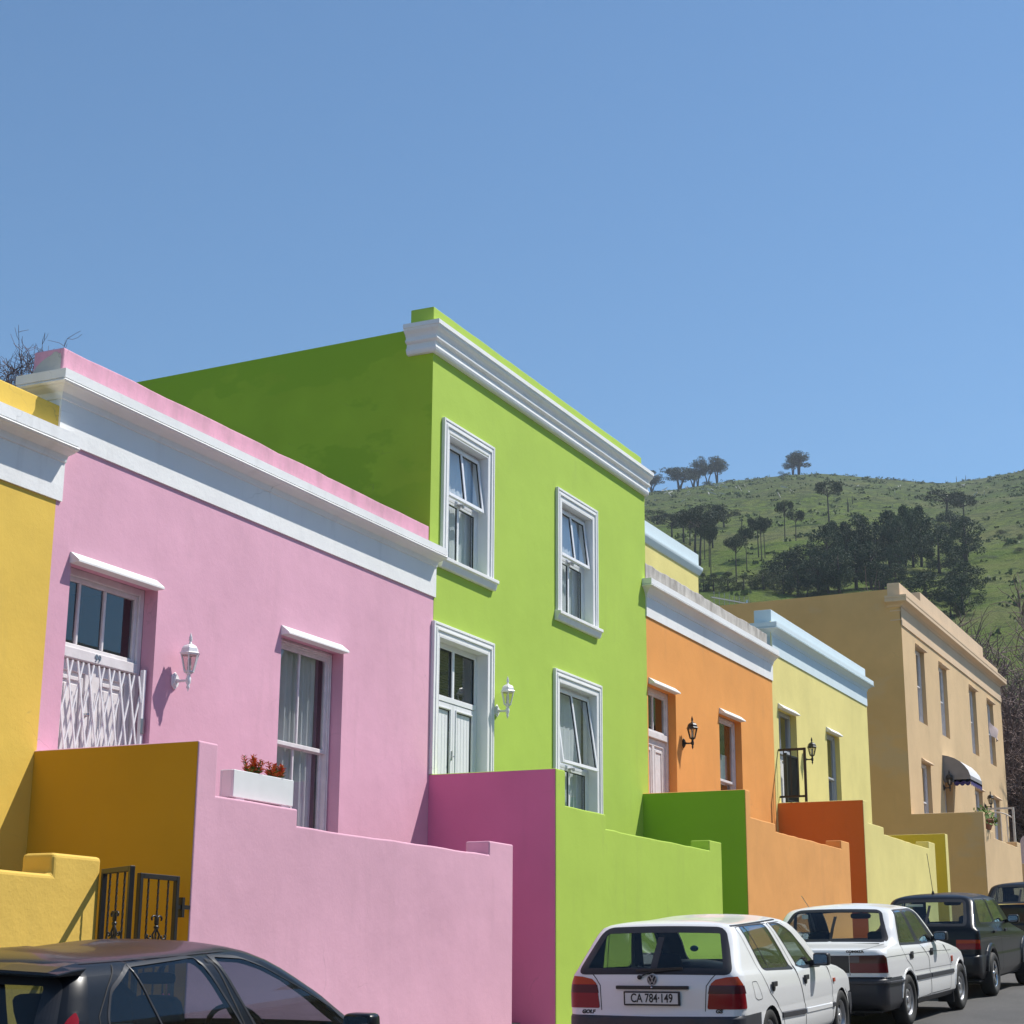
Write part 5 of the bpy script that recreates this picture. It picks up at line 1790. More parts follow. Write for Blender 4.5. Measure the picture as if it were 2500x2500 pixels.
for s in ('right', 'left'):
    fr = sh.mesh(['dlo'], 'window_frame', M['trim'], car, s)
    sh.mesh(['win_r'], 'side_window', M['side_glass'], fr, s); sh.mesh(['win_f'], 'side_window', M['side_glass'], fr, s)
    t_ = sh.mesh(['tail_red'], 'tail_light', M['deep_red_lens'], car, s, offset=.004)
    sh.mesh(['tail_amber'], 'amber_lens', plain('brown_lens', (.075, .018, .010), rough=.2, spec=.35), t_, s, offset=.004); sh.mesh(['tail_clear'], 'reversing_lens', plain('grey_lens', (.12, .10, .10), rough=.2, spec=.35), t_, s, offset=.004)
    sh.mesh(['headlamp'], 'headlight', M['clear_lens'], car, s)
sh.mesh(['rear_window'], 'rear_window', M['car_glass'], car); sh.mesh(['windscreen'], 'windscreen', M['car_glass'], car)
sh.ribbon(half_rear(sh, 1.285, .962, .52, .655)[:-1], 'window_seal', M['trim'], car, w=.05, closed=False, joined=True, shift=.003)
sh.ribbon(sh.poly('side', rdoor, .03), 'door_gap', M['seam'], car, w=.007); sh.ribbon(sh.poly('side', fdoor, .03), 'door_gap', M['seam'], car, w=.007)
sh.ribbon(sh.poly('side', [(.83, .935), (1.06, 1.285)], 0, closed=False), 'quarter_bar', M['trim'], car, w=.02, closed=False)
sh.ribbon(sh.poly('side', [(1.12, .52), (1.76, .515)], 0, closed=False), 'side_moulding', M['grey_trim'], car, w=.07, closed=False, thick=.014)
sh.ribbon(sh.poly('side', [(1.80, .515), (2.88, .505)], 0, closed=False), 'side_moulding', M['grey_trim'], car, w=.07, closed=False, thick=.014)
sh.ribbon(sh.poly('side', [(.02, .805), (1.0, .80), (2.0, .785), (2.85, .76)], 0, closed=False), 'crease_line', M['seam'], car, w=.004, closed=False)
sh.ribbon(sh.poly('side', [(1.1, .60), (2.9, .585)], 0, closed=False), 'crease_line', plain('grey_shadow_gap', (.3, .3, .31), rough=.5), car, w=.006, closed=False)
sh.ribbon(sh.poly('rear', [(0, .585), (.70, .585), (.95, .58)], 0, closed=False), 'bumper_rib', M['grey_trim'], car, w=.02, closed=False, thick=.012)
sh.ribbon(sh.poly('rear', [(0, .53), (.70, .53), (.95, .53), (1.5, .53)], 0, closed=False, step=.05), 'bumper_rib', M['grey_trim'], car, w=.03, closed=False, thick=.02)
sh.ribbon(sh.poly('rear', [(.405, .59), (.405, .635)], 0, closed=False, step=.02), 'boot_gap', M['seam'], car, w=.006, closed=False)
sh.ribbon([sh.rear(*p) for p in densify([(.405, .83), (.42, .86), (.60, .895), (.66, .93)], .03, False)], 'boot_gap', M['seam'], car, w=.007, closed=False)
for a in (arch_r, arch_f):
    pl = [sh.side(*q) for q in a[2:-2]]
    sh.ribbon(pl, 'arch_flare', M['car_white'], car, w=.03, closed=False, thick=.007, shift=-.02)
for s in (-1, 1):
    for x in (1.0, 1.885):
        y = abs(sh.P(*sh.side(x, .78))[1])
        m2 = MB().box(x - .07, x + .07, s * y - .01, s * y + s * .010, .745, .825); hd = m2.build('door_handle', M['trim'], car, bevel=.008)
        MB().box(x - .05, x + .05, s * y + s * .0105, s * y + s * .018, .785, .812).build('handle_flap', M['grey_trim'], hd, bevel=.003)
m2 = MB(); y = sh.P(*sh.side(2.85, .66))[1]; m2.box(2.80, 2.87, y - .012, y + .004, .62, .69); m2.build('side_indicator', M['amber_lens'], car, bevel=.004)
side_mirror(car, 2.16, -.76, .90, -1, M['trim'], .17, .11); side_mirror(car, 2.16, .76, .90, 1, M['trim'], .17, .11)
for x in (.86, 3.30):
    for s in (-1, 1):
        wheel(car, x, s * .735, .288, s, 'cap'); wheel_well(car, x, .825, .335, s)
for s in (-1, 1):
    MB().box(2.90, 2.92, s * .60 if s > 0 else -.80, .80 if s > 0 else -.60, .12, .42).build('mud_flap', M['trim'], car)
car_base(car, .72, .0, 3.7, .20)
mb = MB(); smooth_box(mb, .25, .55, -.2, .25, .12, .24, .5); mb.tube([(.4, -.3, .2), (.0, -.32, .2)], .03, 10); mb.build('exhaust', M['steel'], car)
seats(car, 1.45, .80, .36, .50, .34, rear_top=.92)
mb = MB(); smooth_box(mb, .70, .82, -.42, -.14, .93, 1.04, .5); smooth_box(mb, .70, .82, .14, .42, .93, 1.04, .5)
MB().box(.47, .85, -.6, .6, .925, .94).build('parcel_shelf', M['trim'], car)
dashboard(car, 2.0, 2.55, .64, .88); steering(car, 1.92, -.36, .90)
mb = MB(); smooth_box(mb, 1.78, 1.81, -.13, .13, 1.18, 1.25, .5); mb.bar((1.82, 0, 1.24), (1.86, 0, 1.29), .02); mb.build('rear_view_mirror', M['grey_trim'], car)
for y_, s_ in ((-.26, '1.3 GL'), ):
    pass
badge('COROLLA', -.46, .868, .034, 1.3, 'ink', sh, 0, car)
badge('GENEO', -.20, .868, .034, 1.3, 'grey_trim', sh, 0, car) if False else None
MB().bar((2.72, .70, .88), (2.30, .92, 1.46), .006).build('aerial_rod', M['steel'], car)
mb = MB().box(.985, .99, .36, .44, 1.21, 1.26); mb.xf(lambda p: Vector((p.x - .13, p.y, p.z))); mb.build('window_sticker', M['plate'], car)

# ------------------------------------------------ black hatchback behind the saloon
def black_hatch(car, paint, gl, rows, rdw, fdw, rwin, tail, arches, wheel_r, style, extra=True, lowred=True):
    sh = Shell(rows, taper_f=.05, taper_r=.03, bulge=.025)
    reg = []
    reg.append(('bumper', [(0, 0)] + densify([(0, sh.tr[4] - .008), (sh.side(.34, .57)[0], sh.tr[4] - .008)], .05, False) + [(sh.side(.34, .3)[0], 0)]))
    if rdw: reg.append(('win_r', sh.poly('side', rdw, .03)))
    if fdw: reg.append(('win_f', sh.poly('side', fdw, .03)))
    reg.append(('rear_window', half_rear(sh, *rwin)))
    reg.append(('windscreen', [sh.front(*p) for p in densify([(0, rows[-5][3] - .03), (rows[-5][4] * .85, rows[-5][3] - .05), (.60, rows[9][3] + .03), (0, rows[9][3] + .03)], .05)]))
    reg.append(('tail_red', sh.poly('rear', tail, .012)))
    zt = max(p[1] for p in tail); zb = min(p[1] for p in tail)
    if lowred: reg.append(('tail_amber', sh.poly('rear', [(tail[0][0] + .005, zb + (zt - zb) * .62), (tail[0][0] + .005, zt - .004), (tail[-1][0] - .01, zt - .006), (tail[-1][0] - .005, zb + (zt - zb) * .62)], .0)))
    for a in arches: reg.append(('hole', sh.poly('side', a, 0)))
    sh.cut(reg)
    finish_body(sh, car, paint, sh.tr[9])
    sh.mesh(['bumper'], 'bumper', M['trim'], car)
    for s in ('right', 'left'):
        sg = M['side_glass'] if gl is M['car_glass'] else gl
        if rdw: sh.mesh(['win_r'], 'side_window', sg, car, s)
        if fdw: sh.mesh(['win_f'], 'side_window', sg, car, s)
        t_ = sh.mesh(['tail_red'], 'tail_light', M['red_lens'], car, s, offset=.004)
        sh.mesh(['tail_amber'], 'amber_lens', M['amber_lens'], t_, s, offset=.004)
    sh.mesh(['rear_window'], 'rear_window', gl, car); sh.mesh(['windscreen'], 'windscreen', gl, car)
    if rdw: sh.ribbon(sh.poly('side', rdw, .03), 'window_seal', M['trim'], car, w=.024)
    if fdw: sh.ribbon(sh.poly('side', fdw, .03), 'window_seal', M['trim'], car, w=.024)
    sh.ribbon(half_rear(sh, *rwin)[:-1], 'window_seal', M['trim'], car, w=.055, closed=False, joined=True, shift=.003)
    return sh


car = car_place('hatchback_car', 'black boxy hatchback with alloy wheels in front of the white saloon', 25.28, 5.50, -1.6)
rows = [(.02, .25, 3.5, .25, .76, .12, .2), (-.17, .36, 3.62, .34, .80, .13, .2), (-.19, .46, 3.65, .44, .81, .13, .22), (-.18, .56, 3.62, .52, .808, .13, .22),
        (-.125, .585, 3.52, .56, .80, .09, .2), (-.12, .66, 3.5, .62, .803, .08, .2), (-.11, .79, 3.45, .70, .80, .08, .2), (-.09, .90, 3.3, .78, .79, .08, .2), (-.06, .955, 2.95, .86, .775, .08, .18),
        (-.03, .985, 2.55, .93, .762, .08, .16), (.16, 1.13, 2.25, 1.12, .71, .08, .14), (.36, 1.30, 1.95, 1.295, .655, .08, .14), (.41, 1.342, 1.86, 1.335, .60, .08, .14), (.47, 1.365, 1.78, 1.36, .52, .08, .12), (.6, 1.385, 1.7, 1.383, .34, .08, .1), (.75, 1.394, 1.62, 1.392, .14, .08, .08), (.9, 1.397, 1.55, 1.395, .0004, .02, .02)]
rows_wide = rows
rows = [(r_[0], r_[1], r_[2], r_[3], r_[4] * (.96 if r_[1] < .95 else .91), r_[5], r_[6]) for r_ in rows]
rdw = [(.49, 1.325), (1.07, 1.325), (1.22, .98), (.34, 1.0)]
fdw = [(1.16, 1.322), (1.60, 1.30), (1.80, 1.20), (2.02, .965), (1.30, .978)]
ar = [[(cx + .33 * math.cos(a), .31 + .35 * math.sin(a)) for a in [i * math.pi / 16 - .3 for i in range(20)]] for cx in (.56, 3.0)]
sh = black_hatch(car, M['car_black'], M['car_glass'], rows, rdw, fdw, (1.30, .985, .48, .56), [(.44, .66), (.44, .79), (.77, .79), (.79, .66)], ar, .296, 'alloy')
sh.ribbon(sh.poly('side', [(1.12, 1.335), (1.26, .96), (1.28, .3)], 0, closed=False), 'door_gap', M['seam'], car, w=.008, closed=False)
sh.ribbon(sh.poly('side', [(-.02, .80), (1.0, .79), (2.4, .76)], 0, closed=False), 'side_crease', M['grey_trim'], car, w=.01, closed=False, thick=.006)
for x in (.56, 3.0):
    for s in (-1, 1):
        wheel(car, x, s * .715, .296, s, 'alloy', .19); wheel_well(car, x, .77, .345, s)
    for s in (-1, 1):
        y = .762
        m2 = MB()
        for k in range(16):
            a0, a1 = math.pi * (k / 16) * .95 + .05, math.pi * ((k + 1) / 16) * .95 + .05
            pts = [(x + rr_ * math.cos(a), s * yy, .31 + rr_ * math.sin(a)) for a in (a0, a1) for rr_, yy in ((.335, y), (.345, y + .035), (.40, y + .028), (.42, y - .01))]
            m2.add(pts, [(i, i + 1, 4 + i + 1, 4 + i) for i in range(3)], 0, True)
        m2.build('arch_flare', M['car_black'], car)
side_mirror(car, 1.98, -.70, .95, -1, M['car_black'], .17, .12); side_mirror(car, 1.98, .70, .95, 1, M['car_black'], .17, .12)
car_base(car, .7, -.05, 3.5, .22)
seats(car, 1.25, .60, .35, .54, .34, rear_top=.95)
dashboard(car, 1.95, 2.5, .62, .90); steering(car, 1.88, -.34, .92)
mb = MB(); smooth_box(mb, 1.68, 1.72, -.13, .13, 1.22, 1.30, .5); mb.bar((1.72, 0, 1.28), (1.78, 0, 1.33), .02); mb.build('rear_view_mirror', M['trim'], car)
mb = MB(); mb.lathe([(.03, 0), (.025, .02), (.012, .06), (0, .08)], 10, (.62, .02, 1.385)); mb.build('aerial_base', M['trim'], car)
MB().bar((.62, .02, 1.44), (.42, .02, 1.98), .007).build('aerial_rod', M['trim'], car)
mb = MB()
for x in (.86, 1.68):
    for s in (-1, 1):
        y = abs(sh.P(*sh.side(x, .86))[1])
        MB().box(x - .07, x + .07, s * y - .004, s * y + s * .03, .85, .885).build('door_handle', M['trim'], car, bevel=.006)
MB().box(.30, .305, .10, .34, 1.235, 1.27).build('window_sticker', M['plate'], car)
# ------------------------------------------------ dark car at the right edge
car = car_place('hatchback_car', 'dark navy car half cut off by the right edge of the frame', 38.2, 6.35, -1.5)
rows2 = [(a, b * 1.02, c + .2, d * 1.02, w * 1.02, rr_, rf_) for a, b, c, d, w, rr_, rf_ in rows_wide]
rdw = [(.58, 1.34), (1.15, 1.35), (1.32, 1.0), (.40, 1.02)]; fdw = [(1.24, 1.35), (1.70, 1.33), (1.95, 1.2), (2.16, .99), (1.40, 1.0)]
ar = [[(cx + .33 * math.cos(a), .30 + .33 * math.sin(a)) for a in [i * math.pi / 16 - .3 for i in range(20)]] for cx in (.60, 3.1)]
rows2 = [(r_[0], r_[1], r_[2], r_[3], r_[4], .14, r_[6]) if r_[4] > .3 else r_ for r_ in rows2]
sh = black_hatch(car, M['car_navy'], M['tint_glass'], rows2, rdw, fdw, (1.345, 1.02, .52, .62), [(.56, .72), (.56, .98), (.80, .98), (.84, .72)], ar, .296, 'cap', lowred=False)
for x in (.60, 3.1):
    for s in (-1, 1):
        wheel(car, x, s * .75, .29, s, 'cap', .19); wheel_well(car, x, .81, .33, s)
car_base(car, .7, -.05, 3.6, .22)
seats(car, 1.35, .65, .35, .60, .36, rear_top=.97)
dashboard(car, 2.05, 2.6, .62, .92)
xq = float(sh.P(0, sh.rear(0, 1.0)[1])[0])
mb = MB().box(xq - .012, xq + .01, -.62, .62, .985, 1.005); mb.build('chrome_strip', M['chrome'], car)

# ------------------------------------------------ black hatchback in front, lower left
car = car_place('hatchback_car', 'glossy black hatchback with red tail light in the lower left corner', 5.88, 5.57, 0)
rows3 = [(.10, .25, 3.6, .25, .76, .12, .2), (-.06, .36, 3.75, .34, .80, .2, .3), (-.09, .48, 3.8, .44, .815, .2, .3), (-.08, .58, 3.78, .52, .815, .2, .3),
         (-.03, .62, 3.7, .58, .81, .2, .3), (-.02, .80, 3.65, .68, .822, .2, .3), (-.015, .93, 3.5, .78, .82, .2, .3), (-.005, 1.02, 3.2, .86, .812, .2, .3), (.01, 1.06, 2.95, .95, .805, .2, .25),
         (.03, 1.09, 2.66, 1.01, .79, .2, .22), (.11, 1.26, 2.22, 1.235, .725, .17, .2), (.20, 1.405, 1.85, 1.405, .66, .14, .18), (.24, 1.445, 1.72, 1.45, .61, .13, .17), (.29, 1.467, 1.6, 1.478, .53, .12, .15), (.42, 1.485, 1.5, 1.495, .36, .1, .1), (.6, 1.495, 1.4, 1.503, .15, .1, .1), (.7, 1.498, 1.3, 1.505, .0004, .02, .02)]
rdw = [(.655, 1.435), (1.165, 1.45), (1.40, 1.06), (.44, 1.06), (.40, 1.22), (.47, 1.34)]
fdw = [(1.285, 1.447), (1.50, 1.43), (1.66, 1.38), (1.90, 1.28), (2.20, 1.15), (2.36, 1.03), (1.50, 1.05)]
ar = [[(cx + .34 * math.cos(a), .30 + .34 * math.sin(a)) for a in [i * math.pi / 16 - .3 for i in range(20)]] for cx in (.66, 3.1)]
sh = black_hatch(car, M['car_black'], M['tint_glass'], rows3, rdw, fdw, (1.39, 1.10, .60, .66), [(.70, .95), (.705, 1.17), (.72, 1.24), (.745, 1.27), (.775, 1.24), (.80, 1.15), (.815, .95)], ar, .29, 'cap', lowred=False)
sh.ribbon(sh.poly('side', [(.565, 1.443), (.45, 1.35), (.345, 1.24), (.325, 1.1), (.32, .95)], 0, step=.02, closed=False), 'door_gap', M['seam'], car, w=.009, closed=False)
sh.ribbon(sh.poly('side', [(1.235, 1.447), (1.28, 1.40), (1.42, 1.02), (1.44, .4)], .03, closed=False)[:-1], 'door_gap', M['seam'], car, w=.009, closed=False)
sh.ribbon(sh.poly('side', [(.655, 1.435), (.80, 1.06)], 0, closed=False), 'quarter_bar', M['trim'], car, w=.03, closed=False, thick=.004)
sh.ribbon([(sh.cum[1] + .08 + .06 * i, sh.tr[12] + .02) for i in range(54)], 'roof_gutter', M['trim'], car, w=.010, closed=False, sides=(1,))
# roof spoiler over the rear window
mb = MB()
pr = [(.32, 1.466), (.22, 1.456), (.13, 1.437), (.12, 1.425), (.14, 1.415), (.28, 1.42)]
ys = [-.655, -.60, -.35, 0, .35, .60, .655]
for y in ys:
    k = .03 * (abs(y) / .655) ** 2
    e = 1.0 if abs(y) < .64 else .55
    mb.v += [(x + k, y, 1.43 + (z - 1.43) * e - .022 * (abs(y) / .655) ** 3 + .012) for x, z in pr]
n = len(pr)
for i in range(len(ys) - 1):
    for j in range(n):
        mb.f.append([i * n + j, i * n + (j + 1) % n, (i + 1) * n + (j + 1) % n, (i + 1) * n + j]); mb.m.append(0); mb.sm.append(False)
mb.f += [list(range(n)), [(len(ys) - 1) * n + j for j in range(n)]]; mb.m += [0, 0]; mb.sm += [False, False]
mb.build('roof_spoiler', M['car_black'], car, bevel=.006)
side_mirror(car, 2.16, -.80, .98, -1, M['car_black'], .19, .14); side_mirror(car, 2.16, .80, .98, 1, M['car_black'], .19, .14)
for x in (.66, 3.1):
    for s in (-1, 1):
        wheel(car, x, s * .745, .29, s, 'cap', .19); wheel_well(car, x, .81, .34, s)
car_base(car, .7, .0, 3.6, .22)
seats(car, 1.42, .62, .36, .66, .40, rear_top=1.05)
dashboard(car, 2.02, 2.6, .64, 1.0); steering(car, 1.93, -.36, 1.01)
mb = MB(); smooth_box(mb, 1.70, 1.73, -.12, .12, 1.285, 1.345, .5); mb.bar((1.74, 0, 1.34), (1.80, 0, 1.40), .02); mb.build('rear_view_mirror', M['trim'], car)
# two little pink toys on a string from the mirror
t = thing('hanging_toy', 'small pink soft toy hanging from the mirror inside the black car', 'toy', (5.88 + 1.69, 5.57 - .02, ground_z(5.88 + 1.69) + 1.15))
mb = MB()
mb.tube([(0, 0, .16), (0, 0, .06)], .002, 5); smooth_box(mb, -.022, .022, -.022, .022, .02, .07, .9); smooth_box(mb, -.02, .02, -.024, .024, -.05, .028, .8)
for s in (-1, 1):
    smooth_box(mb, -.006, .006, s * .018 - .008, s * .018 + .008, .06, .088, .9)
    smooth_box(mb, -.014, .008, s * .02 - .009, s * .02 + .009, -.06, -.03, .9)
mb.build('soft_toy', plain('pink_plush', (.45, .10, .16), rough=.95), t)
# ================================================================== ground, street, hill, trees
TREES = [('R', 594.5, 213.4, 180.6, 8.5, 8.4), ('R', 621.6, 217.3, 189.3, 6.8, 5.5), ('R', 622.2, 215.7, 189.5, 10.5, 4.8), ('R', 623.0, 211.8, 189.9, 8.5, 5.1), ('R', 620.0, 206.9, 189.0, 10.1, 6.5), ('S', 623.0, 211.8, 189.9, 1.6, 4.8), ('R', 602.9, 227.6, 183.3, 7.3, 5.7), ('R', 623.2, 177.5, 189.7, 7.6, 5.4), ('R', 618.8, 173.9, 188.1, 7.8, 8.9), ('S', 629.9, 183.2, 191.9, 2.8, 5.1), ('U', 235.6, 76.1, 58.3, 7.3, 2.3), ('U', 246.8, 78.0, 62.3, 7.3, 1.6), ('U', 256.9, 79.2, 65.9, 6.6, 2.1), ('U', 254.0, 77.8, 64.8, 7.0, 1.8), ('U', 256.4, 78.0, 65.7, 6.6, 1.6), ('U', 275.3, 80.2, 72.4, 7.3, 2.0), ('U', 284.3, 80.9, 75.5, 5.9, 2.3), ('U', 322.6, 85.0, 88.3, 8.2, 3.7), ('U', 240.5, 81.6, 60.1, 7.5, 1.6), ('U', 249.5, 84.9, 63.4, 7.3, 1.9), ('U', 266.4, 91.4, 69.5, 6.3, 1.9), ('U', 258.1, 89.4, 66.5, 9.4, 3.8), ('U', 279.8, 97.8, 74.3, 7.6, 4.6), ('U', 288.2, 101.6, 77.4, 4.8, 2.5), ('U', 295.4, 105.4, 79.9, 5.7, 3.8), ('U', 282.0, 95.2, 75.1, 6.7, 3.3), ('U', 329.7, 108.8, 92.1, 3.6, 4.4), ('U', 318.3, 116.0, 88.1, 4.3, 4.5), ('U', 350.6, 131.3, 99.5, 3.0, 4.4), ('U', 301.0, 102.6, 81.9, 6.4, 4.8), ('U', 362.1, 70.0, 97.3, 5.9, 6.8), ('U', 343.5, 62.9, 91.0, 6.3, 3.9), ('D', 322.5, 102.7, 89.5, 2.3, 0.4), ('D', 340.3, 104.5, 95.7, 1.5, 0.4), ('D', 359.6, 90.4, 100.4, 3.8, 0.4), ('D', 397.5, 98.8, 113.2, 2.2, 0.5), ('D', 437.5, 102.0, 125.2, 2.0, 0.5), ('D', 648.0, 117.0, 186.8, 2.6, 0.7), ('D', 647.4, 120.4, 186.5, 2.7, 0.7), ('D', 484.9, 106.4, 139.4, 1.8, 0.6), ('D', 391.6, 68.8, 106.9, 1.2, 0.4), ('B', 265.6, 48.7, 64.7, 6.7, 5.0), ('B', 248.4, 53.2, 59.7, 8.9, 3.2), ('B', 249.7, 54.5, 60.4, 8.7, 2.3), ('B', 256.1, 53.6, 62.2, 8.7, 3.6), ('B', 244.8, 48.7, 57.8, 6.3, 3.9), ('B', 306.8, 58.7, 78.8, 5.7, 3.5), ('B', 203.3, 38.0, 43.1, 4.4, 3.0), ('B', 224.2, 41.5, 50.4, 4.1, 3.9), ('B', 243.4, 55.4, 58.6, 7.9, 4.2), ('B', 241.7, 57.1, 58.4, 6.2, 3.9), ('B', 240.1, 58.9, 58.2, 7.5, 4.1), ('B', 239.2, 60.8, 58.2, 6.6, 3.4), ('B', 238.0, 62.2, 58.1, 7.3, 3.4), ('B', 238.2, 52.9, 56.5, 8.4, 2.7), ('B', 225.6, 52.5, 52.5, 3.1, 3.0), ('B', 221.3, 55.0, 51.5, 5.7, 3.8), ('B', 222.5, 53.3, 51.6, 5.9, 3.3), ('B', 217.2, 56.3, 50.4, 6.0, 3.2), ('B', 217.4, 45.2, 48.6, 3.7, 5.3), ('B', 226.7, 51.0, 52.6, 3.4, 3.2), ('B', 232.0, 61.6, 56.0, 7.7, 4.0), ('B', 237.1, 65.5, 58.2, 5.1, 4.4), ('B', 238.2, 69.1, 58.9, 4.2, 4.7), ('B', 221.5, 66.4, 52.9, 3.0, 3.3), ('B', 216.2, 61.5, 50.7, 3.7, 3.1), ('B', 216.2, 58.8, 50.5, 4.9, 3.2), ('B', 216.5, 57.5, 50.4, 4.0, 3.0), ('O', 218.8, 69.7, 52.1, 2.2, 3.6), ('O', 216.5, 63.5, 51.0, 3.2, 2.8), ('O', 220.8, 72.5, 52.9, 2.8, 2.8), ('O', 222.1, 75.0, 53.4, 2.4, 2.9), ('O', 221.6, 76.3, 53.2, 2.7, 2.2), ('O', 218.0, 66.7, 51.7, 2.8, 3.0), ('O', 214.2, 59.7, 49.9, 1.3, 3.3), ('O', 229.9, 71.7, 56.1, 1.0, 1.9), ('O', 202.6, 39.3, 43.0, 1.8, 3.0), ('S', 308.7, 50.2, 79.6, 0.9, 1.9), ('S', 296.1, 45.4, 75.5, 1.4, 2.3), ('S', 268.5, 40.9, 66.0, 0.8, 1.7), ('S', 250.3, 38.0, 59.7, 0.9, 1.5), ('S', 292.2, 47.1, 74.0, 0.5, 1.0), ('S', 286.0, 45.7, 71.9, 0.6, 1.0), ('S', 285.9, 48.7, 71.7, 0.5, 1.3), ('S', 373.5, 78.3, 102.1, 0.9, 1.3), ('S', 648.2, 115.9, 186.9, 1.3, 2.2), ('S', 633.3, 127.2, 183.2, 0.7, 2.9), ('S', 455.2, 69.1, 128.2, 0.7, 1.8), ('S', 522.8, 87.3, 149.2, 0.6, 1.5), ('S', 521.2, 93.9, 148.3, 0.6, 1.8), ('S', 467.5, 75.7, 131.9, 0.6, 1.6), ('S', 214.2, 33.6, 47.1, 0.5, 0.8), ('S', 240.5, 36.4, 56.3, 0.6, 0.9)]
RIDGE = [(60,.20),(30,.255),(25,.270),(20.89,0.2815),(19.56,0.2841),(18.41,0.2867),(17.73,0.2882),(16.92,0.2892),(15.98,0.2902),(15.05,0.2900),(13.73,0.2874),(12.43,0.2840),(11.27,0.2809),(10.69,0.2803),(9.85,0.2816),(9.21,0.2832),(8.37,0.2848),(4,.30),(-10,.33),(-30,.30)]
D0, DR = 100., 660.
_az = np.array([a for a, _ in RIDGE][::-1]); _tt = np.array([t for _, t in RIDGE][::-1])


def hill_z(az, d):
    """height of the hillside above the camera's eye at bearing az (degrees) and distance d"""
    zr = np.interp(az, _az, _tt) * DR
    z0 = SLOPE * D0 * math.cos(R(az)) - ZO - .4
    f = (d - D0) / (DR - D0)
    return z0 + (zr - z0) * (f * 1.1 - .1 * f * f) if d <= DR else zr - (d - DR) * .3


# --- ground sheet reaching the horizon
def gnd(x, y):
    return SLOPE * max(-80, min(95, x)) - .02
mb = MB()
gx = [-1000, -800, -300, -80, -40, -20, 0, 20, 40, 60, 80, 95, 300, 600, 1000]; gy = [-1000, -600, -100, -30, -6, 20, 100, 600, 1000]
mb.add([(x, y, gnd(x, y) - .06) for x in gx for y in gy], [(i * len(gy) + j, (i + 1) * len(gy) + j, (i + 1) * len(gy) + j + 1, i * len(gy) + j + 1) for i in range(len(gx) - 1) for j in range(len(gy) - 1)])
o = mb.build('ground', plain('dry_ground', (.07, .07, .05), rough=.95, var=.25, vscale=.3)); o['kind'] = 'structure'

# --- asphalt road
m, nt, b = nmat('asphalt')
b.inputs['Roughness'].default_value = .82; b.inputs['Specular IOR Level'].default_value = .35
geo = N(nt, 'ShaderNodeNewGeometry')
na = N(nt, 'ShaderNodeTexNoise', i_Scale=140.0, i_Detail=3.0); nb_ = N(nt, 'ShaderNodeTexNoise', i_Scale=.55, i_Detail=6.0, i_Roughness=.6)
nt.links.new(geo.outputs['Position'], na.inputs['Vector']); nt.links.new(geo.outputs['Position'], nb_.inputs['Vector'])
r1 = N(nt, 'ShaderNodeMapRange'); r1.inputs['From Min'].default_value = .3; r1.inputs['From Max'].default_value = .7; r1.inputs['To Min'].default_value = .55; r1.inputs['To Max'].default_value = 1.5
r2 = N(nt, 'ShaderNodeMapRange'); r2.inputs['From Min'].default_value = .3; r2.inputs['From Max'].default_value = .7; r2.inputs['To Min'].default_value = .8; r2.inputs['To Max'].default_value = 1.2
nt.links.new(na.outputs['Fac'], r1.inputs['Value']); nt.links.new(nb_.outputs['Fac'], r2.inputs['Value'])
mu = N(nt, 'ShaderNodeMath', operation='MULTIPLY'); nt.links.new(r1.outputs['Result'], mu.inputs[0]); nt.links.new(r2.outputs['Result'], mu.inputs[1])
hs = N(nt, 'ShaderNodeHueSaturation', i_Color=(.085, .083, .082, 1)); nt.links.new(mu.outputs[0], hs.inputs['Value'])
vo = N(nt, 'ShaderNodeTexVoronoi', feature='F1', i_Scale=2.3); nt.links.new(geo.outputs['Position'], vo.inputs['Vector'])
r3 = N(nt, 'ShaderNodeMapRange'); r3.inputs['From Min'].default_value = .028; r3.inputs['From Max'].default_value = .034; r3.inputs['To Min'].default_value = 1; r3.inputs['To Max'].default_value = 0
nt.links.new(vo.outputs['Distance'], r3.inputs['Value'])
mx = N(nt, 'ShaderNodeMix', data_type='RGBA'); nt.links.new(r3.outputs['Result'], mx.inputs['Factor']); nt.links.new(hs.outputs['Color'], mx.inputs['A']); mx.inputs['B'].default_value = (.3, .29, .27, 1)
nt.links.new(mx.outputs['Result'], b.inputs['Base Color'])
bp = N(nt, 'ShaderNodeBump', i_Strength=.6, i_Distance=.01); nt.links.new(na.outputs['Fac'], bp.inputs['Height']); nt.links.new(bp.outputs['Normal'], b.inputs['Normal'])
mb = MB(); xs = [-40 + 5 * i for i in range(28)]
mb.add([(x, y, SLOPE * x) for x in xs for y in (-2.6, 2.0, 6.85)], [(i * 3 + j, (i + 1) * 3 + j, (i + 1) * 3 + j + 1, i * 3 + j + 1) for i in range(len(xs) - 1) for j in range(2)])
o = mb.build('road', m); o['kind'] = 'structure'
pave = plain('pavement_concrete', (.27, .26, .24), rough=.9, var=.15, vscale=3, bump=.2)
kerb = plain('kerb_stone', (.33, .32, .30), rough=.85, var=.15, vscale=8)
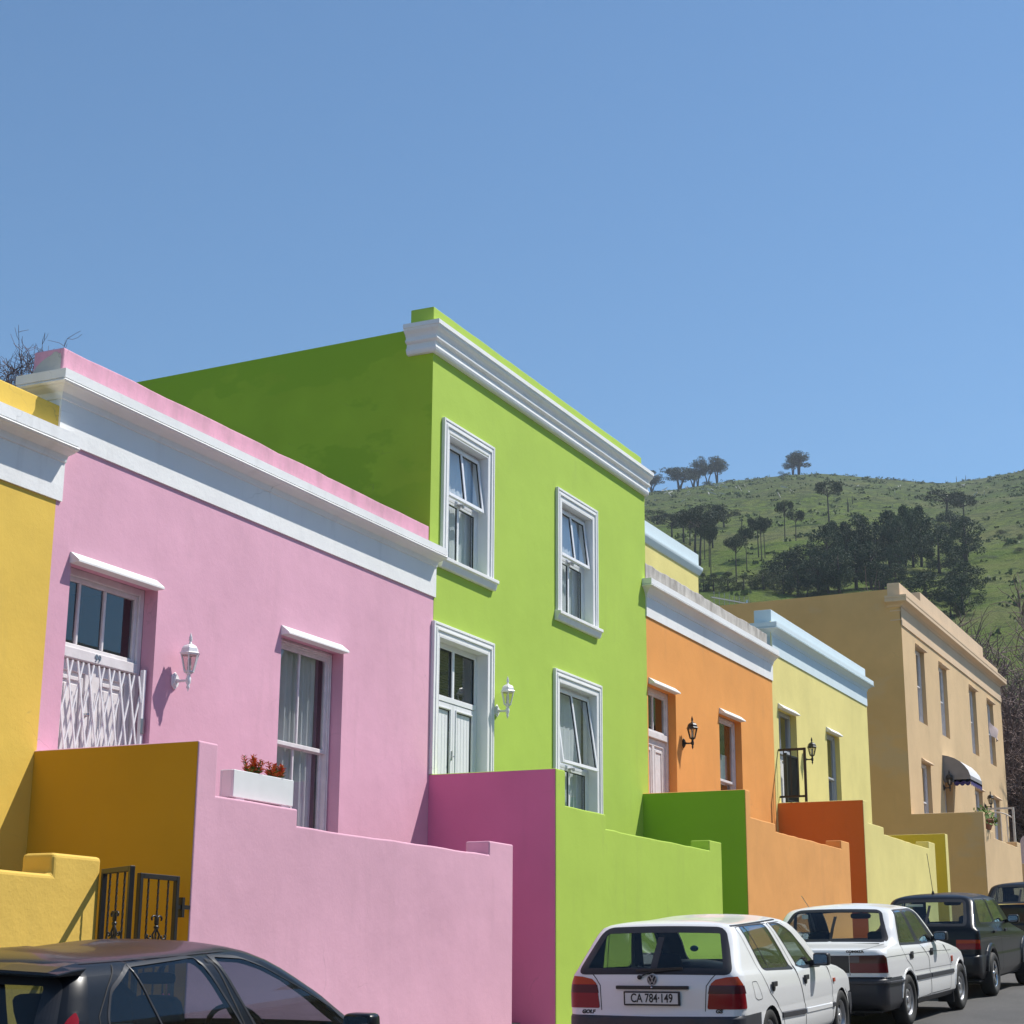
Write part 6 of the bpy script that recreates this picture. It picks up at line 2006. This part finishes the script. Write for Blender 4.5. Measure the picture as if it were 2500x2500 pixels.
for nm, y0, y1, mt in (('kerb', 6.85, 7.0, kerb), ('pavement', 7.0, 9.6, pave), ('kerb', -2.75, -2.6, kerb), ('pavement', -5.5, -2.75, pave)):
    mb = MB(); a, bb = -40., 95.
    dz = .124 if nm == 'pavement' else .12
    p = [(a, y0, SLOPE * a - .05), (bb, y0, SLOPE * bb - .05), (bb, y1, SLOPE * bb - .05), (a, y1, SLOPE * a - .05), (a, y0, SLOPE * a + dz), (bb, y0, SLOPE * bb + dz), (bb, y1, SLOPE * bb + dz), (a, y1, SLOPE * a + dz)]
    mb.add(p, [(0, 3, 2, 1), (4, 5, 6, 7), (0, 1, 5, 4), (1, 2, 6, 5), (2, 3, 7, 6), (3, 0, 4, 7)])
    o = mb.build(nm, mt); o['kind'] = 'structure'

# --- hillside
from mathutils import noise
def bump(x, y):
    p = Vector((x * .045, y * .045, 0))
    return noise.noise(p) * 2.2 + noise.noise(p * 3.1) * .9 + noise.noise(p * 9) * .35
m, nt, b = nmat('grass_slope')
b.inputs['Roughness'].default_value = .9; b.inputs['Specular IOR Level'].default_value = .1
geo = N(nt, 'ShaderNodeNewGeometry')
def nz(sc, det=6.0, ro=.6):
    n = N(nt, 'ShaderNodeTexNoise', i_Scale=sc, i_Detail=det, i_Roughness=ro); nt.links.new(geo.outputs['Position'], n.inputs['Vector']); return n.outputs['Fac']
def rng(s, a, bb, c=0., d=1.):
    r = N(nt, 'ShaderNodeMapRange')
    for k_, v_ in (('From Min', a), ('From Max', bb), ('To Min', c), ('To Max', d)): r.inputs[k_].default_value = v_
    nt.links.new(s, r.inputs['Value']); return r.outputs['Result']
def mixc(f, A, B):
    x = N(nt, 'ShaderNodeMix', data_type='RGBA'); nt.links.new(f, x.inputs['Factor'])
    for s_, k_ in ((A, 'A'), (B, 'B')):
        if isinstance(s_, tuple): x.inputs[k_].default_value = (*s_, 1)
        else: nt.links.new(s_, x.inputs[k_])
    return x.outputs['Result']
g1 = mixc(rng(nz(.12), .35, .65), (.085, .135, .016), (.13, .165, .03))
g2 = mixc(rng(nz(.035, 4), .45, .62), g1, (.135, .145, .045))
# low scrub gets denser up the slope
sepz = N(nt, 'ShaderNodeSeparateXYZ'); nt.links.new(geo.outputs['Position'], sepz.inputs[0])
upm = rng(sepz.outputs['Z'], 20, 130, 0, .15)
sc_ = N(nt, 'ShaderNodeMath', operation='ADD'); nt.links.new(nz(.42, 7, .7), sc_.inputs[0]); nt.links.new(upm, sc_.inputs[1])
g3 = mixc(rng(sc_.outputs[0], .56, .66, 0, .8), g2, (.05, .068, .024))
g4 = mixc(rng(nz(.9, 8, .75), .70, .74, 0, .8), g3, (.30, .26, .22))
nt.links.new(g4, b.inputs['Base Color'])
bp = N(nt, 'ShaderNodeBump', i_Strength=.9, i_Distance=1.2); nt.links.new(nz(.55, 8, .7), bp.inputs['Height']); nt.links.new(bp.outputs['Normal'], b.inputs['Normal'])
mb = MB()
azl = [-28 + .5 * i for i in range(177)]; dl = [D0 + 6 * i for i in range(94)] + [666, 680, 700, 740, 800, 900]
dl = sorted(set(dl + [DR]))
pts = []
for a in azl:
    ca, sa = math.cos(R(a)), math.sin(R(a))
    for d in dl:
        x, y = d * ca, d * sa
        w = min(1, (d - D0) / 30) * (1 - .75 * max(0, min(1, (d - DR + 60) / 60)))
        pts.append((x, y, hill_z(a, d) + ZO + bump(x, y) * w * .8))
k = len(dl)
mb.add(pts, [(i * k + j, i * k + j + 1, (i + 1) * k + j + 1, (i + 1) * k + j) for i in range(len(azl) - 1) for j in range(k - 1)], 0, True)
o = mb.build('hillside', m); o['kind'] = 'structure'

# --- low scrub on the slope
rnd = random.Random(77)
mb = MB()
def leaf(mb, p, s, up=.3, rnd=rnd, m=0):
    d = Vector((rnd.uniform(-1, 1), rnd.uniform(-1, 1), rnd.uniform(-.6, 1))).normalized()
    e = d.orthogonal().normalized() * s * .5
    e = Matrix.Rotation(rnd.uniform(0, 6.28), 3, d) @ e
    f = d.cross(e)
    mb.add([p - e, p - f * .7, p + e, p + f * .7], [(0, 1, 2, 3)], m)
n = 0
while n < 1500:
    a = rnd.uniform(2, 26); d = D0 + (DR - D0) * rnd.random() ** .75
    if rnd.random() > .15 + .85 * (d - D0) / (DR - D0): continue
    x, y = d * math.cos(R(a)), d * math.sin(R(a))
    w = min(1, (d - D0) / 30) * (1 - .75 * max(0, min(1, (d - DR + 60) / 60)))
    z = hill_z(a, d) + ZO + bump(x, y) * w * .8
    s = rnd.uniform(.35, 1.25)
    for q in range(16):
        leaf(mb, Vector((x + rnd.gauss(0, s * .6), y + rnd.gauss(0, s * .6), z + abs(rnd.gauss(0, s * .28)))), rnd.uniform(.4, .9) * s ** .5)
    n += 1
o = mb.build('scrub', foliage('scrub_leaf', (.07, .10, .026), (.11, .14, .038), .15), fix=False)
tag(o, 'low dark scrub dotted over the grassy hillside', 'scrub', kind='stuff')
mb = MB()
for q in range(70):
    a = rnd.uniform(17.2, 21.5); d = rnd.uniform(470, 640)
    if q > 52: a, d = rnd.uniform(9, 17), rnd.uniform(380, 600)
    x, y = d * math.cos(R(a)), d * math.sin(R(a)); z = hill_z(a, d) + ZO + bump(x, y) * .8
    an = rnd.uniform(0, 6.28); l = rnd.uniform(.6, 2.6)
    mb.bar((x, y, z + .2), (x + l * math.cos(an), y + l * math.sin(an), z + .4 + rnd.uniform(.0, 1.0)), rnd.uniform(.12, .28))
o = mb.build('fallen_branches', plain('bleached_wood', (.55, .52, .48), rough=.9)); tag(o, 'bleached fallen branches scattered on the upper slope', 'dead wood', kind='stuff')

# --- trees
bark = plain('pine_bark', (.07, .055, .045), rough=.95, var=.3, vscale=3)
pine1 = foliage('pine_needles', (.030, .050, .026), (.068, .098, .044), .5)
pine2 = foliage('pine_needles_olive', (.06, .08, .03), (.11, .125, .048), .6)
umb = foliage('umbrella_pine_needles', (.034, .048, .024), (.072, .088, .04), .6)


def make_tree(kind, seed):
    """unit tree: 10 m tall, crown about 10 m wide; returns (trunk mesh, crown mesh)"""
    rnd = random.Random(seed)
    tr, cr = MB(), MB()
    clumps = []
    def limb(a, b, r0, r1):
        mid = a.lerp(b, .5) + Vector((rnd.uniform(-.25, .25), rnd.uniform(-.25, .25), rnd.uniform(-.1, .2)))
        tr.tube([a, mid, b], [r0, (r0 + r1) / 2, r1], 5)
    if kind in 'UR':
        zc = 6.9 if kind == 'U' else 3.2
        bend = Vector((rnd.uniform(-.5, .5), rnd.uniform(-.5, .5), 0))
        top = Vector((0, 0, 7.2)) + bend
        if kind == 'U':
            tr.tube([(0, 0, -.6), bend * .3 + Vector((0, 0, 2.5)), bend * .8 + Vector((0, 0, 5)), top, top + Vector((0, 0, 1.4))], [.30, .24, .2, .15, .05], 7)
            for i in range(19):
                a = rnd.uniform(0, 6.28); r = 4.1 * math.sqrt(rnd.uniform(.05, 1)); z = 9.1 - .11 * r * r * .5 + rnd.uniform(-.9, .4)
                c = Vector((r * math.cos(a), r * math.sin(a), z)); clumps.append((c, rnd.uniform(1.0, 1.7), .62))
                if i < 10: limb(top.lerp(Vector((0, 0, 5.6)), rnd.uniform(0, .8)), c, .10, .03)
        else:
            nst = rnd.choice((2, 3))
            for s in range(nst):
                a0 = s * 6.28 / nst + rnd.uniform(-.4, .4)
                k1 = Vector((math.cos(a0) * .6, math.sin(a0) * .6, 2.4)); k2 = Vector((math.cos(a0) * 1.7, math.sin(a0) * 1.7, 5.6))
                tr.tube([(0, 0, -.6), k1, k2, k2 + Vector((0, 0, 1.8))], [.34, .24, .15, .05], 6)
                for i in range(13):
                    a = rnd.uniform(0, 6.28); r = rnd.uniform(.3, 2.5); c = k2 + Vector((r * math.cos(a), r * math.sin(a), rnd.uniform(-1.6, 3.6) * (1 - .12 * r)))
                    if c.z > 9.6: c.z = 9.6 - rnd.random() * .5
                    clumps.append((c, rnd.uniform(.9, 1.6), .66)); limb(k1.lerp(k2, rnd.uniform(.3, 1)), c, .10, .025)
    elif kind in 'BO':
        lo = 1.6 if kind == 'B' else .2
        tr.tube([(0, 0, -.8), (.1, .05, 2), (-.1, .1, 5), (.0, 0, 8.6)], [.42, .34, .22, .06], 7)
        prof = lambda t: (math.sin(math.pi * min(1, .10 + t * .93)) ** .6)
        for i in range(46 if kind == 'B' else 36):
            t = rnd.random(); z = lo + (9.6 - lo) * t
            R_ = 4.4 * prof(t) * rnd.uniform(.75, 1.12)
            a = rnd.uniform(0, 6.28); r = R_ * math.sqrt(rnd.uniform(.25, 1))
            c = Vector((r * math.cos(a), r * math.sin(a), z)); clumps.append((c, rnd.uniform(.75, 1.5), .8))
            if i % 4 == 0: limb(Vector((0, 0, max(1.2, z - 1.2))), c, .11, .03)
    elif kind == 'S':
        for i in range(14):
            a = rnd.uniform(0, 6.28); r = 4.2 * math.sqrt(rnd.random()); c = Vector((r * math.cos(a), r * math.sin(a), (8.2 - .25 * r * r) * rnd.uniform(.3, 1)))
            clumps.append((c, rnd.uniform(1.2, 2.2), .9))
            tr.tube([(0, 0, -.4), c], [.2, .05], 5)
    for c, r, fl in clumps:
        nq = int((74 if kind != 'S' else 50) * r * r) + 24
        for q in range(nq):
            d = Vector((rnd.gauss(0, 1), rnd.gauss(0, 1), rnd.gauss(0, 1))).normalized()
            rad = r * rnd.uniform(.35, 1.08) ** .6
            p = c + Vector((d.x * rad, d.y * rad, d.z * rad * fl))
            leaf(cr, p, rnd.uniform(.20, .44), rnd=rnd)
    return tr, cr


PROTO = {}
GRP = {'U': 'thin stemmed umbrella pines on the slope', 'R': 'spreading pines on the ridge line', 'B': 'dense dark pines on the slope', 'O': 'olive green bushes below the pines', 'S': 'shrubs on the hillside', 'D': 'dead tree trunks on the hillside'}
LAB = {'U': 'thin stemmed umbrella pine standing on the hillside', 'R': 'spreading pine silhouetted on the hill ridge', 'B': 'dense dark green pine in the grove on the hillside', 'O': 'olive green bush at the lower edge of the pine grove', 'S': 'small rounded shrub on the grassy hillside', 'D': 'bare blackened dead trunk standing on the hillside'}
NAME = {'U': 'umbrella_pine', 'R': 'ridge_pine', 'B': 'dense_pine', 'O': 'olive_bush', 'S': 'hill_shrub', 'D': 'dead_tree'}
CAT = {'U': 'tree', 'R': 'tree', 'B': 'tree', 'O': 'bush', 'S': 'shrub', 'D': 'dead tree'}
OWN = {('R', 0): 'wide spreading pine on the ridge, second from the green house', ('R', 1): 'slimmer ridge pine touching the right side of the wide spreading one',
       ('R', 2): 'ridge pine at the left of the tall close group', ('R', 3): 'short middle ridge pine of the tall close group', ('R', 4): 'rightmost tall ridge pine of the close group',
       ('R', 5): 'ridge pine peeping out behind the white cornice of the green house', ('R', 6): 'left pine of the lone pair on top of the hill', ('R', 7): 'right, broader pine of the lone pair on top of the hill',
       ('S', 0): 'low bush under the tall close group of ridge pines', ('S', 1): 'low bush beside the lone pair of pines on the hilltop',
       ('U', 0): 'umbrella pine with a small round crown standing alone above the grove left edge', ('U', 1): 'thin pale crowned pine just right of the round crowned lone one',
       ('U', 5): 'taller left pine of the two slender pines in mid slope', ('U', 6): 'shorter right pine of the two slender pines in mid slope', ('U', 7): 'large umbrella pine standing alone above the middle of the grove',
       ('U', 20): 'broad umbrella pine crowning the right side of the grove', ('U', 21): 'narrower umbrella pine beside the broad one above the grove right side',
       ('B', 0): 'dark pine with a bare visible trunk at the right edge of the grove', ('B', 6): 'dark pine at the lower right end of the grove', ('B', 7): 'dark pine just above the lowest one at the grove right end'}
rt = random.Random(9)
cnt = {}
for typ, x, y, z, hh, w in TREES:
    i = cnt.get(typ, 0); cnt[typ] = i + 1
    key = (typ, i % 4)
    if key not in PROTO:
        t = thing(NAME[typ], LAB[typ], CAT[typ], (x, y, z), group=GRP[typ])
        if typ == 'D':
            mb = MB(); q = random.Random(i)
            mb.tube([(0, 0, -.5), (.15, 0, 3), (-.1, .1, 6), (.25, .1, 10)], [.55, .45, .36, .12], 7)
            mb.tube([(-.05, .05, 5.5), (.9, .4, 7.2)], [.25, .08], 5)
            mb.build('trunk', plain('charred_wood', (.03, .026, .024), rough=.95), t)
        else:
            tr, cr = make_tree(typ, 100 + i)
            tr.build('trunk', bark, t)
            cr.build('crown', {'U': umb, 'R': umb, 'B': pine1, 'O': pine2, 'S': pine2}[typ], t, fix=False)
        PROTO[key] = t
    else:
        t = dup(PROTO[key], (x, y, z))
    if (typ, i) in OWN: t['label'] = OWN[(typ, i)]
    elif t['label'] in OWN.values(): t['label'] = LAB[typ]
    # settle on the slope
    az, d = math.degrees(math.atan2(y, x)), math.hypot(x, y)
    wgt = min(1, (d - D0) / 30) * (1 - .75 * max(0, min(1, (d - DR + 60) / 60)))
    t.location = (x, y, hill_z(az, d) + ZO + bump(x, y) * wgt * .8 - .15)
    sxy = w / {'U': 5.7, 'B': 5.9, 'O': 7.5, 'S': 9.0, 'R': 4.9, 'D': 9}[typ]
    if typ == 'D': sxy = hh / 10
    hh = max(hh, .6)
    hh *= {'R': 1.18, 'B': 1.08}.get(typ, 1.03)
    t.scale = (sxy, sxy, hh / 10)
    t.rotation_euler = (0, 0, rt.uniform(0, 6.28))


# --- bare trees
def bare_tree(name, label, loc, h, w, seed, mat, twigs=1500, r0=.16, tr0=.012, base=.25, stems=1, curl=.25):
    """leafless tree: trunk, forked limbs and a haze of fine curved twigs filling the crown"""
    rnd = random.Random(seed)
    t = thing(name, label, 'tree', loc)
    tr, tw = MB(), MB()
    nodes = []
    def path(p, d, l, ra, rb, n, mb, k, wob):
        pts = [p]
        for i in range(n):
            d = (d + Vector((rnd.gauss(0, wob), rnd.gauss(0, wob), rnd.gauss(0, wob) + .10))).normalized()
            pts.append(pts[-1] + d * l / n)
        mb.tube(pts, [ra + (rb - ra) * i / n for i in range(n + 1)], k, cap=False)
        return pts, d
    for s_ in range(stems):
        a = rnd.uniform(0, 6.28); sp = .0 if stems == 1 else .45
        trunk, d = path(Vector((0, 0, -.4)), Vector((sp * math.cos(a), sp * math.sin(a), 1)).normalized(), h * .5, r0, r0 * .55, 6, tr, 7, .06)
        for i in range(9):
            f = rnd.uniform(base, 1)
            o = trunk[max(1, min(5, int(f * 6)))]
            aa = i * 2.4 + rnd.uniform(-.4, .4)
            ld_, dd = path(o, Vector((math.cos(aa) * w / h * 1.5, math.sin(aa) * w / h * 1.5, rnd.uniform(.5, 1.1))).normalized(), h * rnd.uniform(.3, .5), r0 * .42, r0 * .12, 6, tw, 5, .14)
            nodes += ld_[2:]
            for j in range(5):
                o2 = rnd.choice(ld_[2:])
                l2, dd = path(o2, (dd + Vector((rnd.uniform(-1, 1), rnd.uniform(-1, 1), rnd.uniform(-.1, .9)))).normalized(), h * rnd.uniform(.12, .26), r0 * .14, tr0, 5, tw, 4, curl * .8)
                nodes += l2[1:]
    for i in range(twigs):
        o = rnd.choice(nodes)
        pts, dd = path(o, Vector((rnd.uniform(-1, 1), rnd.uniform(-1, 1), rnd.uniform(-.5, 1.1))).normalized(), h * rnd.uniform(.05, .13), tr0, tr0 * .45, 4, tw, 3, curl)
        if rnd.random() < .3: nodes.append(pts[2])
    tr.build('trunk', mat, t, fix=False); tw.build('branches', mat, t, fix=False)
    return t


twig = plain('bare_twig_bark', (.13, .09, .095), rough=.9, var=.3, vscale=2)
twig2 = plain('pale_twig_bark', (.20, .14, .125), rough=.9, var=.5, vscale=2.5)
def brush_tree(name, label, loc, h, seed, mat):
    """slim bare tree ending in a bushy head of fine upright twigs"""
    rnd = random.Random(seed)
    t = thing(name, label, 'tree', loc)
    tr, tw = MB(), MB()
    tr.tube([(0, 0, -.4), (.1, 0, h * .35), (-.05, .1, h * .7), (0, 0, h - 2.3)], [.16, .12, .08, .05], 7, cap=False)
    def path(p, d, l, ra, rb, n, wob, up):
        pts = [p]
        for i in range(n):
            d = (d + Vector((rnd.gauss(0, wob), rnd.gauss(0, wob), rnd.gauss(0, wob) + up))).normalized()
            pts.append(pts[-1] + d * l / n)
        tw.tube(pts, [ra + (rb - ra) * i / n for i in range(n + 1)], 4 if ra > .012 else 3, cap=False)
        return pts
    for i in range(20):
        a = i * 2.4 + rnd.uniform(-.3, .3)
        o = Vector((0, 0, h - rnd.uniform(2.2, 3.4)))
        sp = rnd.uniform(.12, .62)
        m = path(o, Vector((sp * math.cos(a), sp * math.sin(a), 1)).normalized(), rnd.uniform(1.5, 2.5), .022, .007, 7, .12, .08)
        for j in range(13):
            q = path(rnd.choice(m[2:]), Vector((rnd.uniform(-1, 1), rnd.uniform(-1, 1), rnd.uniform(.0, 1.2))).normalized(), rnd.uniform(.35, .8), .009, .005, 4, .18, .06)
            for k in range(7):
                path(rnd.choice(q[1:]), Vector((rnd.uniform(-1, 1), rnd.uniform(-1, 1), rnd.uniform(-.3, 1.2))).normalized(), rnd.uniform(.12, .38), .006, .004, 3, .2, .05)
    tr.build('trunk', mat, t, fix=False); tw.build('branches', mat, t, fix=False)
    return t


brush_tree('bare_tree', 'bare winter treetop of fine twigs behind the yellow parapet at the far left', (26.33, 23.42, 1.5), 13.0, 21, twig)
bare_tree('bare_tree', 'brown bare tree with dense twigs right of the tan house', (63.8, 10.3, 4.0), 13.0, 9.0, 5, twig2, 5200, .22, .020, .1, 3, .24)
bare_tree('bare_tree', 'smaller brown bare tree standing deeper right of the tan house', (68.5, 12.4, 4.2), 13.5, 9.0, 15, twig2, 3600, .2, .020, .1, 2, .24)
bare_tree('bare_tree', 'bare tree whose thin twigs show above the tan parapet', (74.0, 15.4, 4.5), 11.5, 4.5, 8, twig2, 260, .18, .016, .4, 1, .15)


def leafy_bush(name, label, loc, w, h, seed, mat, n=2600, ls=.12):
    rnd = random.Random(seed)
    t = thing(name, label, 'bush', loc)
    mb = MB(); st = MB()
    cl = []
    for i in range(26):
        a = rnd.uniform(0, 6.28); r = w * .5 * math.sqrt(rnd.random()); z = h * rnd.uniform(.12, .95) * (1 - .35 * (2 * r / w) ** 2)
        cl.append((Vector((r * math.cos(a), r * math.sin(a), z)), rnd.uniform(.13, .24) * h))
        st.tube([(r * .2 * math.cos(a), r * .2 * math.sin(a), -.2), cl[-1][0]], [.05, .012], 5)
    for i in range(n):
        c, rr_ = cl[rnd.randrange(len(cl))]
        d = Vector((rnd.gauss(0, 1), rnd.gauss(0, 1), rnd.gauss(0, 1))).normalized() * rr_ * rnd.random() ** .35
        leaf(mb, c + d, rnd.uniform(.6, 1.3) * ls, rnd=rnd)
    st.build('stems', bark, t); mb.build('foliage', mat, t, fix=False)
    return t


lg = foliage('light_green_leaf', (.10, .14, .03), (.20, .23, .07), 1.5)
dgn = foliage('dark_green_leaf', (.025, .04, .015), (.06, .08, .03), 1.5)
leafy_bush('leafy_bush', 'light green bush beyond the white railing', (66.0, 10.6, 3.9), 5.0, 3.0, 3, lg, 5200, .16)
leafy_bush('leafy_bush', 'dark green bush under the bare tree', (68.5, 10.2, 4.3), 4.0, 4.2, 6, dgn, 3600, .16)

# --- unseen houses behind the camera, added for car paint and window panes to reflect
def added_house(label, x0, x1, h, col, nwin, storeys):
    t = thing('terraced_house', label, 'house', ((x0 + x1) / 2, -5.5, ground_z((x0 + x1) / 2)), group='added houses across the street')
    mb = MB().box(x0 - t.location.x, x1 - t.location.x, -8.0, 0, -1.5, h); mb.build('wall', plaster(label[:12].replace(' ', '_') + '_plaster', col), t)
    MB().box(x0 - t.location.x - .1, x1 - t.location.x + .1, -.3, .18, h + .002, h + .4).build('cornice', M['white'], t)
    for s_ in range(storeys):
        for i in range(nwin):
            x = x0 - t.location.x + (x1 - x0) * (i + .5) / nwin
            z = 1.3 + 3.0 * s_
            fr = MB(); ring(fr, x - .55, x + .55, z, z + 1.8, .1, .0005, .06)
            w_ = fr.build('window', M['pvc'], t)
            MB().quad((x - .45, .02, z + .1), (x + .45, .02, z + .1), (x + .45, .02, z + 1.7), (x - .45, .02, z + 1.7)).build('pane', plain('dark_pane', (.02, .025, .03), rough=.05), w_)
    return t


added_house('salmon terraced house across the street behind the camera', -9, 13, 5.2, (.50, .27, .20), 6, 1)
added_house('cream two storey house across the street behind the camera', 14.5, 33, 7.0, (.48, .42, .32), 5, 2)

# --- air: thin haze over the whole place
mb = MB().box(-1060, 1060, -1060, 1060, -70, 330)
m = bpy.data.materials.new('haze_air'); m.use_nodes = True; nt = m.node_tree; nt.nodes.clear()
out = N(nt, 'ShaderNodeOutputMaterial'); pv = N(nt, 'ShaderNodeVolumePrincipled')
pv.inputs['Color'].default_value = (.78, .88, 1.0, 1); pv.inputs['Density'].default_value = .00022; pv.inputs['Anisotropy'].default_value = .2
nt.links.new(pv.outputs[0], out.inputs['Volume'])
o = mb.build('haze', m); o['kind'] = 'stuff'; o['label'] = 'thin pale haze in front of the far hillside'; o['category'] = 'haze'

# ================================================================== light, sky, camera
SUN = Vector((1.03, -1.0, 2.05)).normalized()
ld = bpy.data.lights.new('sun', 'SUN'); ld.energy = 4.6; ld.angle = R(.53); ld.color = (1.0, .955, .88)
lo = bpy.data.objects.new('sun', ld); COL.objects.link(lo)
lo.rotation_euler = (-SUN).to_track_quat('-Z', 'Y').to_euler(); lo.location = (20, -20, 60)
w = bpy.data.worlds.new('World'); SC.world = w; w.use_nodes = True
nt = w.node_tree
sky = nt.nodes.new('ShaderNodeTexSky'); sky.sky_type = 'NISHITA'; sky.sun_disc = False
sky.sun_elevation = math.asin(SUN.z); sky.sun_rotation = math.atan2(SUN.x, SUN.y)
sky.altitude = 60; sky.air_density = 1.0; sky.dust_density = .1; sky.ozone_density = 4.0
bg = nt.nodes['Background']; bg.inputs['Strength'].default_value = .092
tint = nt.nodes.new('ShaderNodeMix'); tint.data_type = 'RGBA'; tint.blend_type = 'MULTIPLY'; tint.inputs['Factor'].default_value = 1
tint.inputs['B'].default_value = (.73, .99, 1.08, 1)          # polarised, deeper blue
nt.links.new(sky.outputs[0], tint.inputs['A']); nt.links.new(tint.outputs['Result'], bg.inputs['Color'])

PITCH, ROLL, YAW, FOC = 0.263889840, 0.00646285392, 0.444478272, 4236.444
cyw, syw = math.cos(YAW), math.sin(YAW)
fw = Vector((cyw * math.cos(PITCH), syw * math.cos(PITCH), math.sin(PITCH)))
rv = Vector((syw, -cyw, 0)); uv = rv.cross(fw)
r2 = rv * math.cos(ROLL) + uv * math.sin(ROLL); u2 = -rv * math.sin(ROLL) + uv * math.cos(ROLL)
cd = bpy.data.cameras.new('camera'); cd.sensor_width = 36; cd.lens = FOC * 36 / 2500; cd.clip_start = .1; cd.clip_end = 6000
co = bpy.data.objects.new('camera', cd); COL.objects.link(co)
mw_ = Matrix((r2, u2, -fw)).transposed().to_4x4(); mw_.translation = Vector((0, 0, ZO)); co.matrix_world = mw_
SC.camera = co
SC.view_settings.view_transform = 'Standard'; SC.view_settings.look = 'None'
SC.view_settings.exposure = .44; SC.view_settings.gamma = 1
SC.render.resolution_x = SC.render.resolution_y = 1024
SC.cycles.max_bounces = 10; SC.cycles.transparent_max_bounces = 16
